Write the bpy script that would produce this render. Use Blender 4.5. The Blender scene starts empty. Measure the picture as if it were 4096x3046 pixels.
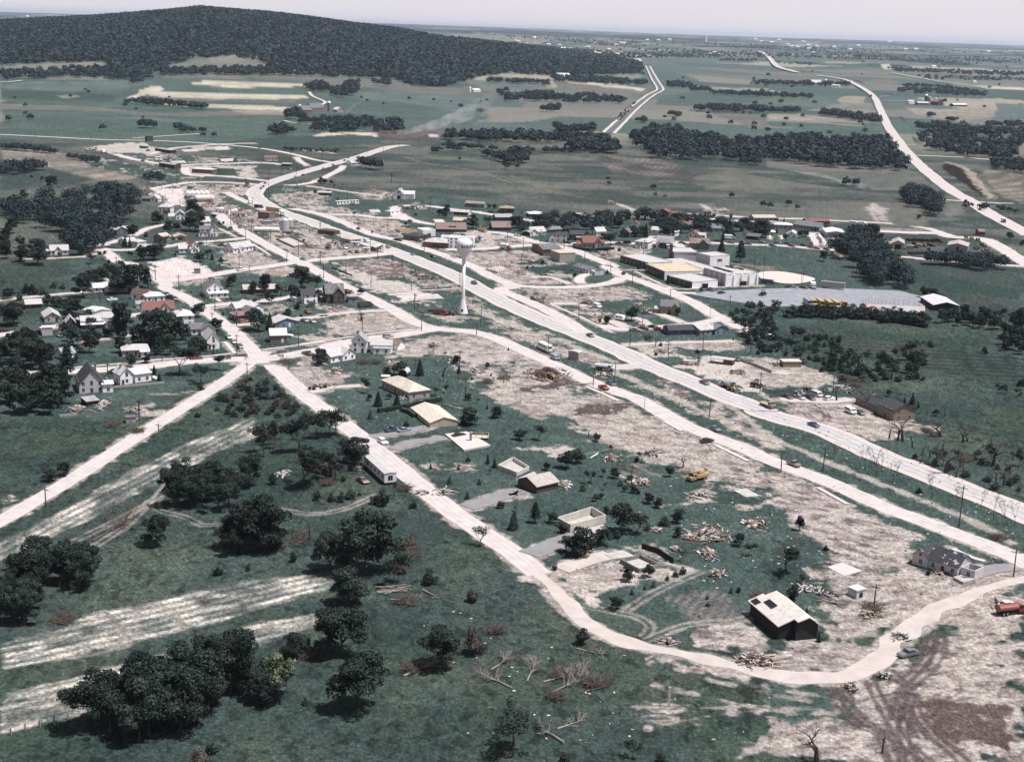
import bpy, math, random
import numpy as np
rad = math.radians
random.seed(7); np.random.seed(7)
SC = bpy.context.scene
COL = SC.collection

# ---------------------------------------------------------------- camera
CAM_H = 128.0; PITCH = rad(13.9); ROLL = rad(1.88); LENS = 50.0
f0 = np.array([0, math.cos(PITCH), -math.sin(PITCH)])
u0 = np.array([0, math.sin(PITCH), math.cos(PITCH)])
r0 = np.array([1.0, 0, 0])
CR = math.cos(ROLL)*r0 + math.sin(ROLL)*u0
CU = -math.sin(ROLL)*r0 + math.cos(ROLL)*u0
from mathutils import Matrix, Vector
cd = bpy.data.cameras.new('camera'); cam = bpy.data.objects.new('camera', cd); COL.objects.link(cam)
cd.lens = LENS; cd.sensor_width = 36; cd.clip_start = 1; cd.clip_end = 120000
cam.matrix_world = Matrix(((CR[0], CU[0], -f0[0], 0), (CR[1], CU[1], -f0[1], 0), (CR[2], CU[2], -f0[2], CAM_H), (0, 0, 0, 1)))
SC.camera = cam
# ---------------------------------------------------------------- sky, sun, exposure
SUN = Vector((12.0, -3.0, 30.0)).normalized()
el = math.asin(SUN.z); azm = math.atan2(SUN.x, SUN.y)
w = bpy.data.worlds.new('World'); SC.world = w; w.use_nodes = True
nt = w.node_tree; nt.nodes.clear()
sky = nt.nodes.new('ShaderNodeTexSky'); sky.sky_type = 'NISHITA'; sky.sun_disc = False
sky.sun_elevation = el; sky.sun_rotation = azm; sky.altitude = 400; sky.dust_density = 3.0
hs = nt.nodes.new('ShaderNodeHueSaturation'); hs.inputs['Saturation'].default_value = 0.22
tint = nt.nodes.new('ShaderNodeMixRGB'); tint.blend_type = 'MULTIPLY'; tint.inputs[0].default_value = 1
tint.inputs[2].default_value = (1.04, 0.955, 1.01, 1)
# bright veil of summer haze low over the horizon
gz = nt.nodes.new('ShaderNodeNewGeometry'); sx = nt.nodes.new('ShaderNodeSeparateXYZ'); nt.links.new(gz.outputs['Incoming'], sx.inputs[0])
ab = nt.nodes.new('ShaderNodeMath'); ab.operation = 'ABSOLUTE'; nt.links.new(sx.outputs[2], ab.inputs[0])
vr = nt.nodes.new('ShaderNodeMapRange'); vr.interpolation_type = 'SMOOTHSTEP'; vr.inputs[1].default_value = .03; vr.inputs[2].default_value = .30; vr.inputs[3].default_value = 1; vr.inputs[4].default_value = 0
nt.links.new(ab.outputs[0], vr.inputs[0])
veil = nt.nodes.new('ShaderNodeMixRGB'); veil.inputs[2].default_value = (9.7, 9.05, 9.6, 1); nt.links.new(vr.outputs[0], veil.inputs[0])
bg = nt.nodes.new('ShaderNodeBackground'); bg.inputs[1].default_value = 0.06
wo = nt.nodes.new('ShaderNodeOutputWorld')
nt.links.new(sky.outputs[0], hs.inputs['Color']); nt.links.new(hs.outputs[0], tint.inputs[1])
nt.links.new(tint.outputs[0], veil.inputs[1]); nt.links.new(veil.outputs[0], bg.inputs[0]); nt.links.new(bg.outputs[0], wo.inputs[0])
sl = bpy.data.lights.new('sun', 'SUN'); sl.energy = 5.0; sl.angle = rad(0.53); sl.color = (1.0, 0.955, 0.93)
so = bpy.data.objects.new('sun', sl); COL.objects.link(so)
so.rotation_euler = (-SUN).to_track_quat('-Z', 'Y').to_euler()
vs = SC.view_settings; vs.view_transform = 'Standard'; vs.look = 'None'; vs.exposure = 0.5; vs.gamma = 1; vs.use_curve_mapping = False
SC.cycles.max_bounces = 4; SC.cycles.diffuse_bounces = 2; SC.cycles.glossy_bounces = 1; SC.cycles.transmission_bounces = 2
SC.cycles.volume_bounces = 0; SC.cycles.transparent_max_bounces = 4
SC.cycles.use_denoising = True

# ---------------------------------------------------------------- noise (numpy)
def _h(ix, iy, s):
    n = (ix.astype(np.int64)*374761393 + iy.astype(np.int64)*668265263 + s*1442695041) & 0x7fffffff
    n = ((n ^ (n >> 13))*1274126177) & 0x7fffffff
    return ((n ^ (n >> 16)) & 0xffff)/65535.0
def vn(x, y, s=0):
    x = np.asarray(x, float); y = np.asarray(y, float)
    ix = np.floor(x); iy = np.floor(y); fx = x-ix; fy = y-iy
    fx = fx*fx*(3-2*fx); fy = fy*fy*(3-2*fy)
    a = _h(ix, iy, s); b = _h(ix+1, iy, s); c = _h(ix, iy+1, s); d = _h(ix+1, iy+1, s)
    return (a*(1-fx)+b*fx)*(1-fy)+(c*(1-fx)+d*fx)*fy
def fbm(x, y, s=0, o=3):
    t = 0; a = 1; n = 0
    for k in range(o):
        t = t+a*vn(x*2**k, y*2**k, s+k*17); n += a; a *= .55
    return t/n
def sst(e0, e1, x):
    t = np.clip((x-e0)/(e1-e0), 0, 1); return t*t*(3-2*t)

# ---------------------------------------------------------------- terrain height
# ridge profile of the wooded hill: azimuth (deg) -> height
_AZ = np.array([-40, -26, -20.5, -16, -13.5, -12.4, -9.8, -8.3, -6.6, -4.8, -2.8, 0, 2.5, 5, 8, 40.])
_HZ = np.array([20, 40, 70, 104, 132, 146, 136, 124, 108, 94, 76, 50, 26, 8, 0, 0.])
def TZ(x, y):
    x = np.asarray(x, float); y = np.asarray(y, float)
    r = np.hypot(x, y); az = np.degrees(np.arctan2(x, y))
    h = np.interp(az, _AZ, _HZ)
    up = sst(2500, 4300, r); dn = 1-.75*sst(4700, 8500, r)
    z = h*up*dn
    far = np.interp(r, [0, 3200, 6500, 12000, 20000, 30000, 34000, 60000], [0, 0, 22, 58, 92, 121, 112, 40])
    far = far*sst(-12, 3, az) + far*.9*(1-sst(-12, 3, az))
    und = (fbm(x/900, y/900, 3, 3)-.5)*2
    und2 = (fbm(x/4000, y/4000, 9, 2)-.5)*2
    amp = np.interp(r, [0, 1350, 3000, 9000, 30000, 45000], [0, 0, 7, 14, 10, 0])
    z = z + far + und*amp + und2*np.interp(r, [0, 5000, 12000, 30000, 45000], [0, 0, 14, 16, 0])
    return z

# ---------------------------------------------------------------- reading positions off the ground
TIL = {'O': (0, 0, 1.84423)}
for i, x in enumerate((0, 1024, 2048, 3072)):
    TIL['A%d' % i] = (x, 0, 1024/2222); TIL['E%d' % i] = (x, 1600, 1024/2222); TIL['F%d' % i] = (x, 2285, 1024/2222)
for i, x in enumerate((0, 600, 1200, 1800, 2400, 3000, 3396)):
    TIL['B%d' % i] = (x, 680, 700/2222); TIL['C%d' % i] = (x, 1150, 700/2222)
FPX = LENS/36*4096
_TS = np.concatenate([np.linspace(1200, 9000, 900), np.linspace(9050, 45000, 700)])
def ray(tl, x, y):
    ox, oy, k = TIL[tl]
    u = (ox+x*k-2048)/FPX; v = -(oy+y*k-1523)/FPX
    return CR*u + CU*v + f0
def G(tl, x, y):
    """the ground point seen at a place of the photograph"""
    d = ray(tl, x, y)
    if d[2] < 0:
        t = CAM_H/-d[2]
        if t < 1250: return Vector((d[0]*t, d[1]*t, 0.0))
    px = d[0]*_TS; py = d[1]*_TS; pz = CAM_H+d[2]*_TS
    below = pz < TZ(px, py)
    i = int(np.argmax(below)) if below.any() else len(_TS)-1
    t = _TS[i]
    if i > 0:
        a, b = _TS[i-1], _TS[i]
        for _ in range(12):
            m = (a+b)/2
            if CAM_H+d[2]*m < float(TZ(d[0]*m, d[1]*m)): b = m
            else: a = m
        t = b
    return Vector((d[0]*t, d[1]*t, float(TZ(d[0]*t, d[1]*t))))
def GL(s):
    """'O 1,2 3,4 B1 5,6' -> ground points"""
    out = []; tl = 'O'
    for w_ in s.split():
        if ',' in w_:
            x, y = w_.split(','); out.append(G(tl, float(x), float(y)))
        else: tl = w_
    return out
def proj(p):
    v = np.array([p[0], p[1], p[2]-CAM_H]); return np.array([v@CR, v@CU])/(v@f0)

# ---------------------------------------------------------------- materials
MATS = {}
def mat(name, c, rough=.8, var=.12, scale=.6, spec=.2, c2=None, thr=None, metal=0, em=0, objvar=0, trans=0):
    """procedural paint: base colour with noise wear; c2/thr lays worn patches of a second colour"""
    if name in MATS: return MATS[name]
    m = bpy.data.materials.new(name); m.use_nodes = True; n = m.node_tree.nodes; l = m.node_tree.links
    b = n['Principled BSDF']; b.inputs['Roughness'].default_value = rough; b.inputs['Metallic'].default_value = metal
    b.inputs['Specular IOR Level'].default_value = spec
    tc = n.new('ShaderNodeTexCoord'); nz = n.new('ShaderNodeTexNoise'); nz.inputs['Scale'].default_value = scale; nz.inputs['Detail'].default_value = 5
    l.new(tc.outputs['Object'], nz.inputs['Vector'])
    cr = n.new('ShaderNodeValToRGB'); e = cr.color_ramp
    lo = [max(0, k*(1-var)) for k in c]; hi = [min(1, k*(1+var)) for k in c]
    e.elements[0].position = .3; e.elements[0].color = (*lo, 1); e.elements[1].position = .7; e.elements[1].color = (*hi, 1)
    l.new(nz.outputs['Fac'], cr.inputs[0]); out = cr.outputs[0]
    if c2:
        n2 = n.new('ShaderNodeTexNoise'); n2.inputs['Scale'].default_value = scale*1.3; n2.inputs['Detail'].default_value = 6; n2.inputs['Roughness'].default_value = .7
        l.new(tc.outputs['Object'], n2.inputs['Vector'])
        r2 = n.new('ShaderNodeValToRGB'); r2.color_ramp.elements[0].position = thr-.02; r2.color_ramp.elements[1].position = thr+.02
        l.new(n2.outputs['Fac'], r2.inputs[0])
        mx = n.new('ShaderNodeMixRGB'); l.new(r2.outputs[0], mx.inputs[0]); l.new(out, mx.inputs[1]); mx.inputs[2].default_value = (*c2, 1); out = mx.outputs[0]
    if objvar:
        oi = n.new('ShaderNodeObjectInfo'); mr = n.new('ShaderNodeMapRange'); mr.inputs[3].default_value = 1-objvar; mr.inputs[4].default_value = 1+objvar
        l.new(oi.outputs['Random'], mr.inputs[0])
        hv = n.new('ShaderNodeHueSaturation'); l.new(mr.outputs[0], hv.inputs['Value']); l.new(out, hv.inputs['Color']); out = hv.outputs[0]
    l.new(out, b.inputs['Base Color'])
    if trans:
        b.inputs['Transmission Weight'].default_value = 0
    MATS[name] = m; return m

# ---------------------------------------------------------------- mesh collecting
class MB:
    def __init__(s): s.v = []; s.f = []; s.m = []; s.k = 0
    def add(s, vs_, fs_, k=None):
        o = len(s.v); s.v += [tuple(p) for p in vs_]; s.f += [tuple(i+o for i in f) for f in fs_]; s.m += [s.k if k is None else k]*len(fs_); return s
    def box(s, x0, x1, y0, y1, z0, z1, k=None, rz=0, c=None):
        P = [(x0, y0, z0), (x1, y0, z0), (x1, y1, z0), (x0, y1, z0), (x0, y0, z1), (x1, y0, z1), (x1, y1, z1), (x0, y1, z1)]
        if rz:
            cx, cy = c or ((x0+x1)/2, (y0+y1)/2); a, b = math.cos(rz), math.sin(rz)
            P = [(cx+(x-cx)*a-(y-cy)*b, cy+(x-cx)*b+(y-cy)*a, z) for x, y, z in P]
        return s.add(P, [(3, 2, 1, 0), (4, 5, 6, 7), (0, 1, 5, 4), (1, 2, 6, 5), (2, 3, 7, 6), (3, 0, 4, 7)], k)
    def prism(s, poly, z0, z1, k=None):
        n = len(poly)
        return s.add([(x, y, z0) for x, y in poly]+[(x, y, z1) for x, y in poly],
              [tuple(range(n-1, -1, -1)), tuple(range(n, 2*n))]+[(i, (i+1) % n, n+(i+1) % n, n+i) for i in range(n)], k)
    def sect(s, prof, a, b, axis='x', k=None):
        """extrude a profile (list of (u,z)) between a and b along an axis"""
        n = len(prof)
        if axis == 'x': P = [(a, u, z) for u, z in prof]+[(b, u, z) for u, z in prof]
        else: P = [(u, a, z) for u, z in prof]+[(u, b, z) for u, z in prof]
        return s.add(P, [tuple(range(n-1, -1, -1)), tuple(range(n, 2*n))]+[(i, (i+1) % n, n+(i+1) % n, n+i) for i in range(n)], k)
    def tube(s, p, q, r, r2=None, n=6, k=None, cap=True):
        p = Vector(p); q = Vector(q); r2 = r if r2 is None else r2; d = q-p
        if d.length < 1e-6: return s
        d.normalize(); a = d.orthogonal().normalized(); b = d.cross(a)
        P = []
        for c, rr in ((p, r), (q, r2)):
            for i in range(n):
                t = 2*math.pi*i/n; P.append(c+a*(rr*math.cos(t))+b*(rr*math.sin(t)))
        F = [(i, (i+1) % n, n+(i+1) % n, n+i) for i in range(n)]
        if cap: F += [tuple(range(n-1, -1, -1)), tuple(range(n, 2*n))]
        return s.add(P, F, k)
    def lathe(s, prof, n=20, c=(0, 0, 0), k=None):
        P = []; F = []
        for r, z in prof:
            for i in range(n):
                t = 2*math.pi*i/n; P.append((c[0]+r*math.cos(t), c[1]+r*math.sin(t), c[2]+z))
        for j in range(len(prof)-1):
            for i in range(n):
                F.append((j*n+i, j*n+(i+1) % n, (j+1)*n+(i+1) % n, (j+1)*n+i))
        F.append(tuple(range(n-1, -1, -1))); F.append(tuple((len(prof)-1)*n+i for i in range(n)))
        return s.add(P, F, k)
    def mesh(s, name, mats, smooth=False):
        me = bpy.data.meshes.new(name); me.from_pydata(s.v, [], s.f)
        for m in (mats if isinstance(mats, (list, tuple)) else [mats]): me.materials.append(m)
        if any(s.m): me.polygons.foreach_set('material_index', s.m)
        if smooth: me.polygons.foreach_set('use_smooth', [True]*len(s.f))
        me.update(); return me
    def build(s, name, mats, parent=None, loc=(0, 0, 0), rz=0, smooth=False):
        o = bpy.data.objects.new(name, s.mesh(name, mats, smooth)); COL.objects.link(o)
        o.location = loc; o.rotation_euler = (0, 0, rz)
        if parent: o.parent = parent
        return o
def tag(o, label=None, cat=None, group=None, kind=None):
    if label: o['label'] = label
    if cat: o['category'] = cat
    if group: o['group'] = group
    if kind: o['kind'] = kind
    return o
def thing(name, label, cat, loc, rz=0, group=None):
    o = bpy.data.objects.new(name, None); COL.objects.link(o); o.empty_display_size = 1
    o.location = loc; o.rotation_euler = (0, 0, rz); return tag(o, label, cat, group)
def dup(root, loc, rz=0, sc=1, label=None, group=None):
    r = root.copy(); COL.objects.link(r); r.location = loc; r.rotation_euler = (0, 0, rz)
    r.scale = (sc, sc, sc) if not isinstance(sc, (tuple, list)) else sc
    if label: r['label'] = label
    if group: r['group'] = group
    for ch in root.children:
        c = ch.copy(); COL.objects.link(c); c.parent = r
        for g in ch.children:
            d = g.copy(); COL.objects.link(d); d.parent = c
    return r
ORD = 'first second third fourth fifth sixth seventh eighth ninth tenth eleventh twelfth thirteenth fourteenth fifteenth sixteenth seventeenth eighteenth nineteenth twentieth'.split()
NUM = 'zero one two three four five six seven eight nine ten eleven twelve thirteen fourteen fifteen sixteen seventeen eighteen nineteen twenty'.split()
# ================================================================= GROUND
azs = np.radians(np.concatenate([np.array([-180, -150, -120, -90, -70, -55, -45, -38, -33, -29, -26, -24]), np.arange(-22.8, 22.81, .046), np.array([24, 26, 29, 33, 38, 45, 55, 70, 90, 120, 150, 180])]))
dep = np.arange(32.0, 2.93, -.040)
rr_ = np.concatenate([[2, 60, 120, 170, 195], CAM_H/np.tan(np.radians(dep)), np.exp(np.linspace(np.log(2510), np.log(52000), 225))])
NA, NR = len(azs), len(rr_)
GX = (rr_[:, None]*np.sin(azs)[None, :]).ravel(); GY = (rr_[:, None]*np.cos(azs)[None, :]).ravel()
GR = np.repeat(rr_, NA); GA = np.degrees(np.tile(azs, NR))
GZ = TZ(GX, GY)
def arr(*c): return np.array(c, float)
def lerp(a, b, t): return a+(b-a)*t[:, None]
LAWN = arr(.0165, .034, .0295); GRASS = arr(.026, .043, .039); DRY = arr(.082, .089, .076)
PALE = arr(.275, .253, .238); DIRT = arr(.185, .162, .150); DARK = arr(.066, .050, .049); GRAV = arr(.39, .352, .345)
def t_grass(x, y, a=LAWN, b=GRASS, s=30, seed=1):
    t = sst(.3, .7, fbm(x/s, y/s, seed, 4)); c = lerp(a[None, :], b[None, :], t)
    return c*(.72+.56*fbm(x/2.2, y/2.2, seed+5, 2))[:, None]
def t_pasture(x, y, g=.5, seed=11, a=GRASS, b=DRY):
    xs = x/70; ys = y/38
    t = sst(g-.22, g+.22, fbm(xs, ys, seed, 4)); c = lerp(a[None, :], b[None, :], t)
    return c*(.78+.44*fbm(x/9, y/14, seed+3, 3))[:, None]
def t_dirt(x, y, gr=.35, dk=.3, ang=0., seed=21, s=1.0):
    ca, sa = math.cos(ang), math.sin(ang); u = x*ca+y*sa; v = -x*sa+y*ca
    n1 = fbm(u/(3.6*s), v/(2.0*s), seed, 5); n2 = fbm(x/(11*s), y/(11*s), seed+7, 4); n3 = fbm(u/2.6, v/.7, seed+13, 3)
    c = lerp(PALE[None, :], DIRT[None, :], sst(.36, .62, n1)); c = lerp(c, np.broadcast_to(DARK, c.shape), sst(.78-dk*.55, .98-dk*.55, .55*n1+.45*n3)*.85)
    g = t_grass(x, y, seed=seed+2)*1.35
    return lerp(c, g, sst(.93-gr-.055, .93-gr+.045, .62*n2+.38*n3))*(.82+.36*fbm(x/.9, y/.9, seed+19, 2))[:, None]
def t_field(x, y, a, b, ang, per, con=.35, patch=25, seed=31):
    ca, sa = math.cos(ang), math.sin(ang); v = -x*sa+y*ca; u = x*ca+y*sa
    t = sst(.35, .65, fbm(u/(patch*2.2), v/patch, seed, 4)); c = lerp(np.asarray(a)[None, :], np.asarray(b)[None, :], t)
    row = .5+.5*np.sin(2*np.pi*(v+1.5*fbm(u/30, v/30, seed+1, 2))/per)
    return c*(1-con+con*2*row*vn(u/3, v/(per*2), seed+3))[:, None]
def flat(c, amt=.25, s=3., seed=41):
    c = np.asarray(c, float)
    return lambda x, y: c[None, :]*(1-amt+2*amt*fbm(x/s, y/s, seed, 3))[:, None]

C = t_grass(GX, GY, s=38)*1.12
# bumps and tufts in the near pasture
C *= .95
C *= (1-.45*sst(.56, .70, fbm(GX/1.7, GY/2.4, 77, 3)))[:, None]*(.78+.5*fbm(GX/40, GY/40, 78, 3))[:, None]
C = lerp(C, C*np.array([[1.5, 1.3, 1.1]]), sst(.46, .72, fbm(GX/22, GY/22, 79, 4))*.9)
# open country
t = sst(620, 1000, GR+120*(fbm(GX/90, GY/90, 5, 2)-.5))
C = lerp(C, t_pasture(GX, GY, .55), t)
# patchwork of far fields (cells stretched across the line of view)
def cells(x, y, sx, sy, seed):
    gx = x/sx; gy = y/sy; bx = np.floor(gx); by = np.floor(gy); best = np.full(len(x), 9e9); val = np.zeros(len(x))
    for i in (-1, 0, 1):
        for j in (-1, 0, 1):
            cx = bx+i; cy = by+j
            px = cx+_h(cx, cy, seed); py = cy+_h(cx, cy, seed+1); d = np.abs(px-gx)+np.abs(py-gy)
            m = d < best; best = np.where(m, d, best); val = np.where(m, _h(cx, cy, seed+2), val)
    return val
wx = GX+120*(fbm(GX/500, GY/500, 51, 2)-.5)*2; wy = GY+160*(fbm(GX/600, GY/600, 53, 2)-.5)*2
cv = cells(wx, wy, 330, 420, 60)
pal = np.array([[.050, .085, .075], [.066, .098, .085], [.085, .105, .09], [.13, .135, .115], [.20, .19, .155], [.058, .09, .086], [.11, .115, .105], [.042, .074, .066]])
pal = pal*.95
fc = pal[(cv*7.999).astype(int)]*(.88+.24*fbm(GX/60, GY/60, 61, 3))[:, None]
t = sst(1500, 2100, GR); C = lerp(C, fc, t)
# tree cover dotted over the far plain
wd = fbm(GX/420, GY/700, 63, 4); C = lerp(C, np.broadcast_to(arr(.013, .024, .025), C.shape), sst(.60, .66, wd)*sst(4500, 7500, GR))
wd = fbm(GX/1500, GY/2600, 67, 4); C = lerp(C, np.broadcast_to(arr(.013, .024, .025), C.shape), sst(.50, .60, wd)*sst(8000, 14000, GR)*.9)

def catmull(P, n=8, closed=False):
    P = [Vector(p) for p in P]; out = []
    N = len(P)
    if N < 3: return P
    rng = range(N if closed else N-1)
    for i in rng:
        g = (lambda k: P[k % N]) if closed else (lambda k: P[max(0, min(N-1, k))])
        a, b, c, d = g(i-1), g(i), g(i+1), g(i+2)
        for j in range(n):
            t = j/n
            out.append(.5*((2*b)+(c-a)*t+(2*a-5*b+4*c-d)*t*t+(3*b-a-3*c+d)*t*t*t))
    if not closed: out.append(P[-1])
    return out
def _dist(x, y, P, closed):
    best = np.full(len(x), 1e18); ins = np.zeros(len(x), bool); n = len(P)
    for i in range(n if closed else n-1):
        ax, ay = P[i][0], P[i][1]; bx, by = P[(i+1) % n][0], P[(i+1) % n][1]
        dx, dy = bx-ax, by-ay; L = dx*dx+dy*dy+1e-9
        t = np.clip(((x-ax)*dx+(y-ay)*dy)/L, 0, 1); best = np.minimum(best, (x-ax-t*dx)**2+(y-ay-t*dy)**2)
        if closed:
            m = (ay > y) != (by > y)
            xi = ax+(y-ay)/(by-ay if by != ay else 1e-9)*dx; ins ^= m & (x < xi)
    return np.sqrt(best), ins
def _box(P, pad):
    xs = [p[0] for p in P]; ys = [p[1] for p in P]
    return np.nonzero((GX > min(xs)-pad) & (GX < max(xs)+pad) & (GY > min(ys)-pad) & (GY < max(ys)+pad))[0]
def area(s, tex, soft=2., rag=0., rs=9., op=1., seed=5, smooth=False):
    P = GL(s) if isinstance(s, str) else s
    if smooth: P = catmull(P, 5, True)
    i = _box(P, soft+rag)
    if not len(i): return
    x, y = GX[i], GY[i]; d, ins = _dist(x, y, P, True); sd = np.where(ins, d, -d)
    if rag: sd = sd+rag*2*(fbm(x/rs, y/rs, seed, 4)-.5)*2
    m = sst(-soft, soft, sd)*op
    C[i] = lerp(C[i], tex(x, y), m)
def stroke(s, wd_, tex, soft=.6, rag=0., op=1., n=6, seed=6, gap=0):
    P = GL(s) if isinstance(s, str) else s
    P = catmull(P, n); i = _box(P, wd_+soft+rag)
    if not len(i): return
    x, y = GX[i], GY[i]; d, _ = _dist(x, y, P, False)
    if rag: d = d-rag*2*(fbm(x/3.5, y/3.5, seed, 2)-.5)*2
    m = (1-sst(wd_/2-soft, wd_/2+soft, d))*op
    if gap: m *= sst(gap-.12, gap+.12, fbm(x/6, y/6, seed+9, 3))
    C[i] = lerp(C[i], tex(x, y), m)
def offset_line(P, o):
    P = catmull(P, 6); out = []
    for i, p in enumerate(P):
        a = P[max(0, i-1)]; b = P[min(len(P)-1, i+1)]; d = (b-a); d.z = 0; d.normalize()
        out.append(Vector((p.x-d.y*o, p.y+d.x*o, p.z)))
    return out
def tracks(s, tex=None, gauge=1.9, wd_=.7, op=.75, soft=.5):
    P = GL(s) if isinstance(s, str) else s
    for o in (-gauge/2, gauge/2): stroke(offset_line(P, o)[::3], wd_, tex or flat(PALE*.75), soft=soft, rag=.25, op=op, n=3)

# ---- open fields, far to near
tp = lambda a, b, s_=25, seed=31, k=1.0: (lambda x, y: t_field(x, y, np.array(a)*k, np.array(b)*k, .15, 9, .12, s_, seed))
HAY = tp((.36, .34, .28), (.27, .26, .21), 30, 31, .95); TAN = tp((.20, .185, .155), (.15, .145, .12), 30)
BRN = tp((.115, .11, .10), (.085, .092, .08), 40); GRN = tp((.040, .074, .062), (.052, .086, .074), 40); DGN = tp((.028, .052, .046), (.035, .06, .052), 40); GRY = tp((.14, .145, .125), (.11, .118, .10), 40); BLU = tp((.06, .092, .09), (.075, .105, .10), 40)
area('O 0,172 120,168 340,172 480,166 700,180 900,196 1050,206 1060,262 870,250 860,290 700,292 470,312 330,318 0,300', GRN, 8, 6, 60)
for s_, tx in [
 ('A0 0,770 560,800 870,810 1020,840 980,880 560,880 0,850', DGN), ('A0 0,905 700,920 1050,950 1250,985 700,960 0,945', BRN),
 ('A0 200,700 560,720 1180,690 1250,730 900,790 540,790 0,760', BLU), ('A0 300,690 560,660 900,665 1050,680 700,700', GRY),
 ('A0 480,830 620,815 700,840 560,860', GRY), ('A0 1000,960 1500,980 2100,960 2222,1000 1700,1010 1150,1000', BRN), ('A0 1000,1020 1300,1010 1700,1070 1300,1050', BLU),
 ('A0 0,1050 400,1050 1000,1075 1600,1110 1700,1150 1150,1195 700,1190 0,1160', GRN),
 ('O 0,145 130,135 235,132 240,142 150,150 0,160', GRY), ('O 0,165 90,162 100,155 0,156', TAN),
 ('O 350,148 430,130 500,121 560,128 640,143 560,147 450,149', GRY),
 ('O 380,164 560,161 700,172 850,184 1000,194 1150,206 1180,212 1000,206 850,196 700,184 560,170 390,170', BRN),
 ('O 1000,90 960,76 1060,72 1200,78 1200,88', GRY), ('O 860,170 1000,178 1050,190 900,188', GRN),
 ('O 1060,165 1150,170 1200,185 1130,196 1050,186', BLU), ('O 1200,175 1300,178 1400,192 1410,206 1320,205 1210,190', BRN), ('O 1210,178 1300,180 1400,192 1390,197 1300,187', HAY),
 ('A2 780,650 1000,640 1150,655 1100,680 900,675', GRY),
 ('A1 880,800 1500,800 1900,830 2050,900 1990,1000 1700,960 1250,880 900,870', BLU), ('A1 860,880 1130,880 1400,950 2000,1010 1850,1090 1400,1060 1000,1010 820,960', GRN),
 ('O 470,312 520,303 640,296 740,296 830,301 815,312 740,316 640,322 560,322', DGN),
 ('O 300,196 335,186 360,192 345,200 480,203 650,205 676,213 560,217 420,214 330,209', HAY), ('O 405,183 440,176 560,177 660,181 660,188 540,190 460,187', HAY),
 ('O 320,224 480,226 590,230 680,238 690,244 600,241 450,234', HAY), ('O 275,214 300,200 330,195 330,201 300,210 285,217', HAY), ('O 500,240 580,238 660,245 640,250 540,248', TAN),
 ('O 330,210 480,216 640,219 640,222 480,220 340,214', BRN),
 ('A2 710,1430 800,1340 1050,1370 1300,1380 1500,1460 1650,1550 1640,1610 1400,1625 1100,1555 800,1510', lambda x, y: t_field(x, y, (.125, .112, .106), (.045, .054, .048), 1.9, 5.5, .3, 40, 35)),
 ('A2 1540,740 2222,770 2222,800 1600,770', TAN), ('A2 1300,830 1700,800 2100,830 2222,860 2100,890 1500,920 1240,910', GRN), ('A2 1700,990 1850,980 2222,1000 2222,1130 2050,1100 1900,1040', BRN),
 ('A3 0,980 300,990 960,1060 960,1080 300,1050 0,1035', TAN), ('A3 0,1050 350,1065 960,1110 980,1160 760,1200 300,1120 0,1090', GRN),
 ('A3 0,780 130,800 60,830 0,820', TAN), ('A3 590,860 700,830 850,840 830,900 650,910', TAN), ('A3 0,730 500,750 830,800 650,825 350,825 0,760', GRN), ('A3 330,960 600,900 900,900 950,1000 700,970', GRY),
 ('A3 1180,930 1500,950 1960,930 1980,1010 1700,1050 1300,1000', TAN), ('A3 1080,800 1900,820 1990,860 1500,850 1100,850', GRN), ('A3 1980,900 2222,900 2222,1050 1900,1060 1980,1000', BLU), ('A3 1740,740 2222,760 2222,785 1900,770', HAY),
 ('A3 1880,610 2222,615 2222,640 1980,640', HAY), ('A3 980,560 1050,555 1100,600 1010,605', HAY), ('A3 480,530 860,545 760,555 500,550', TAN), ('A3 900,690 1050,680 1160,720 1150,745 950,730', BRN),
 ('A3 0,1400 600,1440 1250,1475 1500,1651 900,1651 850,1600 420,1510 0,1450', tp((.105, .10, .095), (.07, .085, .072), 50)), ('A3 200,1480 420,1500 850,1600 840,1651 660,1590', tp((.12, .13, .13), (.10, .115, .115), 30)),
 ('B6 1640,0 2000,20 2222,60 2222,420 1930,340 1760,130', lambda x, y: t_field(x, y, (.16, .145, .115), (.11, .107, .088), 2.3, 12, .4, 60, 36)), ('A3 1480,1400 1700,1390 2010,1420 2010,1450 1600,1410', DGN),
 ('O 820,322 900,318 1250,315 1290,345 1340,380 1520,400 1560,440 1500,470 1400,465 1100,440 900,412 700,402 760,360', lambda x, y: t_pasture(x, y, .52, 12)),
 ('O 1500,385 1560,440 1500,470 1850,480 2020,500 1985,430 1760,400 1580,372', lambda x, y: t_pasture(x, y, .44, 15)),
 ('B0 0,0 650,0 1050,70 1200,130 700,240 0,400', lambda x, y: t_pasture(x, y, .6, 13)), ('O 0,325 70,322 150,334 250,350 312,374 302,389 225,391 120,368 60,350 0,345', lambda x, y: t_field(x, y, (.175, .16, .14), (.125, .115, .10), .5, 7, .3, 40, 37))]:
    area(s_, tx, 3, 3, 30)
area('A3 1490,1430 1560,1418 1680,1460 1760,1540 1870,1651 B6 1560,110 1700,260 1810,365 1690,325 1450,175 1190,0', flat((.016, .011, .012), .4, 6), 2, 2, 20)
stroke('A3 1560,1410 1690,1450 1790,1540 1890,1651 B6 1570,90 1720,260 1830,360', 7, flat((.2, .175, .15)), 2, 2)
area('A3 725,690 790,700 850,735 760,705', flat((.02, .018, .018), .3), 3, 2, 20)
for s_ in ('A3 1145,1000 1190,1060 1150,1020', 'A3 1255,1180 1310,1240 1270,1230', 'A3 1020,815 1100,825 1040,835'): area(s_, flat((.03, .02, .02), .3), 3, 2, 20)
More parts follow.
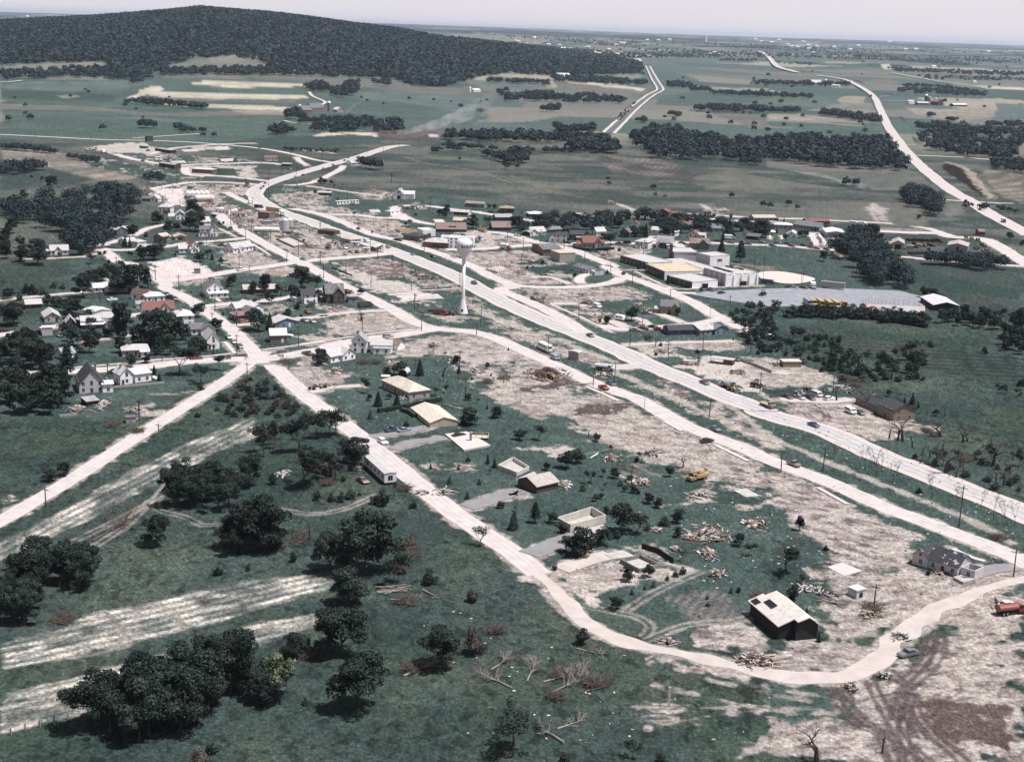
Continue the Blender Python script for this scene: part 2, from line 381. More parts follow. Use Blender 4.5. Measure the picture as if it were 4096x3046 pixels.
# quarry bank and burn site
area('A1 510,1180 580,1150 800,1150 1050,1150 1060,1185 800,1165 620,1180', flat((.34, .30, .25), .3, 8), 2, 3, 12)
area('A1 1060,1150 1250,1140 1620,1145 1600,1190 1250,1200 1080,1190', flat((.08, .06, .056), .5, 6), 2, 4, 12); area('A1 1480,1165 1580,1165 1570,1195 1500,1190', flat((.3, .29, .3), .2), 2, 2)
area('A1 400,1290 680,1320 690,1335 420,1310', flat(PALE, .2), 2, 2)
area('B6 220,430 330,420 440,480 500,570 480,650 420,640 300,500 340,600 380,650 350,650 250,500', flat(PALE*.9, .3), 3, 4, 14)
area('B4 200,420 260,430 400,480 530,540 480,545 380,510 220,440', flat(PALE, .2), 1.5, 1.5); area('B4 1265,430 1340,440 1440,520 1480,600 1400,560', flat(PALE, .3), 2, 2); area('B4 1440,440 1560,470 1660,520 1500,560', lambda x, y: t_dirt(x, y, .45, .5, 0, 24), 3, 4)
area('B6 1130,450 1400,430 1500,480 1300,660 1900,700 1500,720 1190,650', lambda x, y: t_pasture(x, y, .4, 17, GRASS, arr(.11, .117, .11)), 4, 5)
area('B6 300,690 900,715 2222,770 2222,810 1200,760 900,735 300,715', flat((.07, .073, .076), .3), 3, 2); area('B6 380,730 700,730 1100,780 380,770', flat((.15, .143, .13), .4), 3, 4)
# ---- the town's ground: lawns under, then torn soil
area('B0 1000,1100 1500,1000 2222,850 B1 700,900 1500,930 1900,1180 C2 600,0 1500,500 700,680 C1 1500,850 C0 2222,1400 1500,1651 0,1651 0,950', lambda x, y: t_grass(x, y, LAWN*1.25, GRASS*1.6, 14, 3), 6, 5)
for k_, (s_, op_) in enumerate((('O 380,410 560,400 900,420 1300,470 1900,520 2000,640 1640,720 2221,1100 2221,1300 1900,1340 1400,1280 1000,900 620,790 700,600', .85), ('O 650,850 820,790 1050,850 1350,1000 1700,1280 1500,1380 1280,1330 1050,1120 800,930', .6))):
    area(s_, lambda x, y: t_grass(x, y, LAWN*1.5, GRASS*2.0, 9, 4+k_), 8, 6, 30, op_)
    area(s_, lambda x, y: t_dirt(x, y, .75, .25, .4, 95+k_), 8, 6, 30, op_*.75)
DR = lambda gr, dk, ang=0., seed=21, s=1.: (lambda x, y: t_dirt(x, y, gr*.86, dk, ang, seed, s))
for s_, tx in [
 # up the road, subdivision
 ('A0 740,1285 1050,1240 1270,1240 1380,1300 1350,1345 1090,1345 950,1330', flat(PALE*1.05, .15)), ('A0 950,1320 1200,1330 2000,1360 2222,1400 2222,1440 1500,1470 1200,1400', DR(.55, .35, .3, 22)),
 ('A0 1560,1440 2222,1440 2222,1540 1650,1530', flat(PALE, .2)), ('A0 1660,1280 1900,1265 2000,1290 1700,1310', flat(PALE, .3)), ('A0 1840,1450 2100,1470 2060,1530 1850,1520', t_grass),
 ('A0 600,1350 900,1370 1250,1440 1800,1560 1400,1600 800,1440', DR(.6, .45, .3, 23)),
 ('B1 0,200 400,170 480,200 400,300 100,330 0,290', DR(.6, .3, 0, 25)), ('B1 0,240 100,230 460,220 430,330 440,460 300,450 200,350', flat(GRAV, .15)),
 ('B1 480,180 1290,190 1290,330 900,300 940,420 1300,520 1800,640 1900,800 1650,850 1300,760 880,540 600,480 430,300', DR(.22, .42, -.5, 26, .8)),
 ('B1 1540,310 2222,250 2222,540 1700,450 1540,380', DR(.4, .5, -.3, 27)), ('B1 1480,480 1560,530 2222,760 2222,870 1650,790', DR(.5, .3, -.5, 28)),
 ('B1 1450,850 1700,840 2100,930 2222,1000 2222,1180 1900,1130 1550,930', DR(.22, .4, -.4, 29)), ('B1 870,1060 1050,1000 1350,1030 1640,1150 1560,1200 1130,1270 900,1200', DR(.3, .4, 0, 30, .7)), ('B1 640,920 1050,930 1000,980 700,970', DR(.4, .4, 0, 31)),
 ('B1 0,1170 400,1100 640,1190 790,1310 700,1340 0,1400', flat(GRAV*1.02, .12)), ('B1 1180,1300 1760,1210 1890,1290 1850,1340 1400,1340', DR(.18, .3, .3, 33)), ('B1 160,1420 700,1380 760,1420 500,1500 380,1530', DR(.45, .25, .2, 34)),
 # downtown between the streets
 ('B2 0,420 480,470 1000,560 860,600 300,560 0,500', DR(.4, .5, -.3, 35)), ('B2 380,580 950,590 1080,720 1280,820 1050,830 700,720', DR(.35, .5, -.3, 36)), ('B2 950,620 1280,640 1340,740 1270,820 1080,760', DR(.12, .25, 0, 37)),
 ('B2 690,300 1000,260 1200,300 1160,380 830,370', DR(.2, .45, 0, 38)), ('B2 1050,740 1300,720 1500,760 1480,800 1080,790', DR(.15, .3, 0, 39)),
 ('B2 0,700 250,840 700,960 1100,1050 600,1090 100,1060 0,1000', DR(.3, .35, -.3, 40)), ('B2 0,900 330,930 500,1090 200,1130 0,1080', DR(.12, .6, -.2, 41)),
 ('B2 440,1160 1050,1120 1330,1200 1650,1330 1000,1390 700,1340', DR(.15, .8, -.4, 42, 1.2)), ('B2 430,1180 650,1240 1000,1390 1450,1450 1560,1530 1000,1560 600,1370', flat(PALE*1.08, .18, 6)), ('B2 1300,1330 1800,1390 2030,1490 1560,1490', DR(.3, .55, -.4, 43)), ('B2 1050,1540 1480,1545 2050,1500 1700,1580 1100,1610', t_grass),
 ('B2 1840,1050 2222,1040 2222,1230', DR(.2, .4, 0, 44)), ('B2 1250,830 1500,850 1560,980 1350,930', DR(.1, .2, 0, 45)),
 ('B3 0,780 420,790 660,830 950,900 1040,940 640,990 300,990 400,880', flat(PALE*.98, .2)), ('B3 420,900 700,870 1000,930 900,960 560,970', DR(.4, .4, 0, 46)),
 ('B3 0,1060 500,1030 1040,1020 1250,1140 1550,1180 900,1240 1300,1380 1500,1440 780,1460 500,1340', DR(.22, .45, -.3, 47)), ('B3 960,1260 1530,1200 1560,1320 1650,1350 1600,1450 1450,1440 1130,1330', t_grass), ('B3 790,1180 1150,1120 1260,1200 900,1210', t_grass), ('B3 1240,1310 1400,1290 1560,1370 1350,1390', DR(.5, .4, 0, 48)),
 ('B3 800,1495 1600,1510 2222,1490 2222,1651 1050,1651', DR(.38, .5, -.3, 49)), ('B3 1740,1060 2222,980 2222,1120 1850,1110', DR(.1, .4, 0, 50)), ('B4 170,960 400,970 640,1010 600,1080 0,1090 0,1000', DR(.15, .45, 0, 51)),
 ('B4 0,1510 400,1460 640,1590 500,1651 0,1651', DR(.25, .6, 0, 52)), ('B4 1670,1170 2222,1240 2222,1300 2020,1300 1680,1240', flat((.11, .11, .09), .3)),
 ('C3 850,0 2222,0 2222,90 1700,200 1250,200 1000,120', DR(.35, .5, -.3, 53)), ('C3 1450,250 1800,230 2000,330 2222,500 2222,560 1900,430', DR(.45, .45, -.3, 54)),
 ('C4 0,100 500,50 650,120 300,170 0,160', DR(.3, .5, 0, 55)),
 # water tower strip and between the roads
 ('C3 0,0 250,0 400,200 1000,520 1500,700 2222,950 2222,990 1800,990 1300,830 600,540 200,250', DR(.50, .42, -.5, 56, 1.4)), ('C3 200,200 420,300 1000,500 1480,640 1480,690 950,530 560,390', flat(PALE*.9, .25), ), ('C2 1270,180 1600,130 1850,250 1480,300', DR(.55, .3, 0, 57)), ('C2 1580,340 2000,340 2222,390 1850,450', DR(.25, .3, 0, 58)),
 ('C2 1100,70 1700,60 1830,140 1250,180', flat(GRAV*1.05, .1)),
 ('C2 0,860 150,870 350,1050 330,1100 620,1100 560,1190 100,1260 0,1220', DR(.15, .35, .3, 59)), ('C2 1200,700 1650,620 2222,580 2222,1000 1900,880 1200,880', DR(.22, .28, -.2, 60)), ('C2 230,460 560,360 1130,300 1560,520 500,640', DR(.2, .25, .2, 61)), ('C2 30,620 400,600 480,680 100,690', DR(.3, .2, 0, 62)), ('C2 200,230 1050,290 500,350 250,300', DR(.42, .3, 0, 63)),
 ('C1 1730,960 2222,860 2222,1180 2000,1250 1850,1150', DR(.15, .35, .2, 64)), ('C1 1430,800 2222,680 2222,720 1450,830', DR(.4, .3, 0, 65)), ('C1 1320,230 1700,220 1760,320 1420,330', DR(.3, .25, 0, 66)),
 ('C3 0,600 400,600 900,850 1400,1060 1650,1200 2222,1450 2222,1651 1000,1651 700,1500 450,1300 200,1050 0,1000', DR(.36, .42, .2, 67, 1.2)), ('C3 700,1030 1400,1080 1500,1170 900,1190 600,1150', DR(.12, .5, .1, 68)), ('C3 200,880 800,850 700,930 300,990', flat(PALE*.95, .3)),
 ('C3 860,1280 1550,1180 1620,1230 950,1330', flat(DARK*.95, .4)), ('C3 1380,1600 1900,1470 2200,1480 2150,1550 1600,1651 1400,1651', flat(DARK, .4)),
 ('C4 210,1060 650,1220 1200,1460 2222,1900 2222,2050 1000,1500 500,1270', DR(.32, .35, -.5, 69)), ('C4 420,1090 800,1200 1300,1430 1800,1640 2000,1800 1300,1480', DR(.3, .75, -.5, 70)),
 ('C4 300,700 1000,700 1700,680 1900,760 1500,830 1000,760 1050,850 650,870', DR(.35, .45, 0, 71)), ('C4 640,760 900,780 1150,880 700,880', flat(PALE, .25)),
 ('C4 1000,1010 1300,870 1850,900 2222,1060 2222,1420 1900,1350 1600,1200', flat(PALE*1.15, .1)), ('C4 2040,1320 2222,1290 2222,1380 2080,1380', t_grass), ('C5 0,890 200,880 900,1050 1100,1180 1000,1330 0,1260', DR(.3, .12, 0, 72)), ('C5 180,1290 500,1270 960,1260 1000,1330 740,1440 350,1400 130,1340', t_grass),
 ('C5 260,1460 1050,1440 1500,1380 1620,1500 1500,1651 600,1651', DR(.22, .5, -.3, 73)), ('E3 130,60 800,110 1280,200 1560,230 1300,300 1000,350 600,290 300,170', DR(.3, .45, -.4, 74)),
 # big scraped yards in front
 ('E2 100,0 960,10 1250,190 1800,380 2222,560 2222,760 1950,770 1300,560 1000,480 800,380 500,190', DR(.22, .4, -.4, 75, 1.1)), ('E2 400,140 880,0 980,40 800,130', flat(DARK, .4)), ('E2 130,430 480,380 520,440 400,490', flat(PALE, .3)), ('E2 1850,700 2222,640 2222,900 2100,960 1700,880 1350,900', DR(.5, .3, -.3, 76)), ('E2 1900,560 2222,690 2222,780 1900,680', DR(.1, .65, -.5, 77)),
 ('E3 0,560 700,900 1300,1160 1400,1250 1240,1440 900,1560 550,1651 0,1651 200,1480 480,1350 330,1180 100,960 0,1000', DR(.22, .5, -.5, 78, 1.2)), ('E3 300,1180 600,1290 560,1350 330,1330', t_grass), ('E3 0,1200 330,1180 600,1600 550,1651 0,1651', t_grass),
 ('F3 450,0 1350,0 1800,100 1500,300 1000,400 650,360 600,200', DR(.28, .5, .3, 79)), ('F2 1450,560 1900,430 2222,520 2222,760 1850,700 1500,640', DR(.22, .55, .2, 80)), ('F2 1380,790 2222,780 2222,910 1850,900 1450,880', DR(.3, .45, .2, 81)),
 ('F3 0,620 500,560 850,600 900,800 600,880 0,850', DR(.2, .5, .2, 82)), ('F3 0,900 1000,900 1500,500 2222,420 2222,1651 100,1651 60,1300 0,1100', DR(.02, .50, .4, 83, .8)), ('F3 0,920 560,930 620,1250 0,1330', lambda x, y: t_dirt(x, y, .62, .2, -.1, 84)), ('F3 0,1250 150,1400 100,1651 0,1651', DR(.3, .35, 0, 85)),
 ('E3 900,1570 1240,1450 1600,1500 2222,1440 F3 2222,500 1500,500 1000,500 850,620 470,640 380,690 0,620 0,520 250,610 450,590 480,420 430,330', DR(.04, .42, .3, 98)), ('F3 1380,1180 1600,1080 1800,1180 2080,1200 2100,1350 1980,1480 1600,1420 1400,1330', lambda x, y: t_dirt(x, y, 0, 1.15, 1.1, 99, .8)*np.array([[.78, .68, .62]])), ('F2 1070,1200 1350,1050 1560,1200 1350,1400 1150,1330', DR(.5, .1, 0, 86)),
 ('F2 100,60 750,90 720,250 500,150', flat(PALE*1.1, .2)), ('E2 430,1480 880,1400 1500,1440 1400,1560 700,1651 400,1651', lambda x, y: t_dirt(x, y, .3, .1, 0, 87)*1.1), ('E2 1060,1290 1180,1280 1420,1420 1300,1480', DR(.25, .3, 0, 88)),
 ('F2 1490,205 1860,195 1980,360 1600,405', lambda x, y: t_field(x, y, (.06, .073, .067), (.10, .10, .097), 1.2, 2.2, .35, 5, 38)), ('E2 840,550 1100,540 1260,640 980,650', lambda x, y: t_field(x, y, (.17, .163, .15), (.03, .05, .043), 2.2, 3.4, .5, 6, 39)),
 ('E1 1480,520 1650,480 2000,470 1900,600 1560,650', DR(.62, .1, 0, 89)), ('E0 1140,270 1200,250 1260,280 1180,310', flat(PALE*.6, .3)), ('E0 0,810 120,800 60,870 0,890', DR(.5, .2, 0, 90)), ('E0 1200,60 1480,110 1200,150', DR(.3, .2, 0, 91)),
 ('C1 0,1500 250,1600 0,1640', flat(PALE*.8, .3)), ('C5 480,560 1100,600 1700,660 2222,740 2222,900 1600,880 1100,800', lambda x, y: t_pasture(x, y, .5, 19, LAWN, arr(.055, .056, .05))), ('C6 0,620 1000,750 2222,890 2222,1250 1400,1090 900,1000 0,800', lambda x, y: t_field(x, y, (.022, .040, .034), (.040, .056, .048), -.12, 7, .45, 20, 40)),
 ('B6 560,1190 900,1230 1500,1420 2222,1540 2222,1651 900,1500 700,1400', flat((.018, .04, .034), .15, 20)),
 ('E1 880,1600 1300,1651 C2 2200,1651', t_grass)]:
    area(s_, tx, 1.2, 4.2, 5)
# ---- stubble strips in the foreground
STU = lambda ang, seed: (lambda x, y: t_field(x, y, (.335, .325, .295), (.105, .125, .115), ang, 3.1, .55, 3.2, seed)*(.55+.9*vn(x/.45, y/.6, seed))[:, None])
def rowang(s):
    a, b = GL(s); return math.atan2(b.y-a.y, b.x-a.x)
area('E0 -40,1250 500,965 1000,695 1700,335 2222,135 2222,310 1900,440 1500,655 1000,910 700,1070 -40,1420', STU(rowang('E0 0,1330 1500,560'), 92), .8, 1.2)
area('O 0,1395 200,1330 400,1290 560,1255 700,1240 752,1236 738,1266 640,1300 500,1335 250,1405 0,1455', STU(rowang('O 0,1425 700,1265'), 93), .8, 1.2)
area('O 0,1500 150,1470 300,1435 420,1410 560,1350 690,1328 702,1345 640,1370 540,1400 450,1440 380,1500 250,1542 0,1590', STU(rowang('O 0,1540 450,1430'), 94), .8, 1.2)
# ---- wheel tracks and worn paths
for s_ in ('E0 600,1240 1000,1050 1350,850 1480,680', 'E0 830,1260 1100,1080 1300,880', 'E0 1410,790 1350,900 1400,960 1600,1010 1750,1080 1880,1080'): tracks(s_)
for s_ in ('E1 200,940 450,985 700,960 900,890 1050,820', 'F2 1180,590 1400,500 1600,450 1900,430 2050,390 2200,300', 'F2 580,290 900,350 1100,400 1200,480 1150,560', 'F2 1000,330 1200,200 1450,80 1640,0', 'C1 0,1360 400,1340 700,1290', 'B5 1100,1100 1180,1150', 'F3 600,560 660,700 780,780', 'F3 690,560 720,650 830,760'): tracks(s_, wd_=.9, op=.8)
for s_ in ('E2 560,1600 900,1450 1200,1300', 'B3 1700,1530 1850,1560 1900,1651'): tracks(s_, op=.5)
for s_ in ('F3 560,960 600,1100 660,1230 800,1330 1000,1430 1100,1651', 'F3 640,960 690,1120 800,1280 1050,1420', 'F3 880,930 960,1100 1090,1330 1200,1500 1400,1651', 'F3 1500,560 1480,720 1380,860 1240,980 1160,1100 1100,1300', 'F3 1420,580 1390,720 1300,850 1190,950', 'F3 1250,1060 1200,1200 1180,1400 1250,1651', 'F3 1270,1170 1350,1330 1600,1560 1700,1651', 'F3 1180,1150 1230,1260 1340,1440', 'F3 1050,860 1150,950 1250,990'):
    tracks(s_, flat(DARK*.9, .35), 2.0, 1.3, .85, .5)
for s_ in ('F3 1850,1250 1930,1350 1970,1500', 'F3 1960,1210 1985,1360 1990,1490', 'F3 700,830 300,800 0,830', 'E2 1650,330 1750,420 1600,460', 'C5 800,1560 950,1600 990,1651', 'E3 330,110 380,160 420,170 470,190', 'E3 470,70 510,130 500,190'): tracks(s_, flat(DARK, .3), 1.8, .9, .6)
for s_ in ('F2 1240,980 1400,1020 1700,1090 2222,1200', 'F2 1180,1350 1500,1290 1800,1240 2222,1200', 'F2 1740,950 2000,990 2222,1050', 'F2 1020,1170 1200,1180', 'F2 1700,1180 2222,1160', 'F2 2222,1430 2100,1520 1950,1620'): stroke(s_, 1.2, flat(PALE*.9, .3), .5, 1.3, .75, gap=.38)
for s_ in ('F3 0,1010 300,1050 600,1110', 'F3 0,1070 560,1140', 'F3 0,1210 560,1180', 'F3 100,1250 600,1220', 'F3 0,990 400,980'): stroke(s_, .9, flat(PALE*.9, .3), .5, 1.0, .7, gap=.36)
stroke('C3 0,1500 60,1520 150,1530', .8, flat(PALE), .3)
stroke('C3 330,280 560,400 900,520 1450,700 2100,950 C4 240,1090 600,1250 1000,1420 1400,1600 E2 1850,20 E3 0,300 300,440 700,610 1150,790 1500,930 1800,1060 2100,1230', 3.2, flat((.25, .235, .215), .25), .9, .8, .85)
stroke('C2 0,860 250,1180', 1., flat(PALE*.5), 1)
for s_ in ('A1 500,1310 700,1330', 'A1 1290,1360 1500,1420 1900,1480 2222,1590', 'A2 0,1530 200,1590 420,1651', 'B3 0,10 500,60 850,130 1250,250 1700,350', 'A1 780,980 870,900 930,870', 'A1 440,1080 0,1060', 'A2 1380,790 1750,800 2100,820 2222,850'): stroke(s_, 4, flat((.11, .105, .09)), 2, 1, .7)

# ================================================================= ROADS
def road_mat(name, c, tracks_=0, var=.16, edge=None, crack=0):
    m = bpy.data.materials.new(name); m.use_nodes = True; n = m.node_tree.nodes; l = m.node_tree.links; b = n['Principled BSDF']
    b.inputs['Roughness'].default_value = .85; b.inputs['Specular IOR Level'].default_value = .15
    tc = n.new('ShaderNodeTexCoord'); nz = n.new('ShaderNodeTexNoise'); nz.inputs['Scale'].default_value = .25; nz.inputs['Detail'].default_value = 7; nz.inputs['Roughness'].default_value = .65
    l.new(tc.outputs['Object'], nz.inputs['Vector']); cr = n.new('ShaderNodeValToRGB')
    cr.color_ramp.elements[0].position = .28; cr.color_ramp.elements[1].position = .72
    cr.color_ramp.elements[0].color = (*[k*(1-var) for k in c], 1); cr.color_ramp.elements[1].color = (*[min(.85, k*(1+var)) for k in c], 1)
    l.new(nz.outputs['Fac'], cr.inputs[0]); out = cr.outputs[0]
    sp = n.new('ShaderNodeSeparateXYZ'); l.new(tc.outputs['UV'], sp.inputs[0])
    if tracks_:
        wv = n.new('ShaderNodeMath'); wv.operation = 'MULTIPLY'; wv.inputs[1].default_value = 2*math.pi*4; l.new(sp.outputs[0], wv.inputs[0])
        co = n.new('ShaderNodeMath'); co.operation = 'COSINE'; l.new(wv.outputs[0], co.inputs[0])
        n2 = n.new('ShaderNodeTexNoise'); n2.inputs['Scale'].default_value = .06; l.new(tc.outputs['Object'], n2.inputs['Vector'])
        m2 = n.new('ShaderNodeMath'); m2.operation = 'MULTIPLY'; l.new(co.outputs[0], m2.inputs[0]); l.new(n2.outputs['Fac'], m2.inputs[1])
        mr = n.new('ShaderNodeMapRange'); mr.inputs[1].default_value = -.6; mr.inputs[2].default_value = .6; mr.inputs[3].default_value = 1+tracks_; mr.inputs[4].default_value = 1-tracks_
        l.new(m2.outputs[0], mr.inputs[0]); v = n.new('ShaderNodeVectorMath'); v.operation = 'SCALE'; l.new(out, v.inputs[0]); l.new(mr.outputs[0], v.inputs['Scale']); out = v.outputs[0]
    if edge:
        d = n.new('ShaderNodeMath'); d.operation = 'SUBTRACT'; d.inputs[1].default_value = .5; l.new(sp.outputs[0], d.inputs[0])
        a = n.new('ShaderNodeMath'); a.operation = 'ABSOLUTE'; l.new(d.outputs[0], a.inputs[0])
        ed = n.new('ShaderNodeMath'); ed.operation = 'ADD'; n3 = n.new('ShaderNodeTexNoise'); n3.inputs['Scale'].default_value = .5; n3.inputs['Detail'].default_value = 4; l.new(tc.outputs['Object'], n3.inputs['Vector'])
        s2 = n.new('ShaderNodeMath'); s2.operation = 'MULTIPLY'; s2.inputs[1].default_value = .10; l.new(n3.outputs['Fac'], s2.inputs[0]); l.new(a.outputs[0], ed.inputs[0]); l.new(s2.outputs[0], ed.inputs[1])
        r3 = n.new('ShaderNodeMapRange'); r3.inputs[1].default_value = edge[1]-.015+.05; r3.inputs[2].default_value = edge[1]+.015+.05; l.new(ed.outputs[0], r3.inputs[0])
        mx = n.new('ShaderNodeMixRGB'); l.new(r3.outputs[0], mx.inputs[0]); l.new(out, mx.inputs[1]); mx.inputs[2].default_value = (*edge[0], 1); out = mx.outputs[0]
    l.new(out, b.inputs['Base Color']); return m
R_HWY = road_mat('worn highway concrete', (.325, .322, .33), .12, .14, ((.40, .355, .345), .29))
R_ST = road_mat('bleached street', (.385, .36, .362), .06, .19, ((.40, .355, .34), .42))
R_TRK = road_mat('gravel track', (.37, .335, .32), 0, .16)
R_AC = road_mat('dark asphalt with gravel shoulders', (.085, .092, .102), .0, .12, ((.39, .36, .345), .26))
R_NE = road_mat('new concrete highway', (.37, .345, .34), .06, .12)
R_WALK = road_mat('pale concrete walk', (.42, .39, .385), 0, .10)
R_GREY = road_mat('grey gravel drive', (.185, .185, .195), 0, .15)
R_LOT = road_mat('patched grey lot', (.20, .212, .24), 0, .28)
_rk = [0]
def clean(P):
    Q = P[:2]
    for p in P[2:]:
        a = (Q[-1]-Q[-2]).normalized(); d = p-Q[-1]
        if d.length > .5 and a.dot(d.normalized()) > -.35: Q.append(p)
    return Q
def road(name, s, wd_, m, n=8, ragg=.09, soft=1.6):
    P = catmull(clean(GL(s) if isinstance(s, str) else s), n); V = []
    if P[0].length < 1500 and soft: stroke(P[::3]+[P[-1]], wd_+soft, lambda x, y: t_dirt(x, y, .05, .12, .3, 97, .6)*1.05, soft=.7, rag=.9, op=.9, n=2)
    F = []; UV = []; _rk[0] += 1; L = 0
    for i, p in enumerate(P):
        a = P[max(0, i-1)]; b_ = P[min(len(P)-1, i+1)]; d = b_-a; d.z = 0; d.normalize()
        if i: L += (p-P[i-1]).length
        for s_ in (-1, 1):
            wj = wd_/2*(1+ragg*(vn(L/6, s_*5.0+_rk[0], 3)-.5)*2)
            x, y = p.x-d.y*wj*s_, p.y+d.x*wj*s_
            r = math.hypot(x, y); z = max(float(TZ(x, y)), p.z if r > 1250 else 0)+.02+.0022*_rk[0]+(max(0, r-1250)*.0009)
            V.append((x, y, z)); UV.append((.5-s_*.5, L))
        if i: k = 2*i; F.append((k-2, k-1, k+1, k)[::-1])
    me = bpy.data.meshes.new(name); me.from_pydata(V, [], F); uv = me.uv_layers.new(name='UVMap')
    for lp in me.loops: uv.data[lp.index].uv = UV[lp.vertex_index]
    me.materials.append(m); o = bpy.data.objects.new(name, me); COL.objects.link(o); tag(o, kind='structure'); return o
def slab(name, s, m, z=.05):
    P = GL(s) if isinstance(s, str) else s; _rk[0] += 1; z += .0022*_rk[0]
    mb = MB(); mb.add([(p.x, p.y, p.z+z) for p in P], [tuple(range(len(P)))])
    o = mb.build(name, m); tag(o, kind='structure')
    if o.data.polygons[0].normal.z < 0: o.data.flip_normals()
    return o
road('highway', 'A1 1310,1262 1150,1280 900,1360 600,1440 320,1520 150,1575 40,1620 B1 1430,200 1340,270 1350,340 1480,440 1700,540 2000,640 B2 400,760 700,860 1100,1000 1500,1150 2050,1385 C3 600,145 1000,330 1300,460 1700,615 2222,830 C4 500,930 1000,1130 1500,1340 2000,1530 E3 0,120 500,270 1000,490 1500,690 2000,890 2400,1060', 13, R_HWY)
road('street', 'B2 -100,490 200,545 500,640 800,770 1000,840 1250,890 1500,975 1800,1070 2222,1235 B3 500,1340 800,1470 C3 650,30 1000,175 1400,375 1720,580', 7.5, R_ST)
road('street', 'B1 860,540 1010,690 1200,790 1500,960 1750,1090 1950,1190 2222,1340 B2 600,1490 900,1630 C2 1200,290 1480,450 1760,522 2050,545 C3 300,565 600,650 1000,830 1400,1010 1800,1200 2200,1345 C4 500,1420 E2 1500,215 2000,410 E3 0,510 500,700 1000,920 1500,1110 2000,1300 2300,1440', 7.6, R_ST)
road('street', 'O 590,790 660,855 740,915 830,985 920,1060 1010,1130 1100,1190 1170,1245', 7.0, R_ST)
road('track', 'O 1150,1230 1200,1275 1235,1320 1275,1355 1350,1390 1450,1412 1550,1435 1650,1457 1750,1470 1830,1467 1890,1442 1925,1405 1965,1370 2030,1325 2110,1285 2240,1250', 4.6, R_TRK, ragg=.5)
road('country_road', 'O -60,1165 0,1130 150,1042 300,945 450,850 520,803 575,762', 5.8, R_ST)
road('street', 'C1 1180,960 1500,900 1900,835 2222,775 C2 420,732 800,660 1200,610 1550,550 1800,515', 8, R_ST)
road('street', 'C1 1420,960 1330,830 1200,690 1050,540 900,430 700,290 540,180 380,90 200,10 B0 2100,1440 1900,1330 1700,1200 1500,1160 1380,1060 1240,990', 6.6, R_ST)
road('street', 'B0 1245,995 1330,940 1500,895 1700,830 1850,750 2100,690', 5, R_ST)
road('street', 'B0 1240,985 1450,1015 1740,1005 2222,955 B1 400,935 700,910 1000,885 1230,860', 6, R_ST)
road('street', 'B1 100,1425 700,1345 1100,1275 1500,1225 1800,1175 B2 100,1150 600,1110 900,1085 1250,1040', 8, R_ST)
road('street', 'C1 640,240 1000,205 1450,165 1750,130 2000,70 2222,20', 6, R_ST)
road('street', 'C1 1060,480 1500,440 1950,385 2222,362 C2 0,390 300,348 700,310 1080,290', 4.5, R_TRK)
road('street', 'C0 -100,620 400,540 850,470 1290,410 1800,335 2150,300', 6, R_ST)
road('street', 'C0 -100,1170 280,1105 640,1075 1250,1045 1500,1030 1950,995 C1 250,962 700,925 1200,905', 8, R_ST)
road('alley', 'C0 1040,680 1400,640 1800,590', 3, R_TRK)
road('lane', 'B0 -50,1655 700,1580 1200,1520 1400,1380', 4, R_TRK)
road('lane', 'B0 330,1130 800,1115 1150,1085 1240,1010', 3, R_TRK)
road('country_road', 'A0 -40,1168 500,1195 900,1215 1280,1222 1700,1240 2222,1285 A1 300,1335 500,1385 690,1415', 7, R_ST)
road('lane', 'A0 1150,1202 1400,1185 1740,1163', 5, R_TRK)
road('street', 'A0 1300,1340 1480,1292 1700,1270 1950,1252 2222,1245', 7, R_ST)
road('street', 'A0 1000,1340 1200,1390 1500,1430 1800,1425 2222,1412 A1 100,1415 250,1430', 8, R_ST)
road('street', 'B1 440,-30 500,60 850,75 1150,100 1480,135', 7, R_ST)
road('street', 'B1 -20,250 150,215 500,160 800,155 1100,165 1370,185', 7, R_ST)
road('frontage_road', 'B1 960,280 1120,360 1290,430 1450,510', 6, R_ST)
road('frontage_road', 'B2 -150,195 0,185 180,150 300,100 400,50 500,0 A1 760,1440', 6, R_ST)
road('lane', 'B2 80,200 400,245 700,290 850,305 1050,330', 4, R_TRK)
road('street', 'B2 380,565 700,570 1000,605 1250,615 1400,640 1700,690 1900,700', 7, R_ST)
road('street', 'B2 1250,620 1210,530 1230,470 1400,450 1650,460 1950,500 2222,530 B3 400,545 700,590 1000,640 1250,660', 7, R_ST)
road('street', 'B2 1270,560 1380,620 1480,650', 7, R_ST)
road('street', 'B3 300,780 600,795 800,830 1050,905 1350,965 1550,1010 1800,1110 2050,1210 B4 100,1230 300,1340 600,1440 900,1560 1200,1690 C4 900,150 1400,320 1650,440 1950,590', 8, R_ST)
road('street', 'B3 -50,1010 400,1000 1000,955 1300,935', 8, R_ST)
road('street', 'B3 1450,950 1800,920 2222,925 B4 500,935 900,915 1500,930 2000,950 B5 300,955 700,985 1100,1020', 7, R_ST)
road('street', 'B3 690,1460 1200,1490 1700,1480 2050,1430 2180,1370 B4 40,1380', 7, R_ST)
road('street', 'C4 30,470 250,530 700,505 1000,480 1250,455 1500,405', 6, R_ST)
road('drive', 'C4 280,735 900,700 1700,680', 4, R_TRK)
road('street', 'C3 1950,1010 C4 320,1008 550,985', 8, R_HWY)
road('road', 'B3 1650,550 1820,595 2000,560 2222,548 B4 500,545 900,550 1300,562 1700,590 2222,615 B5 700,620 1200,650 1650,670 1800,680', 6, R_ST)
road('road', 'B6 370,775 800,795 1150,805 1300,850 1550,860 1750,890 2000,1030 2300,1215', 11, R_ST)
road('road', 'B6 300,1090 700,1105 1000,1135 1500,1180 2300,1225', 6, R_ST)
road('road', 'B6 850,720 1050,755 1300,850', 7, R_ST)
road('highway', 'A3 -85,452 -40,472 0,500 90,590 250,636', 22, R_NE)
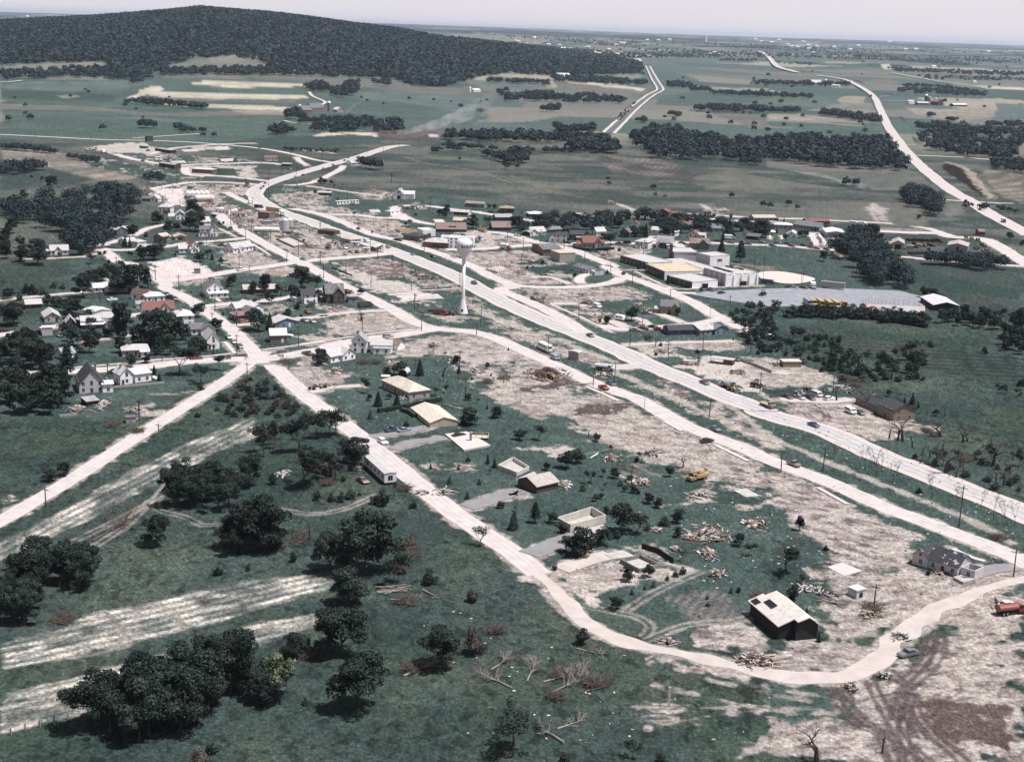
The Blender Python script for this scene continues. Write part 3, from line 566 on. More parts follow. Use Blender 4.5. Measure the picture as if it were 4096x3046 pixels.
road('highway', 'A3 420,660 650,695 740,730 850,790 920,850 970,950 1030,1080 1110,1200 1220,1340 1380,1490 1600,1660 B6 1200,195 1500,370 1800,560 2320,835', 14, R_NE)
road('county_road', 'A2 835,1160 960,1040 1105,905 1200,835 1285,785 1255,725 1215,655 1178,583', 19, R_AC)
road('lane', 'A3 1170,1262 1280,1265', 6, R_TRK); road('lane', 'A3 1230,1350 1700,1370 2030,1400', 9, R_ST); road('lane', 'B6 1190,378 1400,390 1600,405 2060,425', 5, R_TRK)
road('lane', 'A3 960,845 1060,840', 6, R_TRK); road('lane', 'A3 975,880 1230,885', 5, R_TRK); road('lane', 'A0 0,720 100,715 190,705', 8, R_TRK)
road('lane', 'A1 460,800 490,840 560,870 600,895 540,930', 6, R_TRK); road('lane', 'A1 240,1050 330,1070 500,1080 700,1085', 4, R_ST); road('lane', 'A1 780,1090 850,1070 930,1065', 5, R_ST)
road('lane', 'A3 1080,640 1400,700 1730,745', 9, R_TRK)
# drives and walks
for s_, wd_, m in (('E1 1000,320 1200,290 1350,265 1480,235', 4.5, R_GREY), ('E1 1200,430 1350,370 1500,345 1650,330', 4.5, R_GREY), ('E1 1830,930 2000,880 2222,800 E2 60,820', 6, R_GREY), ('E2 150,1340 350,1260 550,1180', 6.5, R_GREY), ('E2 420,1470 620,1400 850,1340', 6, R_TRK), ('C2 100,1310 400,1270 770,1245', 4, R_TRK), ('C4 710,320 850,370 1050,450', 5, R_TRK), ('C4 430,380 550,420 640,490', 4, R_TRK), ('C4 0,420 150,430 330,510', 6, R_TRK), ('C4 -640,210 -300,210 -180,240', 5, R_TRK), ('B3 1660,1440 1640,1380 1720,1330 1850,1320', 5, R_WALK), ('B3 1030,1370 1250,1360 1530,1450', 4, R_TRK), ('C4 830,0 960,60 1220,75', 5, R_WALK), ('E3 1760,1520 1950,1470 2120,1450', 5, R_GREY), ('C5 480,1440 750,1430 900,1400 1080,1420', 5, R_TRK), ('C5 1280,1420 1000,1450 700,1440 380,1420', 5, R_TRK), ('B2 1800,700 1750,630', 6, R_WALK), ('B5 1100,1020 1180,1130', 3, R_TRK), ('B4 900,900 1040,980 1130,1030', 7, R_ST), ('B4 640,900 690,850', 7, R_ST), ('B5 800,800 850,870 900,960', 9, R_ST), ('A1 350,1365 380,1400 450,1440', 6, R_TRK), ('C1 2040,1335 2222,1310', 3.5, R_TRK)):
    road('driveway', s_, wd_, m)
for s_ in ('C1 0,925 650,880 1120,830', 'C0 930,1020 1500,970 1560,960', 'C0 1750,945 2222,905', 'C0 380,1075 620,1050', 'C1 950,690 1070,830', 'C1 1430,790 1800,745 2222,690', 'C2 0,725 500,650 1000,580 1480,540', 'C2 740,100 1050,270', 'B1 870,740 1100,850', 'B1 870,800 1060,790', 'C4 0,1330 200,1430', 'C3 1730,1260 2150,1440', 'C3 1290,220 1700,400 2060,575', 'B4 80,1160 250,1260 550,1270', 'B4 450,1290 920,1500 1400,1490 2030,1470', 'E2 1330,190 1480,270', 'E2 1760,390 2050,530', 'E3 1600,1290 1750,1360 1880,1400', 'B1 690,1380 900,1370', 'C2 1040,70 1700,1000 1700,1000', 'B2 990,1560 1600,1530 2050,1505', 'B1 1300,940 1520,1080', 'E3 430,760 690,905', 'B5 250,830 260,880', 'B5 390,830 410,890', 'C1 770,275 1000,240', 'C1 840,140 890,180'):
    if s_.startswith('C2 1040'): continue
    road('sidewalk', s_, 1.5, R_WALK)
slab('parking_lot', 'C4 1180,100 1230,75 1340,55 C5 160,20 600,10 1000,10 1300,20 1900,45 2150,110 2222,130 2222,300 1300,300 1150,260 700,240 300,250 0,215', R_LOT)
slab('tennis_court', 'C5 1430,205 2222,250 2222,330 1560,330', mat('faded pink court', (.34, .25, .23), .9, .1), .06)
slab('tennis_court', 'C5 1600,225 2150,250 2150,310 1680,310', mat('faded blue court', (.28, .31, .33), .9, .1), .06)
slab('ball_field', [p for p in catmull(GL('B5 110,1330 130,1300 330,1290 550,1315 830,1385 640,1442 400,1440 150,1385'), 4, True)], mat('raked sand', (.44, .385, .365), .95, .06))
slab('bypass_lot', 'C4 800,360 1030,345 1150,385 880,400', mat('blue-grey slab', (.12, .12, .14), .9, .15)) if 0 else None

# grain of the soil: clods, tufts and stones at the size of a step
gg = np.random.default_rng(3)
lum = C.mean(1); gk = .22*(1-sst(.10, .18, lum))
C = C*(1-gk)[:, None]+(lum*gk)[:, None]*np.array([[1.02, 1.0, 1.06]])
amp = np.where(lum < .075, .24, .13)*np.interp(GR, [0, 700, 1400, 3000], [1, .9, .5, .2])
C *= np.exp(gg.normal(0, 1, len(C))*amp)[:, None]*(1+.5*amp*(fbm(GX/1.3, GY/1.9, 301, 2)-.5)*4)[:, None]
me = bpy.data.meshes.new('ground')
me.vertices.add(NA*NR); me.vertices.foreach_set('co', np.stack([GX, GY, GZ], 1).ravel().astype(np.float32))
ii, jj = np.meshgrid(np.arange(NR-1), np.arange(NA-1), indexing='ij'); q = (ii*NA+jj).ravel()
quads = np.stack([q, q+1, q+1+NA, q+NA], 1)[:, ::-1].astype(np.int32)
me.loops.add(quads.size); me.polygons.add(len(quads))
me.polygons.foreach_set('loop_start', np.arange(0, quads.size, 4, dtype=np.int32)); me.loops.foreach_set('vertex_index', quads.ravel())
ca = me.color_attributes.new('soil', 'FLOAT_COLOR', 'POINT')
ca.data.foreach_set('color', np.concatenate([np.clip(C, .004, .8), np.ones((len(C), 1))], 1).ravel().astype(np.float32))
me.update(calc_edges=True)
gm = bpy.data.materials.new('soil and grass'); gm.use_nodes = True; n = gm.node_tree.nodes; l = gm.node_tree.links; b = n['Principled BSDF']
b.inputs['Roughness'].default_value = .95; b.inputs['Specular IOR Level'].default_value = .05
at = n.new('ShaderNodeAttribute'); at.attribute_name = 'soil'
tc = n.new('ShaderNodeTexCoord'); nz = n.new('ShaderNodeTexNoise'); nz.inputs['Scale'].default_value = 1.1; nz.inputs['Detail'].default_value = 4; l.new(tc.outputs['Object'], nz.inputs['Vector'])
mr = n.new('ShaderNodeMapRange'); mr.inputs[1].default_value = .25; mr.inputs[2].default_value = .75; mr.inputs[3].default_value = .5; mr.inputs[4].default_value = 1.5; l.new(nz.outputs['Fac'], mr.inputs[0])
mu = n.new('ShaderNodeVectorMath'); mu.operation = 'SCALE'; l.new(at.outputs['Color'], mu.inputs[0]); l.new(mr.outputs[0], mu.inputs['Scale'])
l.new(mu.outputs[0], b.inputs['Base Color'])
me.materials.append(gm)
o = bpy.data.objects.new('ground', me); COL.objects.link(o); tag(o, kind='structure')
del C

# ================================================================= TREES
def leafmat(name, c, c_hi, objvar=.42):
    m = bpy.data.materials.new(name); m.use_nodes = True; n = m.node_tree.nodes; l = m.node_tree.links; b = n['Principled BSDF']
    b.inputs['Roughness'].default_value = .7; b.inputs['Specular IOR Level'].default_value = .15
    g = n.new('ShaderNodeNewGeometry'); nz = n.new('ShaderNodeTexNoise'); nz.inputs['Scale'].default_value = .35; nz.inputs['Detail'].default_value = 5; l.new(g.outputs['Position'], nz.inputs['Vector'])
    cr = n.new('ShaderNodeValToRGB'); cr.color_ramp.elements[0].position = .36; cr.color_ramp.elements[1].position = .66
    cr.color_ramp.elements[0].color = (*c, 1); cr.color_ramp.elements[1].color = (*c_hi, 1); l.new(nz.outputs['Fac'], cr.inputs[0])
    oi = n.new('ShaderNodeObjectInfo'); mr = n.new('ShaderNodeMapRange'); mr.inputs[3].default_value = 1-objvar; mr.inputs[4].default_value = 1+objvar; l.new(oi.outputs['Random'], mr.inputs[0])
    v = n.new('ShaderNodeVectorMath'); v.operation = 'SCALE'; l.new(cr.outputs[0], v.inputs[0]); l.new(mr.outputs[0], v.inputs['Scale']); l.new(v.outputs[0], b.inputs['Base Color'])
    return m
LEAF = leafmat('oak leaves', (.009, .016, .014), (.031, .048, .040)); LEAFL = leafmat('pale young leaves', (.022, .036, .030), (.045, .064, .052))
LEAFY = leafmat('yellow-green blossom', (.07, .10, .06), (.30, .33, .21)); NEEDLE = leafmat('spruce needles', (.008, .015, .013), (.019, .031, .027)); BLUEN = leafmat('blue spruce needles', (.016, .028, .030), (.036, .055, .056))
BROWNL = leafmat('withered leaves', (.034, .030, .027), (.072, .060, .054)); BARK = mat('bark', (.05, .042, .04), .95, .3, 2); DEADW = mat('stripped wood', (.055, .043, .041), .95, .35, 1.5); PALEW = mat('torn pale wood', (.20, .185, .172), .9, .3, 1.5); TWIG = mat('dry twigs', (.088, .074, .068), .95, .35, 1)
WOODM = leafmat('far foliage', (.008, .0165, .0195), (.022, .040, .045), 0)
rng = np.random.default_rng(11)
def unit(n, zlo=-1):
    z = rng.uniform(zlo, 1, n); t = rng.uniform(0, 2*np.pi, n); s = np.sqrt(1-z*z); return np.stack([s*np.cos(t), s*np.sin(t), z], 1)
def quads_at(P, N, S, flatten=.55):
    """leaf clumps: one bent quad at every point P, facing N, of size S"""
    n = len(P); N = N+rng.normal(0, flatten, (n, 3)); N /= np.linalg.norm(N, axis=1)[:, None]+1e-9
    a = np.cross(N, rng.normal(0, 1, (n, 3))); a /= np.linalg.norm(a, axis=1)[:, None]+1e-9; b = np.cross(N, a); S = np.asarray(S)[:, None]
    e = rng.uniform(.55, 1.15, (n, 4, 1))
    V = np.stack([P+a*S*e[:, 0], P+b*S*e[:, 1], P-a*S*e[:, 2], P-b*S*e[:, 3]], 1)
    return V.reshape(-1, 3)
def qmesh(name, V, m):
    me = bpy.data.meshes.new(name); nq = len(V)//4
    me.vertices.add(len(V)); me.vertices.foreach_set('co', V.astype(np.float32).ravel())
    me.loops.add(nq*4); me.polygons.add(nq); me.polygons.foreach_set('loop_start', np.arange(0, nq*4, 4, dtype=np.int32)); me.loops.foreach_set('vertex_index', np.arange(nq*4, dtype=np.int32))
    me.update(calc_edges=True); me.materials.append(m); return me
def branches(seed, H, spread=.5, levels=3, kids=4, r0=.022, trunk=.35, snap=0, mb=None):
    R = random.Random(seed); mb = mb or MB(); tips = []
    def grow(p, d, L, r, lv):
        d = (d+Vector((R.gauss(0, .1), R.gauss(0, .1), R.gauss(0, .07)))).normalized(); mid = p+d*L*.5
        d2 = (d+Vector((R.gauss(0, .22), R.gauss(0, .22), R.gauss(.05, .15)))).normalized(); q = mid+d2*L*.5
        n = 6 if lv == 0 else (5 if lv == 1 else 3)
        mb.tube(p, mid, r, r*.8, n, cap=lv == 0); mb.tube(mid, q, r*.8, r*.5, n, cap=lv < 2); tips.append((q, lv))
        if lv < levels:
            for k in range(kids+(R.random() < .5)):
                t = R.uniform(.45, 1) if lv else R.uniform(.75, 1)
                b = p.lerp(mid, t*2) if t < .5 else mid.lerp(q, t*2-1)
                a = R.uniform(0, 2*math.pi)+k*2.4; o = Vector((math.cos(a), math.sin(a), R.uniform(.25, .9)))
                if R.random() < snap and lv < 2: grow(b, (d2*.4+o*spread*1.6).normalized(), L*R.uniform(.2, .35), r*.5, levels)
                else: grow(b, (d2*.55+o*spread*1.5).normalized(), L*R.uniform(.55, .8)*(1.25 if lv == 0 else 1), r*.52, lv+1)
    grow(Vector((0, 0, -.02*H)), Vector((0, 0, 1)), H*trunk, H*r0, 0)
    return mb, tips
PRO = {}
def crown(name, blobs, nl, size, m, zl=-.5):
    w_ = np.array([b[1]**2 for b in blobs]); i = rng.choice(len(blobs), nl, p=w_/w_.sum())
    c = np.array([tuple(b[0]) for b in blobs])[i]; r = np.array([b[1] for b in blobs])[i]; d = unit(nl, zl)
    P = c+d*(r*rng.uniform(.62, 1.08, nl))[:, None]*np.array([1, 1, .82]); return qmesh(name, quads_at(P, d, size*rng.uniform(.6, 1.3, nl)), m)
def proto(key, trunk, crown_): PRO.setdefault(key, []).append((trunk, crown_))
for s in range(6):      # full leafy trees, ten metres tall
    R = random.Random(100+s); mb, tips = branches(100+s, 10, .5, 2, 4, .02, .32)
    bl = []
    for k in range(20):
        a = R.uniform(0, 6.28); q = math.sqrt(R.random())*3.5; z = R.uniform(2.5, 8.6); sh = math.sqrt(max(.15, 1-((z-5.2)/4.0)**2))
        bl.append((Vector((q*sh*math.cos(a), q*sh*math.sin(a), z)), R.uniform(.8, 1.6)))
    bl.append((Vector((0, 0, 5.6)), 2.3)); bl.append((Vector((0, 0, 8.4)), 1.2))
    tm = mb.mesh('trunk', BARK)
    proto('d', tm, crown('crown', bl, 1700, .37, LEAF)); proto('D', tm, crown('crown', bl, 7000, .20, LEAF)); proto('L', tm, crown('crown', bl, 2600, .30, LEAFY))
for s in range(5):      # half-stripped trees: limbs show through
    R = random.Random(200+s); mb, tips = branches(200+s, 10, .55, 3, 3, .016, .30); T = [t for t, lv in tips if lv >= 2 and R.random() < .5]
    bl = [(t+Vector((0, 0, .1)), R.uniform(.45, .95)) for t in T]; tm = mb.mesh('trunk', BARK)
    proto('s', tm, crown('crown', bl, 620, .28, LEAF, -1)); proto('S', tm, crown('crown', bl, 2100, .17, LEAF, -1)); proto('v', tm, crown('crown', bl, 420, .22, LEAFL, -1))
for s in range(5):
    mb, _ = branches(300+s, 10, .5, 3, 3, .042, .36, .35); proto('x', mb.mesh('trunk', DEADW), None)
    mb, _ = branches(340+s, 10, .30, 1, 2, .055, .7, .8); proto('n', mb.mesh('trunk', DEADW), None)
for s in range(4):      # spruce: tiers of drooping boughs
    R = np.random.default_rng(400+s)
    for key, nl, wdt, m in (('c', 1100, 2.3, NEEDLE), ('q', 1000, 3.4, BLUEN), ('i', 900, 2.9, NEEDLE)):
        z = 10*(1-np.sqrt(R.uniform(0, 1, nl)))*.97+.3 if key != 'i' else R.uniform(2.2, 9.6, nl); tier = np.floor(z/1.05)*1.05; f_ = (z-tier)/1.05
        rad_ = wdt*(1-z/10.2)**(.85 if key != 'i' else .6)*(1.12-.42*f_)*R.uniform(.55, 1.05, nl); t = R.uniform(0, 6.283, nl)
        if key == 'i': rad_ *= .55+.6*vn(t*2, z/1.3, s)
        d = np.stack([np.cos(t), np.sin(t), np.full(nl, .55)], 1); P = np.stack([rad_*np.cos(t), rad_*np.sin(t), z], 1)
        tm = MB().tube((0, 0, -.2), (0, 0, 9), .2, .04, 6).mesh('trunk', BARK); proto(key, tm, qmesh('crown', quads_at(P, d, R.uniform(.2, .42, nl), .5), m))
for s in range(5):      # bushes, three metres tall in a ten-metre frame
    R = random.Random(500+s); bl = [(Vector((R.uniform(-2.6, 2.6), R.uniform(-2.2, 2.2), R.uniform(1.2, 3.6))), R.uniform(1.1, 2.0)) for _ in range(8)]+[(Vector((R.uniform(-1.5, 1.5), 0, 6.8)), 1.5), (Vector((0, 0, 4)), 2.6)]
    mb, _ = branches(500+s, 5, .9, 1, 5, .02, .3); tm = mb.mesh('stem', BARK)
    proto('b', tm, crown('foliage', bl, 800, .46, LEAF, -.7)); proto('w', tm, crown('foliage', bl, 1500, .32, BROWNL, -.7))
for s in range(3):      # Lombardy-like poplars and young trees
    R = random.Random(600+s); bl = [(Vector((R.uniform(-.5, .5), R.uniform(-.5, .5), 1.2+.55*k)), .75+.25*R.random()) for k in range(15)]
    proto('p', MB().tube((0, 0, -.2), (0, 0, 8), .18, .05).mesh('trunk', BARK), crown('crown', bl, 1400, .26, LEAF, -.6))
    mb, tips = branches(620+s, 10, .20, 2, 3, .014, .55); bl = [(t, .5) for t, lv in tips if t.z > 4]
    proto('y', mb.mesh('trunk', BARK), crown('crown', bl, 190, .15, LEAFL, -1))
    bl = [(Vector((R.uniform(-1.7, 1.7), R.uniform(-1.7, 1.7), R.uniform(3.2, 8.6))), R.uniform(1.2, 1.9)) for _ in range(12)]
    proto('r', MB().tube((0, 0, -.2), (0, 0, 5), .28, .15).mesh('trunk', BARK), crown('crown', bl, 2600, .30, LEAF))
KN = {'d': ('leafy_tree', 'tree', 'dark leafy tree'), 'D': ('leafy_tree', 'tree', 'broad dark tree'), 'L': ('leafy_tree', 'tree', 'yellow-green tree'), 's': ('stripped_tree', 'tree', 'half-stripped tree'), 'S': ('stripped_tree', 'tree', 'tall half-stripped tree'), 'v': ('stripped_tree', 'tree', 'thin pale tree'),
      'x': ('dead_tree', 'dead tree', 'bare dead tree'), 'n': ('tree_snag', 'dead tree', 'snapped bare tree trunk'), 'c': ('conifer', 'conifer', 'dark pointed conifer'), 'q': ('spruce', 'spruce', 'small blue-green spruce'), 'i': ('pine_tree', 'pine', 'open-crowned dark pine'), 'b': ('shrub', 'bush', 'dark green bush'), 'w': ('withered_shrub', 'bush', 'brown withered bush'), 'p': ('poplar', 'poplar', 'tall narrow poplar'), 'y': ('sapling', 'sapling', 'thin tall roadside sapling'), 'r': ('leafy_tree', 'tree', 'round dense dark tree')}
def plant(k, loc, h, wide=1., label=None, group=None):
    tm, cm = random.choice(PRO[k]); nm, cat, ds = KN[k]
    t = thing(nm, label or ds, cat, loc, random.uniform(0, 6.28), group); s = h/10; t.scale = (s*wide, s*wide, s)
    o = bpy.data.objects.new('trunk' if k not in 'bw' else 'stem', tm); COL.objects.link(o); o.parent = t
    if cm: o = bpy.data.objects.new('crown' if k not in 'bw' else 'foliage', cm); COL.objects.link(o); o.parent = t
    return t
def vpx(P, tl, dy):
    """height in metres of something dy tile pixels tall standing at P"""
    a = proj(P); b = proj((P[0], P[1], P[2]+5)); return dy*TIL[tl][2]/(np.linalg.norm(b-a)*FPX)*5
def ordlabel(items, zone):
    """items: (object, kind); name each by its place from the left among its own kind in the zone"""
    byk = {}
    for o, k in items: byk.setdefault(KN[k][2], []).append(o)
    for ds, L in byk.items():
        L.sort(key=lambda o: proj(o.location)[0])
        if len(L) == 1: L[0]['label'] = f'only {ds} {zone}'
        elif len(L) <= 20:
            for i, o in enumerate(L):
                o['label'] = f'{ds} {zone}, {ORD[i]} from left'; o['group'] = f'{ds}s {zone}'
        else:
            for o in L: o['label'] = f'one of the many {ds}s crowded {zone}'; o['group'] = f'{ds}s {zone}'
def spots(zone, s):
    it = []; tl = 'O'
    for w_ in s.split():
        if ',' not in w_: tl = w_; continue
        a = w_.split(','); x, y, dy = map(float, a[:3]); k = a[3]; P = G(tl, x, y); h = vpx(P, tl, dy)
        if k in 'bw': h = h*1.15
        wd_ = float(a[4]) if len(a) > 4 else random.uniform(.95, 1.25)*(1.18 if k in 'dDL' else 1)
        it.append((plant(k, P, max(h, .8), wd_), k))
    ordlabel(it, zone)
def inpoly(x, y, P):
    c = False; n = len(P)
    for i in range(n):
        (ax, ay), (bx, by) = P[i], P[(i+1) % n]
        if (ay > y) != (by > y) and x < (bx-ax)*(y-ay)/(by-ay)+ax: c = not c
    return c
def scatter(s, n, sep=.5):
    tl, *w_ = s.split(); P = [tuple(map(float, a.split(','))) for a in w_]; out = []; g = 0
    xs = [p[0] for p in P]; ys = [p[1] for p in P]; d = math.sqrt((max(xs)-min(xs))*(max(ys)-min(ys))/n)*sep
    while len(out) < n and g < 8000:
        g += 1; x, y = random.uniform(min(xs), max(xs)), random.uniform(min(ys), max(ys))
        if inpoly(x, y, P) and (g > 4000 or all(math.hypot(x-a, (y-b)*1.6) > d for a, b in out)): out.append((x, y))
    return tl, out
def grove(zone, s, n, h0, h1, kinds):
    tl, L = scatter(s, n); it = []
    for x, y in L:
        k = random.choice(kinds); hh = .86*random.uniform(h0, h1)*(.3 if k in 'bw' else 1); it.append((plant(k, G(tl, x, y), hh*(1.15 if k in 'bw' else 1), random.uniform(.85, 1.15)*(1.5 if k in 'bw' else 1)), k))
    ordlabel(it, zone)
spots('at the left edge of the village', 'B0 480,1200,340,D 770,870,110,c 650,250,190,d 400,95,45,b 535,135,60,d 300,360,120,d 1160,1190,210,s 1290,1140,170,s 1590,975,150,c 1650,980,130,c 1690,850,170,d 1850,850,70,b 1960,1145,210,d 2130,800,120,d 1985,690,180,s 1490,1570,300,d 1640,1560,380,d 1760,1490,300,d 1880,1505,270,i 1060,1620,330,D 1300,1410,190,d 1180,1460,210,d 1450,1340,150,d 1380,1330,160,d 70,950,150,d 170,1190,110,x 260,1150,60,b 780,1130,120,s 1000,1070,170,d 900,1000,150,d 1110,950,130,d 60,1045,160,d 340,1560,130,b 420,1580,150,b 540,1590,110,b 680,1500,90,b 800,1510,80,b 2110,370,110,x 100,1640,160,d 240,1651,100,b 600,1640,110,b')
spots('around the upper left shops', 'B1 560,600,240,D 590,780,270,D 500,770,190,d 690,600,120,x 820,650,150,s 900,740,130,s 230,790,150,d 340,770,120,d 730,1130,200,s 640,1165,140,d 790,1140,100,c 900,1170,75,b 320,1085,45,b 50,1140,190,d 1460,1560,260,r 1040,1475,150,d 1000,1490,80,d 780,1430,80,d 1930,1540,340,d 2100,1560,310,s 1660,1600,160,n 1730,1500,120,x 90,690,180,d 1880,230,120,x 1960,275,80,n 1030,1640,30,b 520,1560,35,b 1950,910,50,b')
spots('along upper village streets', 'B2 260,175,90,d 310,175,80,d 400,185,60,d 440,208,40,b 540,205,25,b 190,295,50,b 1340,695,55,b 690,600,120,v 1545,740,80,x 1860,560,130,d 1770,580,90,d 1830,615,100,d 770,1580,95,d 2200,640,90,d 920,800,40,b 1470,575,40,b 480,375,35,b 1600,760,45,b')
spots('behind the water tower', 'B3 480,720,180,s 290,740,160,d 560,500,70,d 500,490,60,d 840,740,170,d 1120,740,190,d 1230,640,90,d 1300,680,110,c 1540,660,130,d 1620,650,100,d 1460,640,90,d 1870,670,160,d 1950,660,130,d 2120,740,170,d 2030,1020,330,s 1800,830,170,s 1950,890,130,s 890,840,200,s 980,1250,45,b 1050,1240,30,b 2000,1320,60,b 1580,1370,65,d 1180,1190,60,b 910,550,40,c 740,450,30,b 660,560,50,b 1720,760,110,d 2150,1030,60,b')
spots('around and behind the school', 'B4 350,625,135,c,1.5 480,640,105,d 570,640,90,c 650,640,100,d 790,680,130,d 860,690,110,d 950,610,70,d 580,850,190,c 520,840,140,d 400,840,130,d 860,870,240,d 1250,780,170,d 1340,850,190,s 1640,850,250,c,1.5 1560,890,130,c 1540,1035,180,c,1.3 1780,1170,280,i 2040,850,220,D 1800,770,110,c 1440,620,70,d 1660,620,60,d 1850,640,50,d 1100,690,70,d 1010,820,80,d 865,1440,115,c 1130,1505,75,b 500,1260,75,b 420,1270,130,v 760,1390,130,s 1150,1290,110,v 1280,1530,55,b 1880,1460,80,c 1780,1475,60,c 980,1035,55,b 300,830,100,d 450,850,110,d 1400,830,110,s 230,730,90,d 300,1330,60,b')
spots('by sheds and ball field', 'B5 130,850,230,D 340,800,80,c 430,660,60,c 335,655,55,d 730,680,70,d 950,760,80,d 790,775,60,c 830,775,65,c 450,890,80,d 630,860,100,d 710,850,95,d 930,1160,140,d,1.25 2140,625,60,d 1540,900,230,d 1600,960,200,d B6 2040,890,110,d 2195,960,75,d 885,620,60,d 940,1620,150,D 1060,1640,150,d')
grove('at left margin above meadow', 'O 0,580 55,575 60,540 30,500 0,500', 7, 9, 13, 'd')
grove('in row by school buses', 'C5 360,370 1350,410 1700,450 2222,510 2222,400 1700,360 1350,340 640,330', 44, 17, 25, 'bbbbbb')
grove('in row below white-roofed shed', 'C6 1000,450 1880,550 1900,420 1500,390', 20, 6, 9, 'd')
grove('in scrub below the buses', 'C5 0,420 300,350 400,700 800,600 1300,700 900,1010 500,940 250,880 0,720', 48, 7, 13, 'bbbbbs')
grove('in copse right of gravel yard', 'C5 1100,900 1450,870 2222,860 2222,1190 1500,1190 900,1080', 58, 8, 15, 'bbbbbsx')
grove('in thicket by school street', 'C4 1640,340 1800,240 2200,220 2222,870 2000,860 1700,480', 40, 8, 14, 'bbbbbs')
grove('at the right margin', 'C6 1850,770 1950,650 2222,640 2222,870', 10, 6, 9, 'd')
grove('at the far right margin', 'C6 2060,570 2222,400 2222,570', 6, 9, 12, 'd')
grove('on the right-hand meadow', 'C6 1800,1310 1960,1310 2222,1390 2222,1290 1900,1250', 9, 3, 7, 'bbd')
grove('on slope between two streets', 'C1 1230,1160 1400,1130 1700,1370 1900,1520 2080,1651 600,1651 900,1420', 46, 6, 12, 'bbbbbw')
grove('at left edge amid houses', 'C0 0,1020 0,800 150,760 330,800 560,860 620,1060 480,1070 150,1120', 13, 9, 13, 'd')
grove('around big dark-roofed house', 'C0 0,1640 0,1300 300,1300 560,1240 880,1240 950,1400 800,1600 300,1645', 17, 9, 13, 'ddds')
grove('in clump above the stubble', 'E0 0,1660 200,1560 300,1500 600,1480 900,1480 970,1560 880,1640 400,1700', 14, 10, 14, 'DDDS')
grove('at left end of the stubble', 'F0 0,520 0,250 250,250 400,350 250,480', 6, 8, 11, 'D')
grove('in grove by upper stubble', 'E0 1430,930 1500,820 1750,800 2000,760 2200,700 2130,930 1950,970 1700,960', 17, 9, 14, 'DSSS')
grove('in the middle pasture', 'E0 1860,1400 2000,1400 2222,1320 2222,1200 2000,1200', 7, 8, 12, 'DSS')
grove('in great clump at bottom left', 'F0 720,1390 900,1500 1500,1480 1700,1340 1850,1260 1980,1220 2100,1120 2222,900 2000,880 1600,1060 1200,1200 800,1300', 21, 12, 15.5, 'DDSDS')
grove('in scrub by right highway', 'E3 1200,500 1500,450 2222,430 2222,880 2000,800 1500,630', 34, 5, 10, 'bbbxxs')
spots('among the left-hand houses', 'C0 860,1140,430,i,1.2 930,740,230,d 1090,755,45,b 170,480,320,D 750,310,210,d 930,340,240,d 1500,640,470,p 1575,650,480,p 1420,600,130,d 1350,620,120,d 1260,700,130,v 2050,740,500,d 2150,720,400,d 1930,710,430,d 1990,850,130,d 1680,1005,170,d 1960,1095,115,c 2025,1185,95,c 1870,955,120,d 960,1010,170,d,.6 600,230,110,d 690,235,120,d 1450,1258,45,b')
spots('around the street crossing', 'C1 100,630,400,d 620,372,180,d 830,545,175,d 925,350,45,b 1370,545,280,d 1520,535,230,c 1860,275,85,b,1.5 1745,385,125,d 1920,372,45,b 630,785,160,d 700,805,120,d 380,1110,560,S 650,1210,380,S 890,1055,290,S 450,720,240,s 800,850,260,x 1665,925,125,v 2170,965,200,d 50,1095,115,c 120,1175,105,c 1097,457,50,c 640,1300,90,b')
spots('on lots below water tower', 'C2 260,985,170,d 180,905,65,b 1690,855,245,v,1.2 1840,895,125,v 1520,1115,230,c 2015,1088,115,c 1270,1115,180,d 1100,1125,115,d 850,1335,260,s 1810,1145,200,n 1720,1370,170,s 1870,1335,150,s 990,1505,200,c,1.4 1230,1495,160,c,1.4 1130,1415,85,d 880,1435,85,d 1800,1525,170,x 125,1300,55,b 178,1300,50,b 260,1285,45,b 320,1275,55,b 785,425,260,x 1980,965,105,d 2140,1425,85,d C3 740,798,48,c 470,1025,80,d 280,1168,45,b 520,1122,40,b 220,1432,75,d 350,1472,95,s 890,1462,110,x 470,1542,65,c 600,1645,145,d 250,1660,160,d 80,960,100,d')
spots('near tan and blue houses', 'C3 1905,445,55,d 1990,468,90,d C4 400,425,190,d 90,465,110,d 985,355,110,r 700,750,140,x 640,690,110,v 772,742,55,b 710,862,55,b 1690,668,52,c 1060,478,70,x 585,665,35,b 1235,830,60,b')
spots('around the gravel yard', 'C5 1500,1530,320,x 2060,1485,170,c 1960,1475,95,c 1760,1385,95,d 1100,1435,200,n 1390,1190,50,w 1170,1170,70,w,1.6 720,1300,45,b C6 1030,755,95,b 1720,835,105,b 1960,355,95,d 1100,1625,85,d 1220,1635,165,x 880,1525,85,c')
spots('in left foreground fields', 'E0 440,700,110,d 555,655,120,d 1360,1260,270,D,1.2 120,1450,160,x 60,1480,150,s 1150,1130,35,b 520,1250,40,b 1900,1520,90,b 2150,1480,60,b')
spots('along the upper diagonal street', 'E1 520,330,310,S 640,320,330,S 690,310,290,S 380,460,440,S 70,475,330,S 170,410,300,s 390,755,470,S,1.2 555,710,340,S,1.2 690,690,260,s 720,485,190,x 860,590,290,D 530,865,85,b 650,875,75,b 740,885,95,b 820,855,95,b 1090,905,130,b,1.5 1365,935,75,b 760,705,55,b 150,725,100,b 1210,760,60,w 900,830,40,b')
spots('along the lower diagonal street', 'E1 950,1510,600,D,1.15 650,1480,340,D 1200,1610,350,S 70,1290,500,D 100,1300,300,D 470,1210,180,n 1950,1280,250,v 330,1400,90,b 1250,1500,120,w 1330,1280,120,w,1.6')
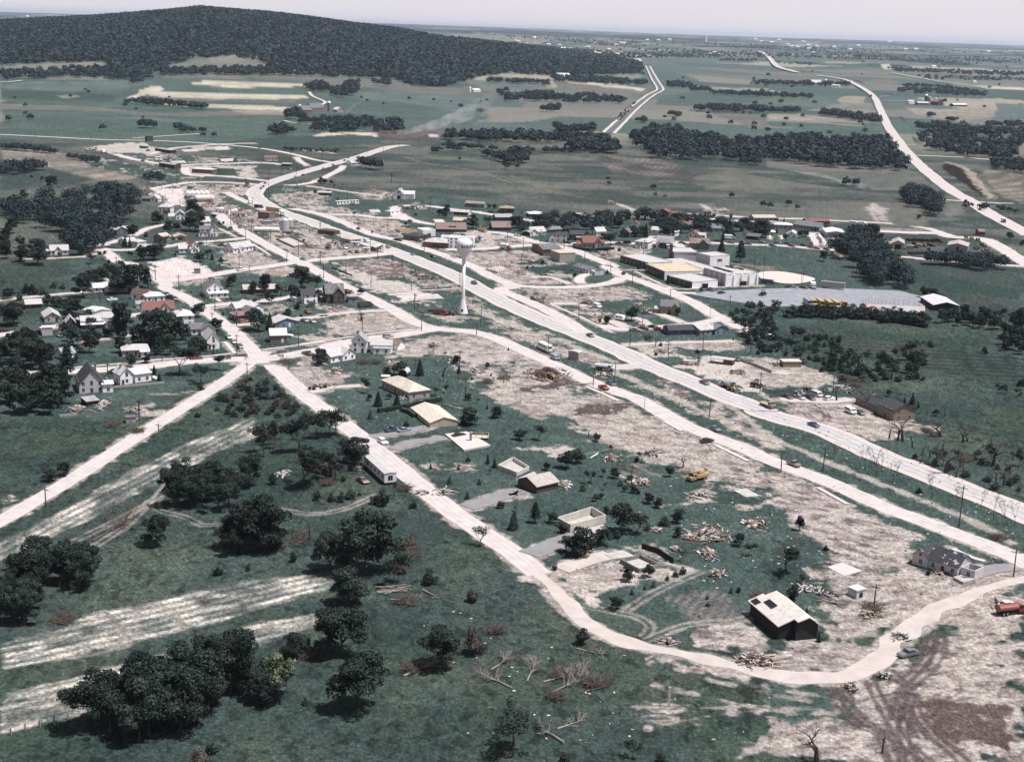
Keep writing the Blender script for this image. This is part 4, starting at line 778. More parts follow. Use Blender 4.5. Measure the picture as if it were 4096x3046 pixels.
spots('on lawns right of diagonal street', 'E1 990,165,85,q 1515,598,55,q 1757,603,52,q 1680,725,80,q 1937,735,65,q 1832,858,75,q 1840,532,45,b 2010,552,90,c 2070,585,85,c 2020,645,75,v 1800,218,105,c,1.4 1860,212,160,d 2090,155,95,d 1310,195,115,x 1300,232,55,b 2130,935,65,d 2222,1125,145,c 1460,130,70,d E2 70,345,105,d 225,355,195,s 670,325,115,x 730,355,75,d 470,595,160,d 570,545,125,d 295,605,75,d 1120,545,155,v 1080,535,55,b 855,425,45,b 1365,662,105,r 1485,582,150,x 890,675,95,d 780,665,100,s 680,715,155,s 615,788,55,d 800,782,100,v 720,875,65,d 770,858,55,d 820,980,65,d')
spots('around roofless house walls', 'E2 1020,705,60,d 940,742,55,b 980,795,65,d 1055,805,75,d 1095,812,50,b 1190,895,105,d 1270,935,95,d 560,995,65,b 200,1065,190,i 20,1115,165,c 350,1065,95,d 40,965,75,v 440,1155,110,b 960,1145,255,d 1080,1155,240,s 910,1195,80,b 1180,1125,60,b 1320,1085,85,b,1.4 1440,1065,130,d 1435,1185,90,d 470,1315,145,d 600,1355,265,d 700,1275,80,b 790,1255,145,d 570,1372,50,b 370,1468,55,b 1000,1565,125,d 1180,1535,125,d 1230,1620,65,q 1150,1643,45,q 1490,1395,165,v 1480,1510,75,b 1420,1530,60,b 1350,1560,45,b 1970,1265,115,d 2050,1355,160,s 2200,1090,150,x')
spots('by torn field at right', 'E3 270,1130,130,r 20,1005,160,x 160,1510,340,s,1.3 300,1585,95,s 1050,335,125,n 1125,345,200,x,1.2 1170,355,270,x,1.3 1500,315,260,x,1.4 1690,365,230,x,1.4 1735,355,170,x,1.3 1540,630,330,x,1.4 1950,570,300,x,1.4 1255,410,140,n 2110,745,210,x,1.4 1310,805,60,b 1770,1435,40,b 1390,1515,52,b 500,1300,50,b')
spots('beside the lower highway', 'E3 570,505,130,y 840,595,150,y 945,665,210,y 905,615,100,y 1000,655,150,y 1080,715,155,y 1115,715,145,y 1425,855,210,y 1640,895,130,y 1695,930,160,y 1850,955,160,y 1960,1025,180,y 2080,1085,200,y 2140,1095,170,y')
spots('around stubble ends, bottom left', 'F0 1430,960,240,S 1320,1045,130,x 1790,950,400,D 1850,1570,115,b 1730,1670,160,w F1 880,1190,470,D 720,720,430,D 800,280,320,D 190,1110,430,L,.95 60,1140,290,D 330,740,210,D 500,720,200,S 430,1155,65,b')
spots('on the lower pasture', 'F1 1620,830,360,D 1890,710,250,w,.9 1500,110,130,b 1880,255,125,w F2 600,630,150,w,1.1 900,330,115,d 10,1520,480,S,1.35 1050,1620,230,s 1300,1651,90,b 450,1651,90,b 1040,200,50,q 1153,158,38,q 1225,138,62,q 1900,188,62,q 1965,182,52,b 1620,395,25,b 1690,240,35,b 1700,300,40,b')
spots('on scraped ground, bottom right', 'F3 430,1660,400,x,1.5 990,1575,190,n 200,250,150,b 332,385,85,c 440,608,85,c 1980,318,120,v 1390,30,40,b')

grove('amid left village yards', 'C0 620,680 640,480 1000,300 1500,330 1750,560 1800,700 1450,900 1200,960 1000,720', 12, 7, 11, 'dds')
grove('along upper left yards', 'B0 1280,1080 1500,1130 1900,1140 1950,700 2150,640 2222,760 2200,1080 1500,1420 1300,1350', 12, 6, 11, 'dds')
grove('behind the crossing houses', 'C1 20,900 300,600 500,640 700,860 400,900', 6, 7, 11, 'ds')
grove('between middle village houses', 'C1 900,120 1300,250 1700,210 2222,220 2222,90 1500,90 1100,60', 8, 6, 10, 'ds')

# far trees: each a cluster of leaf faces, all one mass
def crowd(P, R, Hh, M):
    n = len(P); d = unit(n*M, -.15).reshape(n, M, 3); sz = rng.uniform(.6, 1.1, (n, M, 1))
    Q = P[:, None, :]+d*sz*np.stack([R, R, Hh], 1)[:, None, :]; Q[:, :, 2] += (Hh*.55)[:, None]
    return quads_at(Q.reshape(-1, 3), d.reshape(-1, 3), np.repeat(R, M)*rng.uniform(.30, .55, n*M)*(24/M)**.5*1.1, .32)
FV = []
def wood(s, n, h0, h1, M, sep=.35):
    n = int(n*2.2); tl, L = scatter(s, n, sep); P = np.array([tuple(G(tl, x, y)) for x, y in L]); h = rng.uniform(h0, h1, len(P))
    FV.append(crowd(P+np.array([0, 0, .15])*h[:, None], h*rng.uniform(.40, .60, len(P)), h*.5, int(M*.8)))
wood('O 0,455 60,450 140,430 200,425 280,420 300,432 285,480 250,505 225,550 170,570 130,545 100,500 0,490', 28, 9, 15, 520)
wood('B5 1080,1080 1300,940 1500,920 1640,1060 1800,1300 2000,1510 1750,1530 1500,1440 1250,1190', 21, 9, 14, 520)
wood('B6 640,410 720,310 1000,310 1080,340 1150,570 1060,605 950,500 800,445', 12, 9, 13, 520)
wood('B6 980,1190 1450,1270 1900,1290 1960,1260 1900,1190 1400,1170', 13, 6, 9, 520)
wood('B3 700,760 1200,800 1500,780 2222,760 2222,640 1700,640 1200,640', 12, 7, 10, 420)
wood('B4 0,650 400,680 900,840 1400,830 2100,850 2222,700 1300,640 600,620', 17, 6, 10, 420)
# the wooded hill: trees stand on the slope, thick enough to hide the ground
HP = [tuple(map(float, a.split(','))) for a in '0,140 60,135 150,133 232,131 245,150 300,166 345,150 420,124 500,119 560,128 600,148 700,157 850,166 900,182 960,186 1050,162 1110,158 1200,162 1300,157 1392,152 1390,138 1320,124 1250,114 1160,102 1060,92 960,84 900,74 850,66 750,52 650,41 560,31 480,24 430,20 395,22 330,34 250,43 100,52 0,58'.split()]
pts = []
gr_ = np.random.default_rng(5)
AZ = gr_.uniform(-22, 8, 150000); RR = np.sqrt(gr_.uniform(2450**2, 6200**2, 150000))
X, Y = RR*np.sin(np.radians(AZ)), RR*np.cos(np.radians(AZ)); Z = TZ(X, Y)
V = np.stack([X, Y, Z-CAM_H+3], 1); w_ = V@f0; U = (V@CR/w_*FPX+2048)/1.84423; W = (1523-V@CU/w_*FPX)/1.84423
ins = np.zeros(len(U), bool)
for i in range(len(HP)):
    (ax, ay), (bx, by) = HP[i], HP[(i+1) % len(HP)]; m = (ay > W) != (by > W); ins ^= m & (U < ax+(W-ay)/((by-ay) or 1e-9)*(bx-ax))
beyond = (RR > 4150) & (AZ < 1.0) & (W < 70)
k = np.nonzero(ins | beyond)[0][:42000]
h = gr_.uniform(9, 17, len(k)); FV.append(crowd(np.stack([X[k], Y[k], Z[k]+1], 1), h*.50, h*.5, 18))
for s_, n, a, b, M in [('O 0,160 110,154 240,147 300,160 330,172 290,185 270,174 150,168 0,175', 110, 8, 14, 40), ('O 350,153 420,152 560,150 700,158 860,168 850,173 700,167 500,163 350,165', 120, 8, 13, 40),
 ('O 658,190 700,182 715,196 690,202 665,200', 9, 12, 16, 90), ('O 718,200 775,192 780,206 740,215 720,212', 12, 12, 17, 90), ('O 745,182 780,178 778,188 750,190', 5, 9, 12, 80), ('O 808,178 855,178 850,190 812,188', 4, 11, 14, 90), ('O 860,168 940,170 930,190 880,185', 14, 10, 14, 70),
 ('O 275,222 340,224 400,232 400,235 330,232 275,227', 16, 8, 12, 90), ('O 395,230 445,234 475,240 400,237', 8, 8, 11, 90), ('O 580,292 620,284 640,290 600,297', 7, 9, 13, 110), ('O 615,248 650,246 660,264 620,262', 6, 10, 14, 110), ('O 650,275 760,268 770,292 700,294', 11, 8, 12, 110), ('O 735,268 790,262 800,282 760,292 720,290', 12, 10, 14, 110), ('O 790,268 870,268 870,290 800,294', 12, 10, 14, 110), ('O 640,262 740,262 740,272 650,270', 9, 7, 11, 110),
 ('O 960,302 1040,298 1130,300 1240,303 1310,305 1340,326 1330,334 1260,328 1230,312 1100,310 980,306', 70, 9, 14, 90), ('O 1195,278 1230,288 1270,288 1290,282 1285,292 1215,292', 12, 11, 15, 110), ('O 1232,322 1340,322 1335,334 1250,332', 14, 11, 14, 110),
 ('O 1395,285 1470,285 1500,303 1600,312 1720,304 1850,312 1900,303 1925,322 1985,360 1960,372 1800,365 1650,350 1500,350 1420,345 1400,325 1350,315', 190, 10, 15, 90), ('O 1395,300 1480,300 1480,312 1400,310', 12, 14, 17, 110), ('O 1850,312 1925,310 1925,330 1850,325', 12, 13, 17, 110),
 ('O 1985,275 2060,270 2120,285 2180,305 2221,335 2200,352 2100,345 2000,325 1985,300', 75, 10, 15, 100), ('O 2150,355 2221,360 2221,378 2160,372', 14, 8, 12, 100), ('O 2190,290 2221,280 2221,330 2195,320', 8, 10, 14, 100),
 ('O 1510,236 1620,238 1735,244 1735,248 1620,246 1510,243', 34, 10, 15, 80), ('O 1780,246 1910,264 1905,270 1780,252', 26, 10, 15, 80), ('O 1540,202 1640,206 1770,212 1770,216 1640,212 1540,207', 38, 9, 13, 60), ('O 1448,182 1500,185 1500,194 1450,192', 14, 11, 15, 60), ('O 1500,195 1540,196 1540,200 1500,200', 8, 10, 14, 60),
 ('O 1630,180 1840,184 1845,189 1630,185', 50, 10, 14, 60), ('O 1945,195 2080,200 2140,206 2135,212 1950,202', 44, 9, 14, 60), ('O 1950,188 1985,186 2100,195 2100,198', 20, 8, 12, 60), ('O 1098,212 1200,205 1210,220 1100,222', 34, 9, 14, 70), ('O 1200,215 1290,210 1360,218 1350,226 1210,225', 36, 9, 14, 70), ('O 1175,238 1212,236 1212,246 1178,246', 7, 10, 13, 110), ('O 1080,200 1100,198 1105,212 1085,212', 5, 10, 13, 70),
 ('O 1220,152 1390,150 1395,164 1230,166', 70, 10, 15, 50), ('O 1050,175 1200,180 1190,186 1060,180', 20, 8, 12, 50), ('O 1190,168 1300,172 1400,182 1400,188 1280,184 1200,178', 55, 10, 14, 60), ('O 860,62 1100,68 1400,100 1390,108 1100,80 860,66', 120, 10, 15, 24), ('O 1150,102 1400,118 1560,118 1560,126 1350,128 1150,112', 130, 8, 14, 24), ('O 1560,96 1780,104 1920,112 1910,118 1700,112 1560,104', 90, 8, 14, 20), ('O 1925,150 2221,160 2221,168 1950,158', 90, 9, 14, 40), ('O 1400,108 2221,128 2221,140 1400,120', 130, 9, 15, 24), ('O 1560,128 1640,130 1640,136 1560,134', 20, 8, 12, 30), ('O 1500,112 1800,124 1800,128 1500,117', 50, 8, 12, 24), ('O 1680,134 1760,138 1760,144 1690,140', 12, 8, 12, 40), ('O 1980,165 2221,172 2221,178 2000,174', 24, 8, 12, 40), ('O 960,318 1100,328 1240,330 1240,334 960,322', 16, 5, 8, 80), ('O 1080,350 1145,352 1140,358 1085,357', 6, 9, 13, 120), ('O 935,322 1000,326 1000,330 940,328', 5, 4, 6, 80), ('O 2090,445 2221,460 2221,466 2090,452', 5, 4, 6, 80), ('O 1955,430 2030,440 2030,455 1960,448', 6, 8, 11, 110), ('A0 20,1285 500,1330 520,1345 20,1300', 16, 5, 8, 80), ('A0 590,1370 870,1400 850,1410 600,1385', 10, 4, 6, 80), ('A0 1240,1530 1450,1550 1440,1570 1250,1560', 8, 4, 6, 80), ('A0 0,1500 120,1440 400,1470 380,1490 0,1530', 11, 7, 10, 110), ('A0 1210,1100 1340,1110 1330,1120 1220,1115', 4, 8, 13, 80), ('A0 1500,1120 1780,1150 1770,1165 1550,1150', 7, 6, 10, 80), ('A1 240,1300 700,1330 680,1345 260,1315', 8, 4, 6, 80), ('A1 900,1440 1060,1470 1040,1480 920,1460', 3, 9, 12, 90), ('A1 1500,1325 1570,1330 1550,1335', 2, 6, 8, 100), ('A1 1980,1350 2222,1430 2200,1440 2000,1365', 5, 7, 11, 110), ('A2 0,1370 150,1380 140,1390 10,1385', 4, 11, 14, 120), ('A2 1060,1050 1160,1050 1150,1070 1070,1065', 4, 8, 10, 100), ('A2 1350,1000 1450,1010 1440,1030 1360,1025', 3, 9, 11, 110), ('A2 1970,1400 2150,1430 2130,1450 1990,1430', 4, 8, 11, 110), ('A2 900,1040 1060,890 1080,900 930,1060', 14, 3, 5, 60), ('A3 640,1600 780,1605 760,1615 650,1612', 3, 5, 9, 100), ('A3 1540,1040 1640,1050 1640,1060 1550,1055', 5, 7, 9, 90), ('A3 1355,1010 1440,1010 1435,1020 1360,1020', 3, 8, 10, 100), ('A3 1900,1090 2222,1090 2222,1110 1910,1105', 16, 8, 11, 90), ('A3 1870,1140 2090,1150 2090,1190 1900,1180', 10, 10, 13, 100)]:
    wood(s_, n, a, b, M)
for s_, n, a, b, M in [('O 1400,112 2221,145 2221,240 1900,230 1450,230', 15, 7, 13, 60), ('O 1100,76 1500,88 2221,108 2221,120 1500,104 1100,86', 80, 9, 16, 14), ('O 1250,105 2221,135 2221,150 1300,118', 26, 9, 15, 24), ('O 0,36 250,46 250,48 0,52', 30, 9, 15, 12), ('O 1250,230 1900,260 1900,300 1500,290', 10, 6, 10, 90), ('O 0,180 600,235 600,300 0,290', 8, 5, 9, 80), ('O 880,330 1900,470 1500,440', 6, 3, 6, 80), ('O 700,205 1150,215 1100,260 800,240', 5, 5, 9, 80)]:
    wood(s_, n, a, b, M, .1)
fo = bpy.data.objects.new('far_woods', qmesh('far_woods', np.concatenate(FV), WOODM)); COL.objects.link(fo); tag(fo, 'dark distant woods over the hill and in belts between the far fields', 'woodland', kind='stuff')
del FV
# ================================================================= BUILDERS
PAL = {'W': (.74, .74, .765), 'w': (.44, .44, .46), 'k': (.020, .020, .023), 'K': (.040, .042, .050), 'g': (.115, .115, .125), 'G': (.25, .25, .26), 'l': (.36, .355, .36), 'b': (.075, .052, .048), 'B': (.125, .085, .065), 'r': (.155, .075, .065), 'R': (.20, .06, .05),
       't': (.35, .315, .27), 'y': (.42, .35, .20), 'Y': (.37, .265, .135), 'o': (.20, .155, .125), 'n': (.40, .34, .265), 's': (.21, .255, .29), 'S': (.055, .07, .085), 'u': (.16, .21, .27), 'U': (.05, .08, .14), 'e': (.31, .285, .275), 'c': (.40, .375, .365), 'm': (.17, .125, .115), 'T': (.20, .178, .135), 'O': (.29, .10, .06), 'p': (.42, .385, .34), 'q': (.02, .035, .03), 'v': (.135, .15, .165), 'z': (.10, .095, .09)}
def M(c, worn=False):
    if isinstance(c, bpy.types.Material): return c
    if worn or (len(c) > 1 and c[1] == '*'):
        return mat('worn '+c[0], PAL[c[0]], .85, .2, .5, .15, PAL[{'W': 'g', 'w': 'g', 'l': 'g', 'n': 'g'}.get(c[0], 'l')], .60)
    return mat('paint '+c, PAL[c], .75, .13, .8)
GLASS = mat('window glass', (.018, .022, .028), .15, .2, 1, .5); FRAME = mat('window trim', (.42, .42, .43), .6, .08)
CONC = mat('weathered concrete', (.34, .325, .315), .9, .2, .5); CONCD = mat('damp block wall', (.17, .165, .165), .95, .3, .4); PLY = mat('bare plywood', (.42, .385, .335), .85, .16, .4, .1, (.30, .27, .23), .6); SHEATH = mat('weathered boards', (.33, .26, .19), .9, .3, .6); WOODP = mat('creosoted pole', (.07, .045, .040), .9, .25, .7); STEEL = mat('galvanised steel', (.42, .43, .45), .45, .1, .5, .4, metal=.3); RUST = mat('rusty steel', (.20, .085, .05), .9, .35, .8)
TYRE = mat('tyre rubber', (.012, .012, .013), .9, .1); CHROME = mat('hubcap', (.35, .35, .36), .3, .05, 1, .5, metal=.6)
SOLAR = mat('dark collector glass', (.012, .013, .018), .12, .2, 1, .6)
def wmesh(w_, h):
    k = ('win', w_, h)
    if k not in PRO:
        m = MB(); m.box(-w_/2-.1, w_/2+.1, -.05, .04, -.1, h+.1, 0); m.box(-w_/2, w_/2, -.08, 0, 0, h, 1); m.box(-.03, .03, -.1, 0, 0, h, 0); PRO[k] = m.mesh('window', [FRAME, GLASS])
    return PRO[k]
def put(name, me, parent, loc, rz=0):
    o = bpy.data.objects.new(name, me); COL.objects.link(o); o.parent = parent; o.location = loc; o.rotation_euler = (0, 0, rz); return o
def roof_on(wm, rm, x0, x1, y0, y1, z, kind, rh, ov=.38, t=.16):
    xm, ym = (x0+x1)/2, (y0+y1)/2
    if kind[0] == 'g':
        ax = kind[1]; a0, a1, b0, b1, bm = (x0, x1, y0, y1, ym) if ax == 'x' else (y0, y1, x0, x1, xm); s_ = rh/(bm-b0)
        wm.sect([(b0, -.4), (b1, -.4), (b1, z), (bm, z+rh-.02), (b0, z)], a0, a1, ax)
        rm.sect([(b0-ov, z-ov*s_), (bm, z+rh), (b1+ov, z-ov*s_), (b1+ov, z-ov*s_+t), (bm, z+rh+t*1.2), (b0-ov, z-ov*s_+t)], a0-ov, a1+ov, ax)
    elif kind == 'gam':   # gambrel, ridge along y
        w_ = x1-x0; P = [(x0, z), (x0+.2*w_, z+rh*.62), (xm, z+rh), (x1-.2*w_, z+rh*.62), (x1, z)]
        wm.sect([(x0, -.4), (x1, -.4), (x1, z), (x1-.2*w_, z+rh*.62-.02), (xm, z+rh-.02), (x0+.2*w_, z+rh*.62-.02), (x0, z)], y0, y1, 'y')
        rm.sect([(x0-.4, z-.5)]+P+[(x1+.4, z-.5), (x1+.4, z-.3)]+[(x, zz+t) for x, zz in P[::-1]]+[(x0-.4, z-.3)], y0-.4, y1+.4, 'y')
    elif kind == 'arc':   # rounded roof, ridge along y
        P = [(xm-(x1-x0)/2*math.cos(math.pi*i/10), z+rh*math.sin(math.pi*i/10)) for i in range(11)]
        wm.sect([(x0, -.4), (x1, -.4)]+[(x, zz-.02) for x, zz in P[::-1]], y0, y1, 'y')
        rm.sect(P+[(xm+(x-xm)*1.02, zz+t) for x, zz in P[::-1]], y0-.3, y1+.3, 'y')
    elif kind == 'hip':
        wm.box(x0, x1, y0, y1, -.4, z); d = min(x1-x0, y1-y0)/2+ov
        X0, X1, Y0, Y1 = x0-ov, x1+ov, y0-ov, y1+ov
        if x1-x0 >= y1-y0: r1, r2 = (X0+d*.95, ym), (X1-d*.95, ym)
        else: r1, r2 = (xm, Y0+d*.95), (xm, Y1-d*.95)
        V = [(X0, Y0), (X1, Y0), (X1, Y1), (X0, Y1)]; P = [(x, y, z+.004) for x, y in V]+[(x, y, z+.18) for x, y in V]+[(r1[0], r1[1], z+rh), (r2[0], r2[1], z+rh)]
        F = [(3, 2, 1, 0), (0, 1, 5, 4), (1, 2, 6, 5), (2, 3, 7, 6), (3, 0, 4, 7)]
        F += [(4, 5, 9, 8), (5, 6, 9), (6, 7, 8, 9), (7, 4, 8)] if x1-x0 >= y1-y0 else [(4, 5, 8), (5, 6, 9, 8), (6, 7, 9), (7, 4, 8, 9)]
        rm.add(P, F)
    elif kind == 'flat':
        wm.box(x0, x1, y0, y1, -.4, z); rm.box(x0-.15, x1+.15, y0-.15, y1+.15, z+.003, z+.28)
    elif kind == 'par':   # parapet roof
        wm.box(x0, x1, y0, y1, -.4, z); q = .3
        for a in ((x0, x1, y0, y0+q), (x0, x1, y1-q, y1), (x0, x0+q, y0+q, y1-q), (x1-q, x1, y0+q, y1-q)): wm.box(*a, z, z+.7)
        rm.box(x0+q+.01, x1-q-.01, y0+q+.01, y1-q-.01, z+.003, z+.15)
    elif kind == 'shd':
        wm.sect([(y0, -.4), (y1, -.4), (y1, z+rh-.02), (y0, z-.02)], x0, x1, 'x'); rm.sect([(y0-ov, z-ov*rh/(y1-y0)), (y1+ov, z+rh+ov*rh/(y1-y0)), (y1+ov, z+rh+ov*rh/(y1-y0)+t), (y0-ov, z-ov*rh/(y1-y0)+t)], x0-ov, x1+ov, 'x')
    elif kind == 'none':
        q = .25
        for a in ((x0, x1, y0, y0+q), (x0, x1, y1-q, y1), (x0, x0+q, y0+q, y1-q), (x1-q, x1, y0+q, y1-q)): wm.box(*a, -.4, z)
def frame2(a, b):
    L = (b-a); L.z = 0; return L.length, math.atan2(L.y, L.x)
HOUSES = []
def house(label, pts, depth, h, roof, rh, wc, rc, ex=(), win=1, door=1, chim=0, name='house', cat='house', group=None, back=False, dc='b', sc=.76):
    """pts: the two ends of the wall base facing the viewer; depth runs away from the viewer"""
    a, b = GL(pts)[:2]; L, yaw = frame2(a, b); depth, h, rh = depth*sc, h*sc, rh*sc
    ex = [tuple(v*sc if isinstance(v, (int, float)) else v for v in e) for e in ex]
    t = thing(name, label, cat, a, yaw, group); wm, rm = MB(), MB(); blocks = [(0, 0, L, depth, h, roof, rh, None, None)]
    for e in ex: blocks.append(tuple(e)+(None,)*(9-len(e)))
    by = {}
    for i, (x, y, w_, d, hh, rf, r_, wcc, rcc) in enumerate(blocks):
        wcc = wcc or wc; rcc = rcc or rc; wm, rm = by.setdefault((wcc, rcc), (MB(), MB())); e_ = .004*i
        roof_on(wm, rm, x+e_, x+w_-e_, y+e_, y+d-e_, hh-e_*2, rf, r_, .38 if hh > 1.7 and rf not in ('flat', 'par') else .2)
    roofs = []
    for (wcc, rcc), (wm, rm) in by.items():
        if wm.v: wm.build('wall', M(wcc), t)
        if rm.v: roofs.append(rm.build('roof', M(rcc), t))
    if win:
        for i, (x, y, w_, d, hh, rf, r_, wcc, rcc) in enumerate(blocks):
            if hh < 1.6 or w_ < 1.9: continue
            st = max(1, round(hh/2.25)); n = max(1, int(w_/2.6))
            if rf in ('gy', 'gam') and r_ > 1.7: st_x = [hh+.05]
            else: st_x = []
            for s_ in range(st):
                for k in range(n):
                    if i == 0 and s_ == 0 and door and k == n//2 and n > 1: continue
                    put('window', wmesh(.8, 1.12), t, (x+w_*(k+.5)/n+(.0 if n > 1 else .2), y, .72+2.2*s_+(0 if hh > 1.9 else -.3)))
                m_ = max(1, int(d/3.2))
                if i == 0:
                    for k in range(m_):
                        put('window', wmesh(.8, 1.12), t, (x, y+d*(k+.5)/m_, .72+2.2*s_), -math.pi/2); put('window', wmesh(.8, 1.12), t, (x+w_, y+d*(k+.5)/m_, .72+2.2*s_), math.pi/2)
            for z in st_x: put('window', wmesh(.65, .85), t, (x+w_/2, y, z))
    if door:
        n = max(1, int(L/2.6)); m = MB(); m.box(-.45, .45, -.07, .03, 0, 1.75); x = L*(n//2+.5)/n if n > 1 else L*.22
        m.build('door', M(dc), t, (x, 0, .02))
    if chim and roofs:
        m = MB(); m.box(-.3, .3, -.3, .3, h+rh*.3, h+rh+.7, 0); m.box(-.38, .38, -.38, .38, h+rh+.6, h+rh+.78, 0); m.build('chimney', M('m'), roofs[0], (L*(.35 if chim == 1 else chim), depth*.55, 0))
    HOUSES.append(t); return t
def simple(label, pts, depth, h, roof, rh, wc, rc, name='shed', cat='shed', door=1, group=None, dc='k', dw=1.0, dh=2.3, ex=(), sc=.76):
    dw, dh = dw*sc, dh*sc
    t = house(label, pts, depth, h, roof, rh, wc, rc, ex, 0, 0, 0, name, cat, group, sc=sc)
    if door: MB().box(-dw/2, dw/2, -.06, .03, 0, dh).build('door', M(dc), t, (frame2(*GL(pts)[:2])[0]*.5, 0, .03))
    return t
# ---- foundations
def basement(label, s, wall_h, wc=CONC, fc=CONC, down=2.2, name='basement', door=0):
    """the four base corners, clockwise from the left: walls sunk into or standing on the ground"""
    P = GL(s); c = sum(P, Vector())/len(P); t = thing(name, label, 'foundation', c); Q = [p-c for p in P]; m = MB(); n = len(Q)
    for i in range(n):
        a, b = Q[i], Q[(i+1) % n]; d = (b-a).normalized(); nn = Vector((-d.y, d.x, 0))*.15
        if nn.dot((a+b)/2) > 0: nn = -nn
        p = [a, b, b+nn*2, a+nn*2]; m.prism([(v.x, v.y) for v in (p if (b-a).cross(nn).z > 0 else p[::-1])], -.3, wall_h)
    m.build('wall', wc, t); f = MB().prism([(v.x*.985, v.y*.985) for v in Q], -.3, .14); f.build('floor', fc, t); return t
def pad(label, s, z=.18, m=None, name='concrete_slab', cat='slab'):
    P = GL(s); c = sum(P, Vector())/len(P); m_ = MB().prism([(p.x-c.x, p.y-c.y) for p in P], -.2, z)
    o = m_.build(name, m or CONC, None, c); import bmesh as _b
    bm = _b.new(); bm.from_mesh(o.data); _b.ops.recalc_face_normals(bm, faces=bm.faces); bm.to_mesh(o.data); bm.free(); tag(o, label, cat); return o
# ---- debris
def rubble(label, s, h=1.2, n=60, cols='lnbgWeB', name='debris_pile', cat='debris', ll=2.6):
    tl, x, y, w_, dd = s.split()[0], *map(float, s.split()[1].split(',')); a, b = G(tl, x-w_/2, y), G(tl, x+w_/2, y); c = G(tl, x, y); q = G(tl, x, y-dd/2); W = (b-a).length/2; D = (q-c).length
    cols = cols.replace('W', 'G').replace('w', 'l').replace('R', 'r').replace('O', 'm')
    R = random.Random(int(x*7+y)); m = MB(); mats = [M(k) for k in cols]
    m.k = R.randrange(len(mats)); P = []
    for i in range(14):
        t = 6.283*i/14; P.append((W*.8*math.cos(t)*R.uniform(.7, 1), D*.8*math.sin(t)*R.uniform(.7, 1)))
    ml = M('z'); mats.append(ml); m.add([(0, 0, h*.6)]+[(*p, -.05) for p in P], [(0, 1+i, 1+(i+1) % 14) for i in range(14)], len(mats)-1)
    for i in range(n):
        t = R.uniform(0, 6.283); r = math.sqrt(R.random())*(1.9 if R.random() < .28 else 1); X, Y = W*r*math.cos(t), D*r*math.sin(t); z = h*max(0, 1-r)*R.uniform(.3, 1); L = R.uniform(.5, ll); w2 = R.uniform(.12, .9 if R.random() < .4 else .3); th = .06; m.k = R.randrange(len(cols)); e = R.uniform(-.5, .5); az_ = R.uniform(0, 6.283)
        d = Vector((math.cos(az_), math.sin(az_), e*.8)).normalized()*L/2; nn = Vector((-d.y, d.x, R.uniform(-.3, .3))).normalized()*w2/2; cc = Vector((X, Y, z+.25)); u = d.cross(nn).normalized()*th
        V = [cc-d-nn-u, cc+d-nn-u, cc+d+nn-u, cc-d+nn-u, cc-d-nn+u, cc+d-nn+u, cc+d+nn+u, cc-d+nn+u]
        m.add(V, [(3, 2, 1, 0), (4, 5, 6, 7), (0, 1, 5, 4), (1, 2, 6, 5), (2, 3, 7, 6), (3, 0, 4, 7)])
    return tag(m.build(name, mats, None, c), label, cat)
def brush(label, s, h=1.8, n=90, m_=None, name='brush_pile', cat='brush', r=.035, lay=.8):
    tl, x, y, w_, dd = s.split()[0], *map(float, s.split()[1].split(',')); a, b = G(tl, x-w_/2, y), G(tl, x+w_/2, y); c = G(tl, x, y); q = G(tl, x, y-dd/2); W = (b-a).length/2; D = (q-c).length
    R = random.Random(int(x*5+y)); m = MB()
    for i in range(n):
        t = R.uniform(0, 6.283); k = math.sqrt(R.random())*.8; p = Vector((W*k*math.cos(t), D*k*math.sin(t), R.uniform(0, h*.5))); az_ = R.uniform(0, 6.283); L = R.uniform(.8, 2.6); e = R.uniform(.0, 1.1)*(1-lay)+R.uniform(-.1, .35)
        d = Vector((math.cos(az_), math.sin(az_), e)).normalized(); q2 = p+d*L; q2.z = max(.05, min(q2.z, h)); m.tube(p, q2, r*R.uniform(.8, 2), r*.6, 3, cap=False)
        for _ in range(2):
            e2 = p.lerp(q2, R.uniform(.4, .9)); m.tube(e2, e2+Vector((R.gauss(0, .6), R.gauss(0, .6), R.uniform(-.1, .6))), r*.7, r*.4, 3, cap=False)
    return tag(m.build(name, m_ or TWIG, None, c), label, cat)
def logs(label, s, n=10, m_=None, r=.22, name='log_pile', cat='logs', L=(4, 9), fan=.35):
    tl, p0, p1 = s.split(); a = G(tl, *map(float, p0.split(','))); b = G(tl, *map(float, p1.split(','))); c = (a+b)/2; d = (b-a).normalized(); yaw = math.atan2(d.y, d.x); R = random.Random(n*31+int(c.x)); m = MB()
    for i in range(n):
        y = R.gauss(0, 1.2); az_ = R.gauss(0, fan); l_ = R.uniform(*L)/2; z = r+abs(R.gauss(0, .5))*math.exp(-y*y); dd = Vector((math.cos(az_), math.sin(az_), R.gauss(0, .04)))*l_; cc = Vector((R.gauss(0, .8), y, z)); m.tube(cc-dd, cc+dd, r*R.uniform(.6, 1.2), r*.6, 7)
    return tag(m.build(name, m_ or PALEW, None, c, yaw), label, cat)
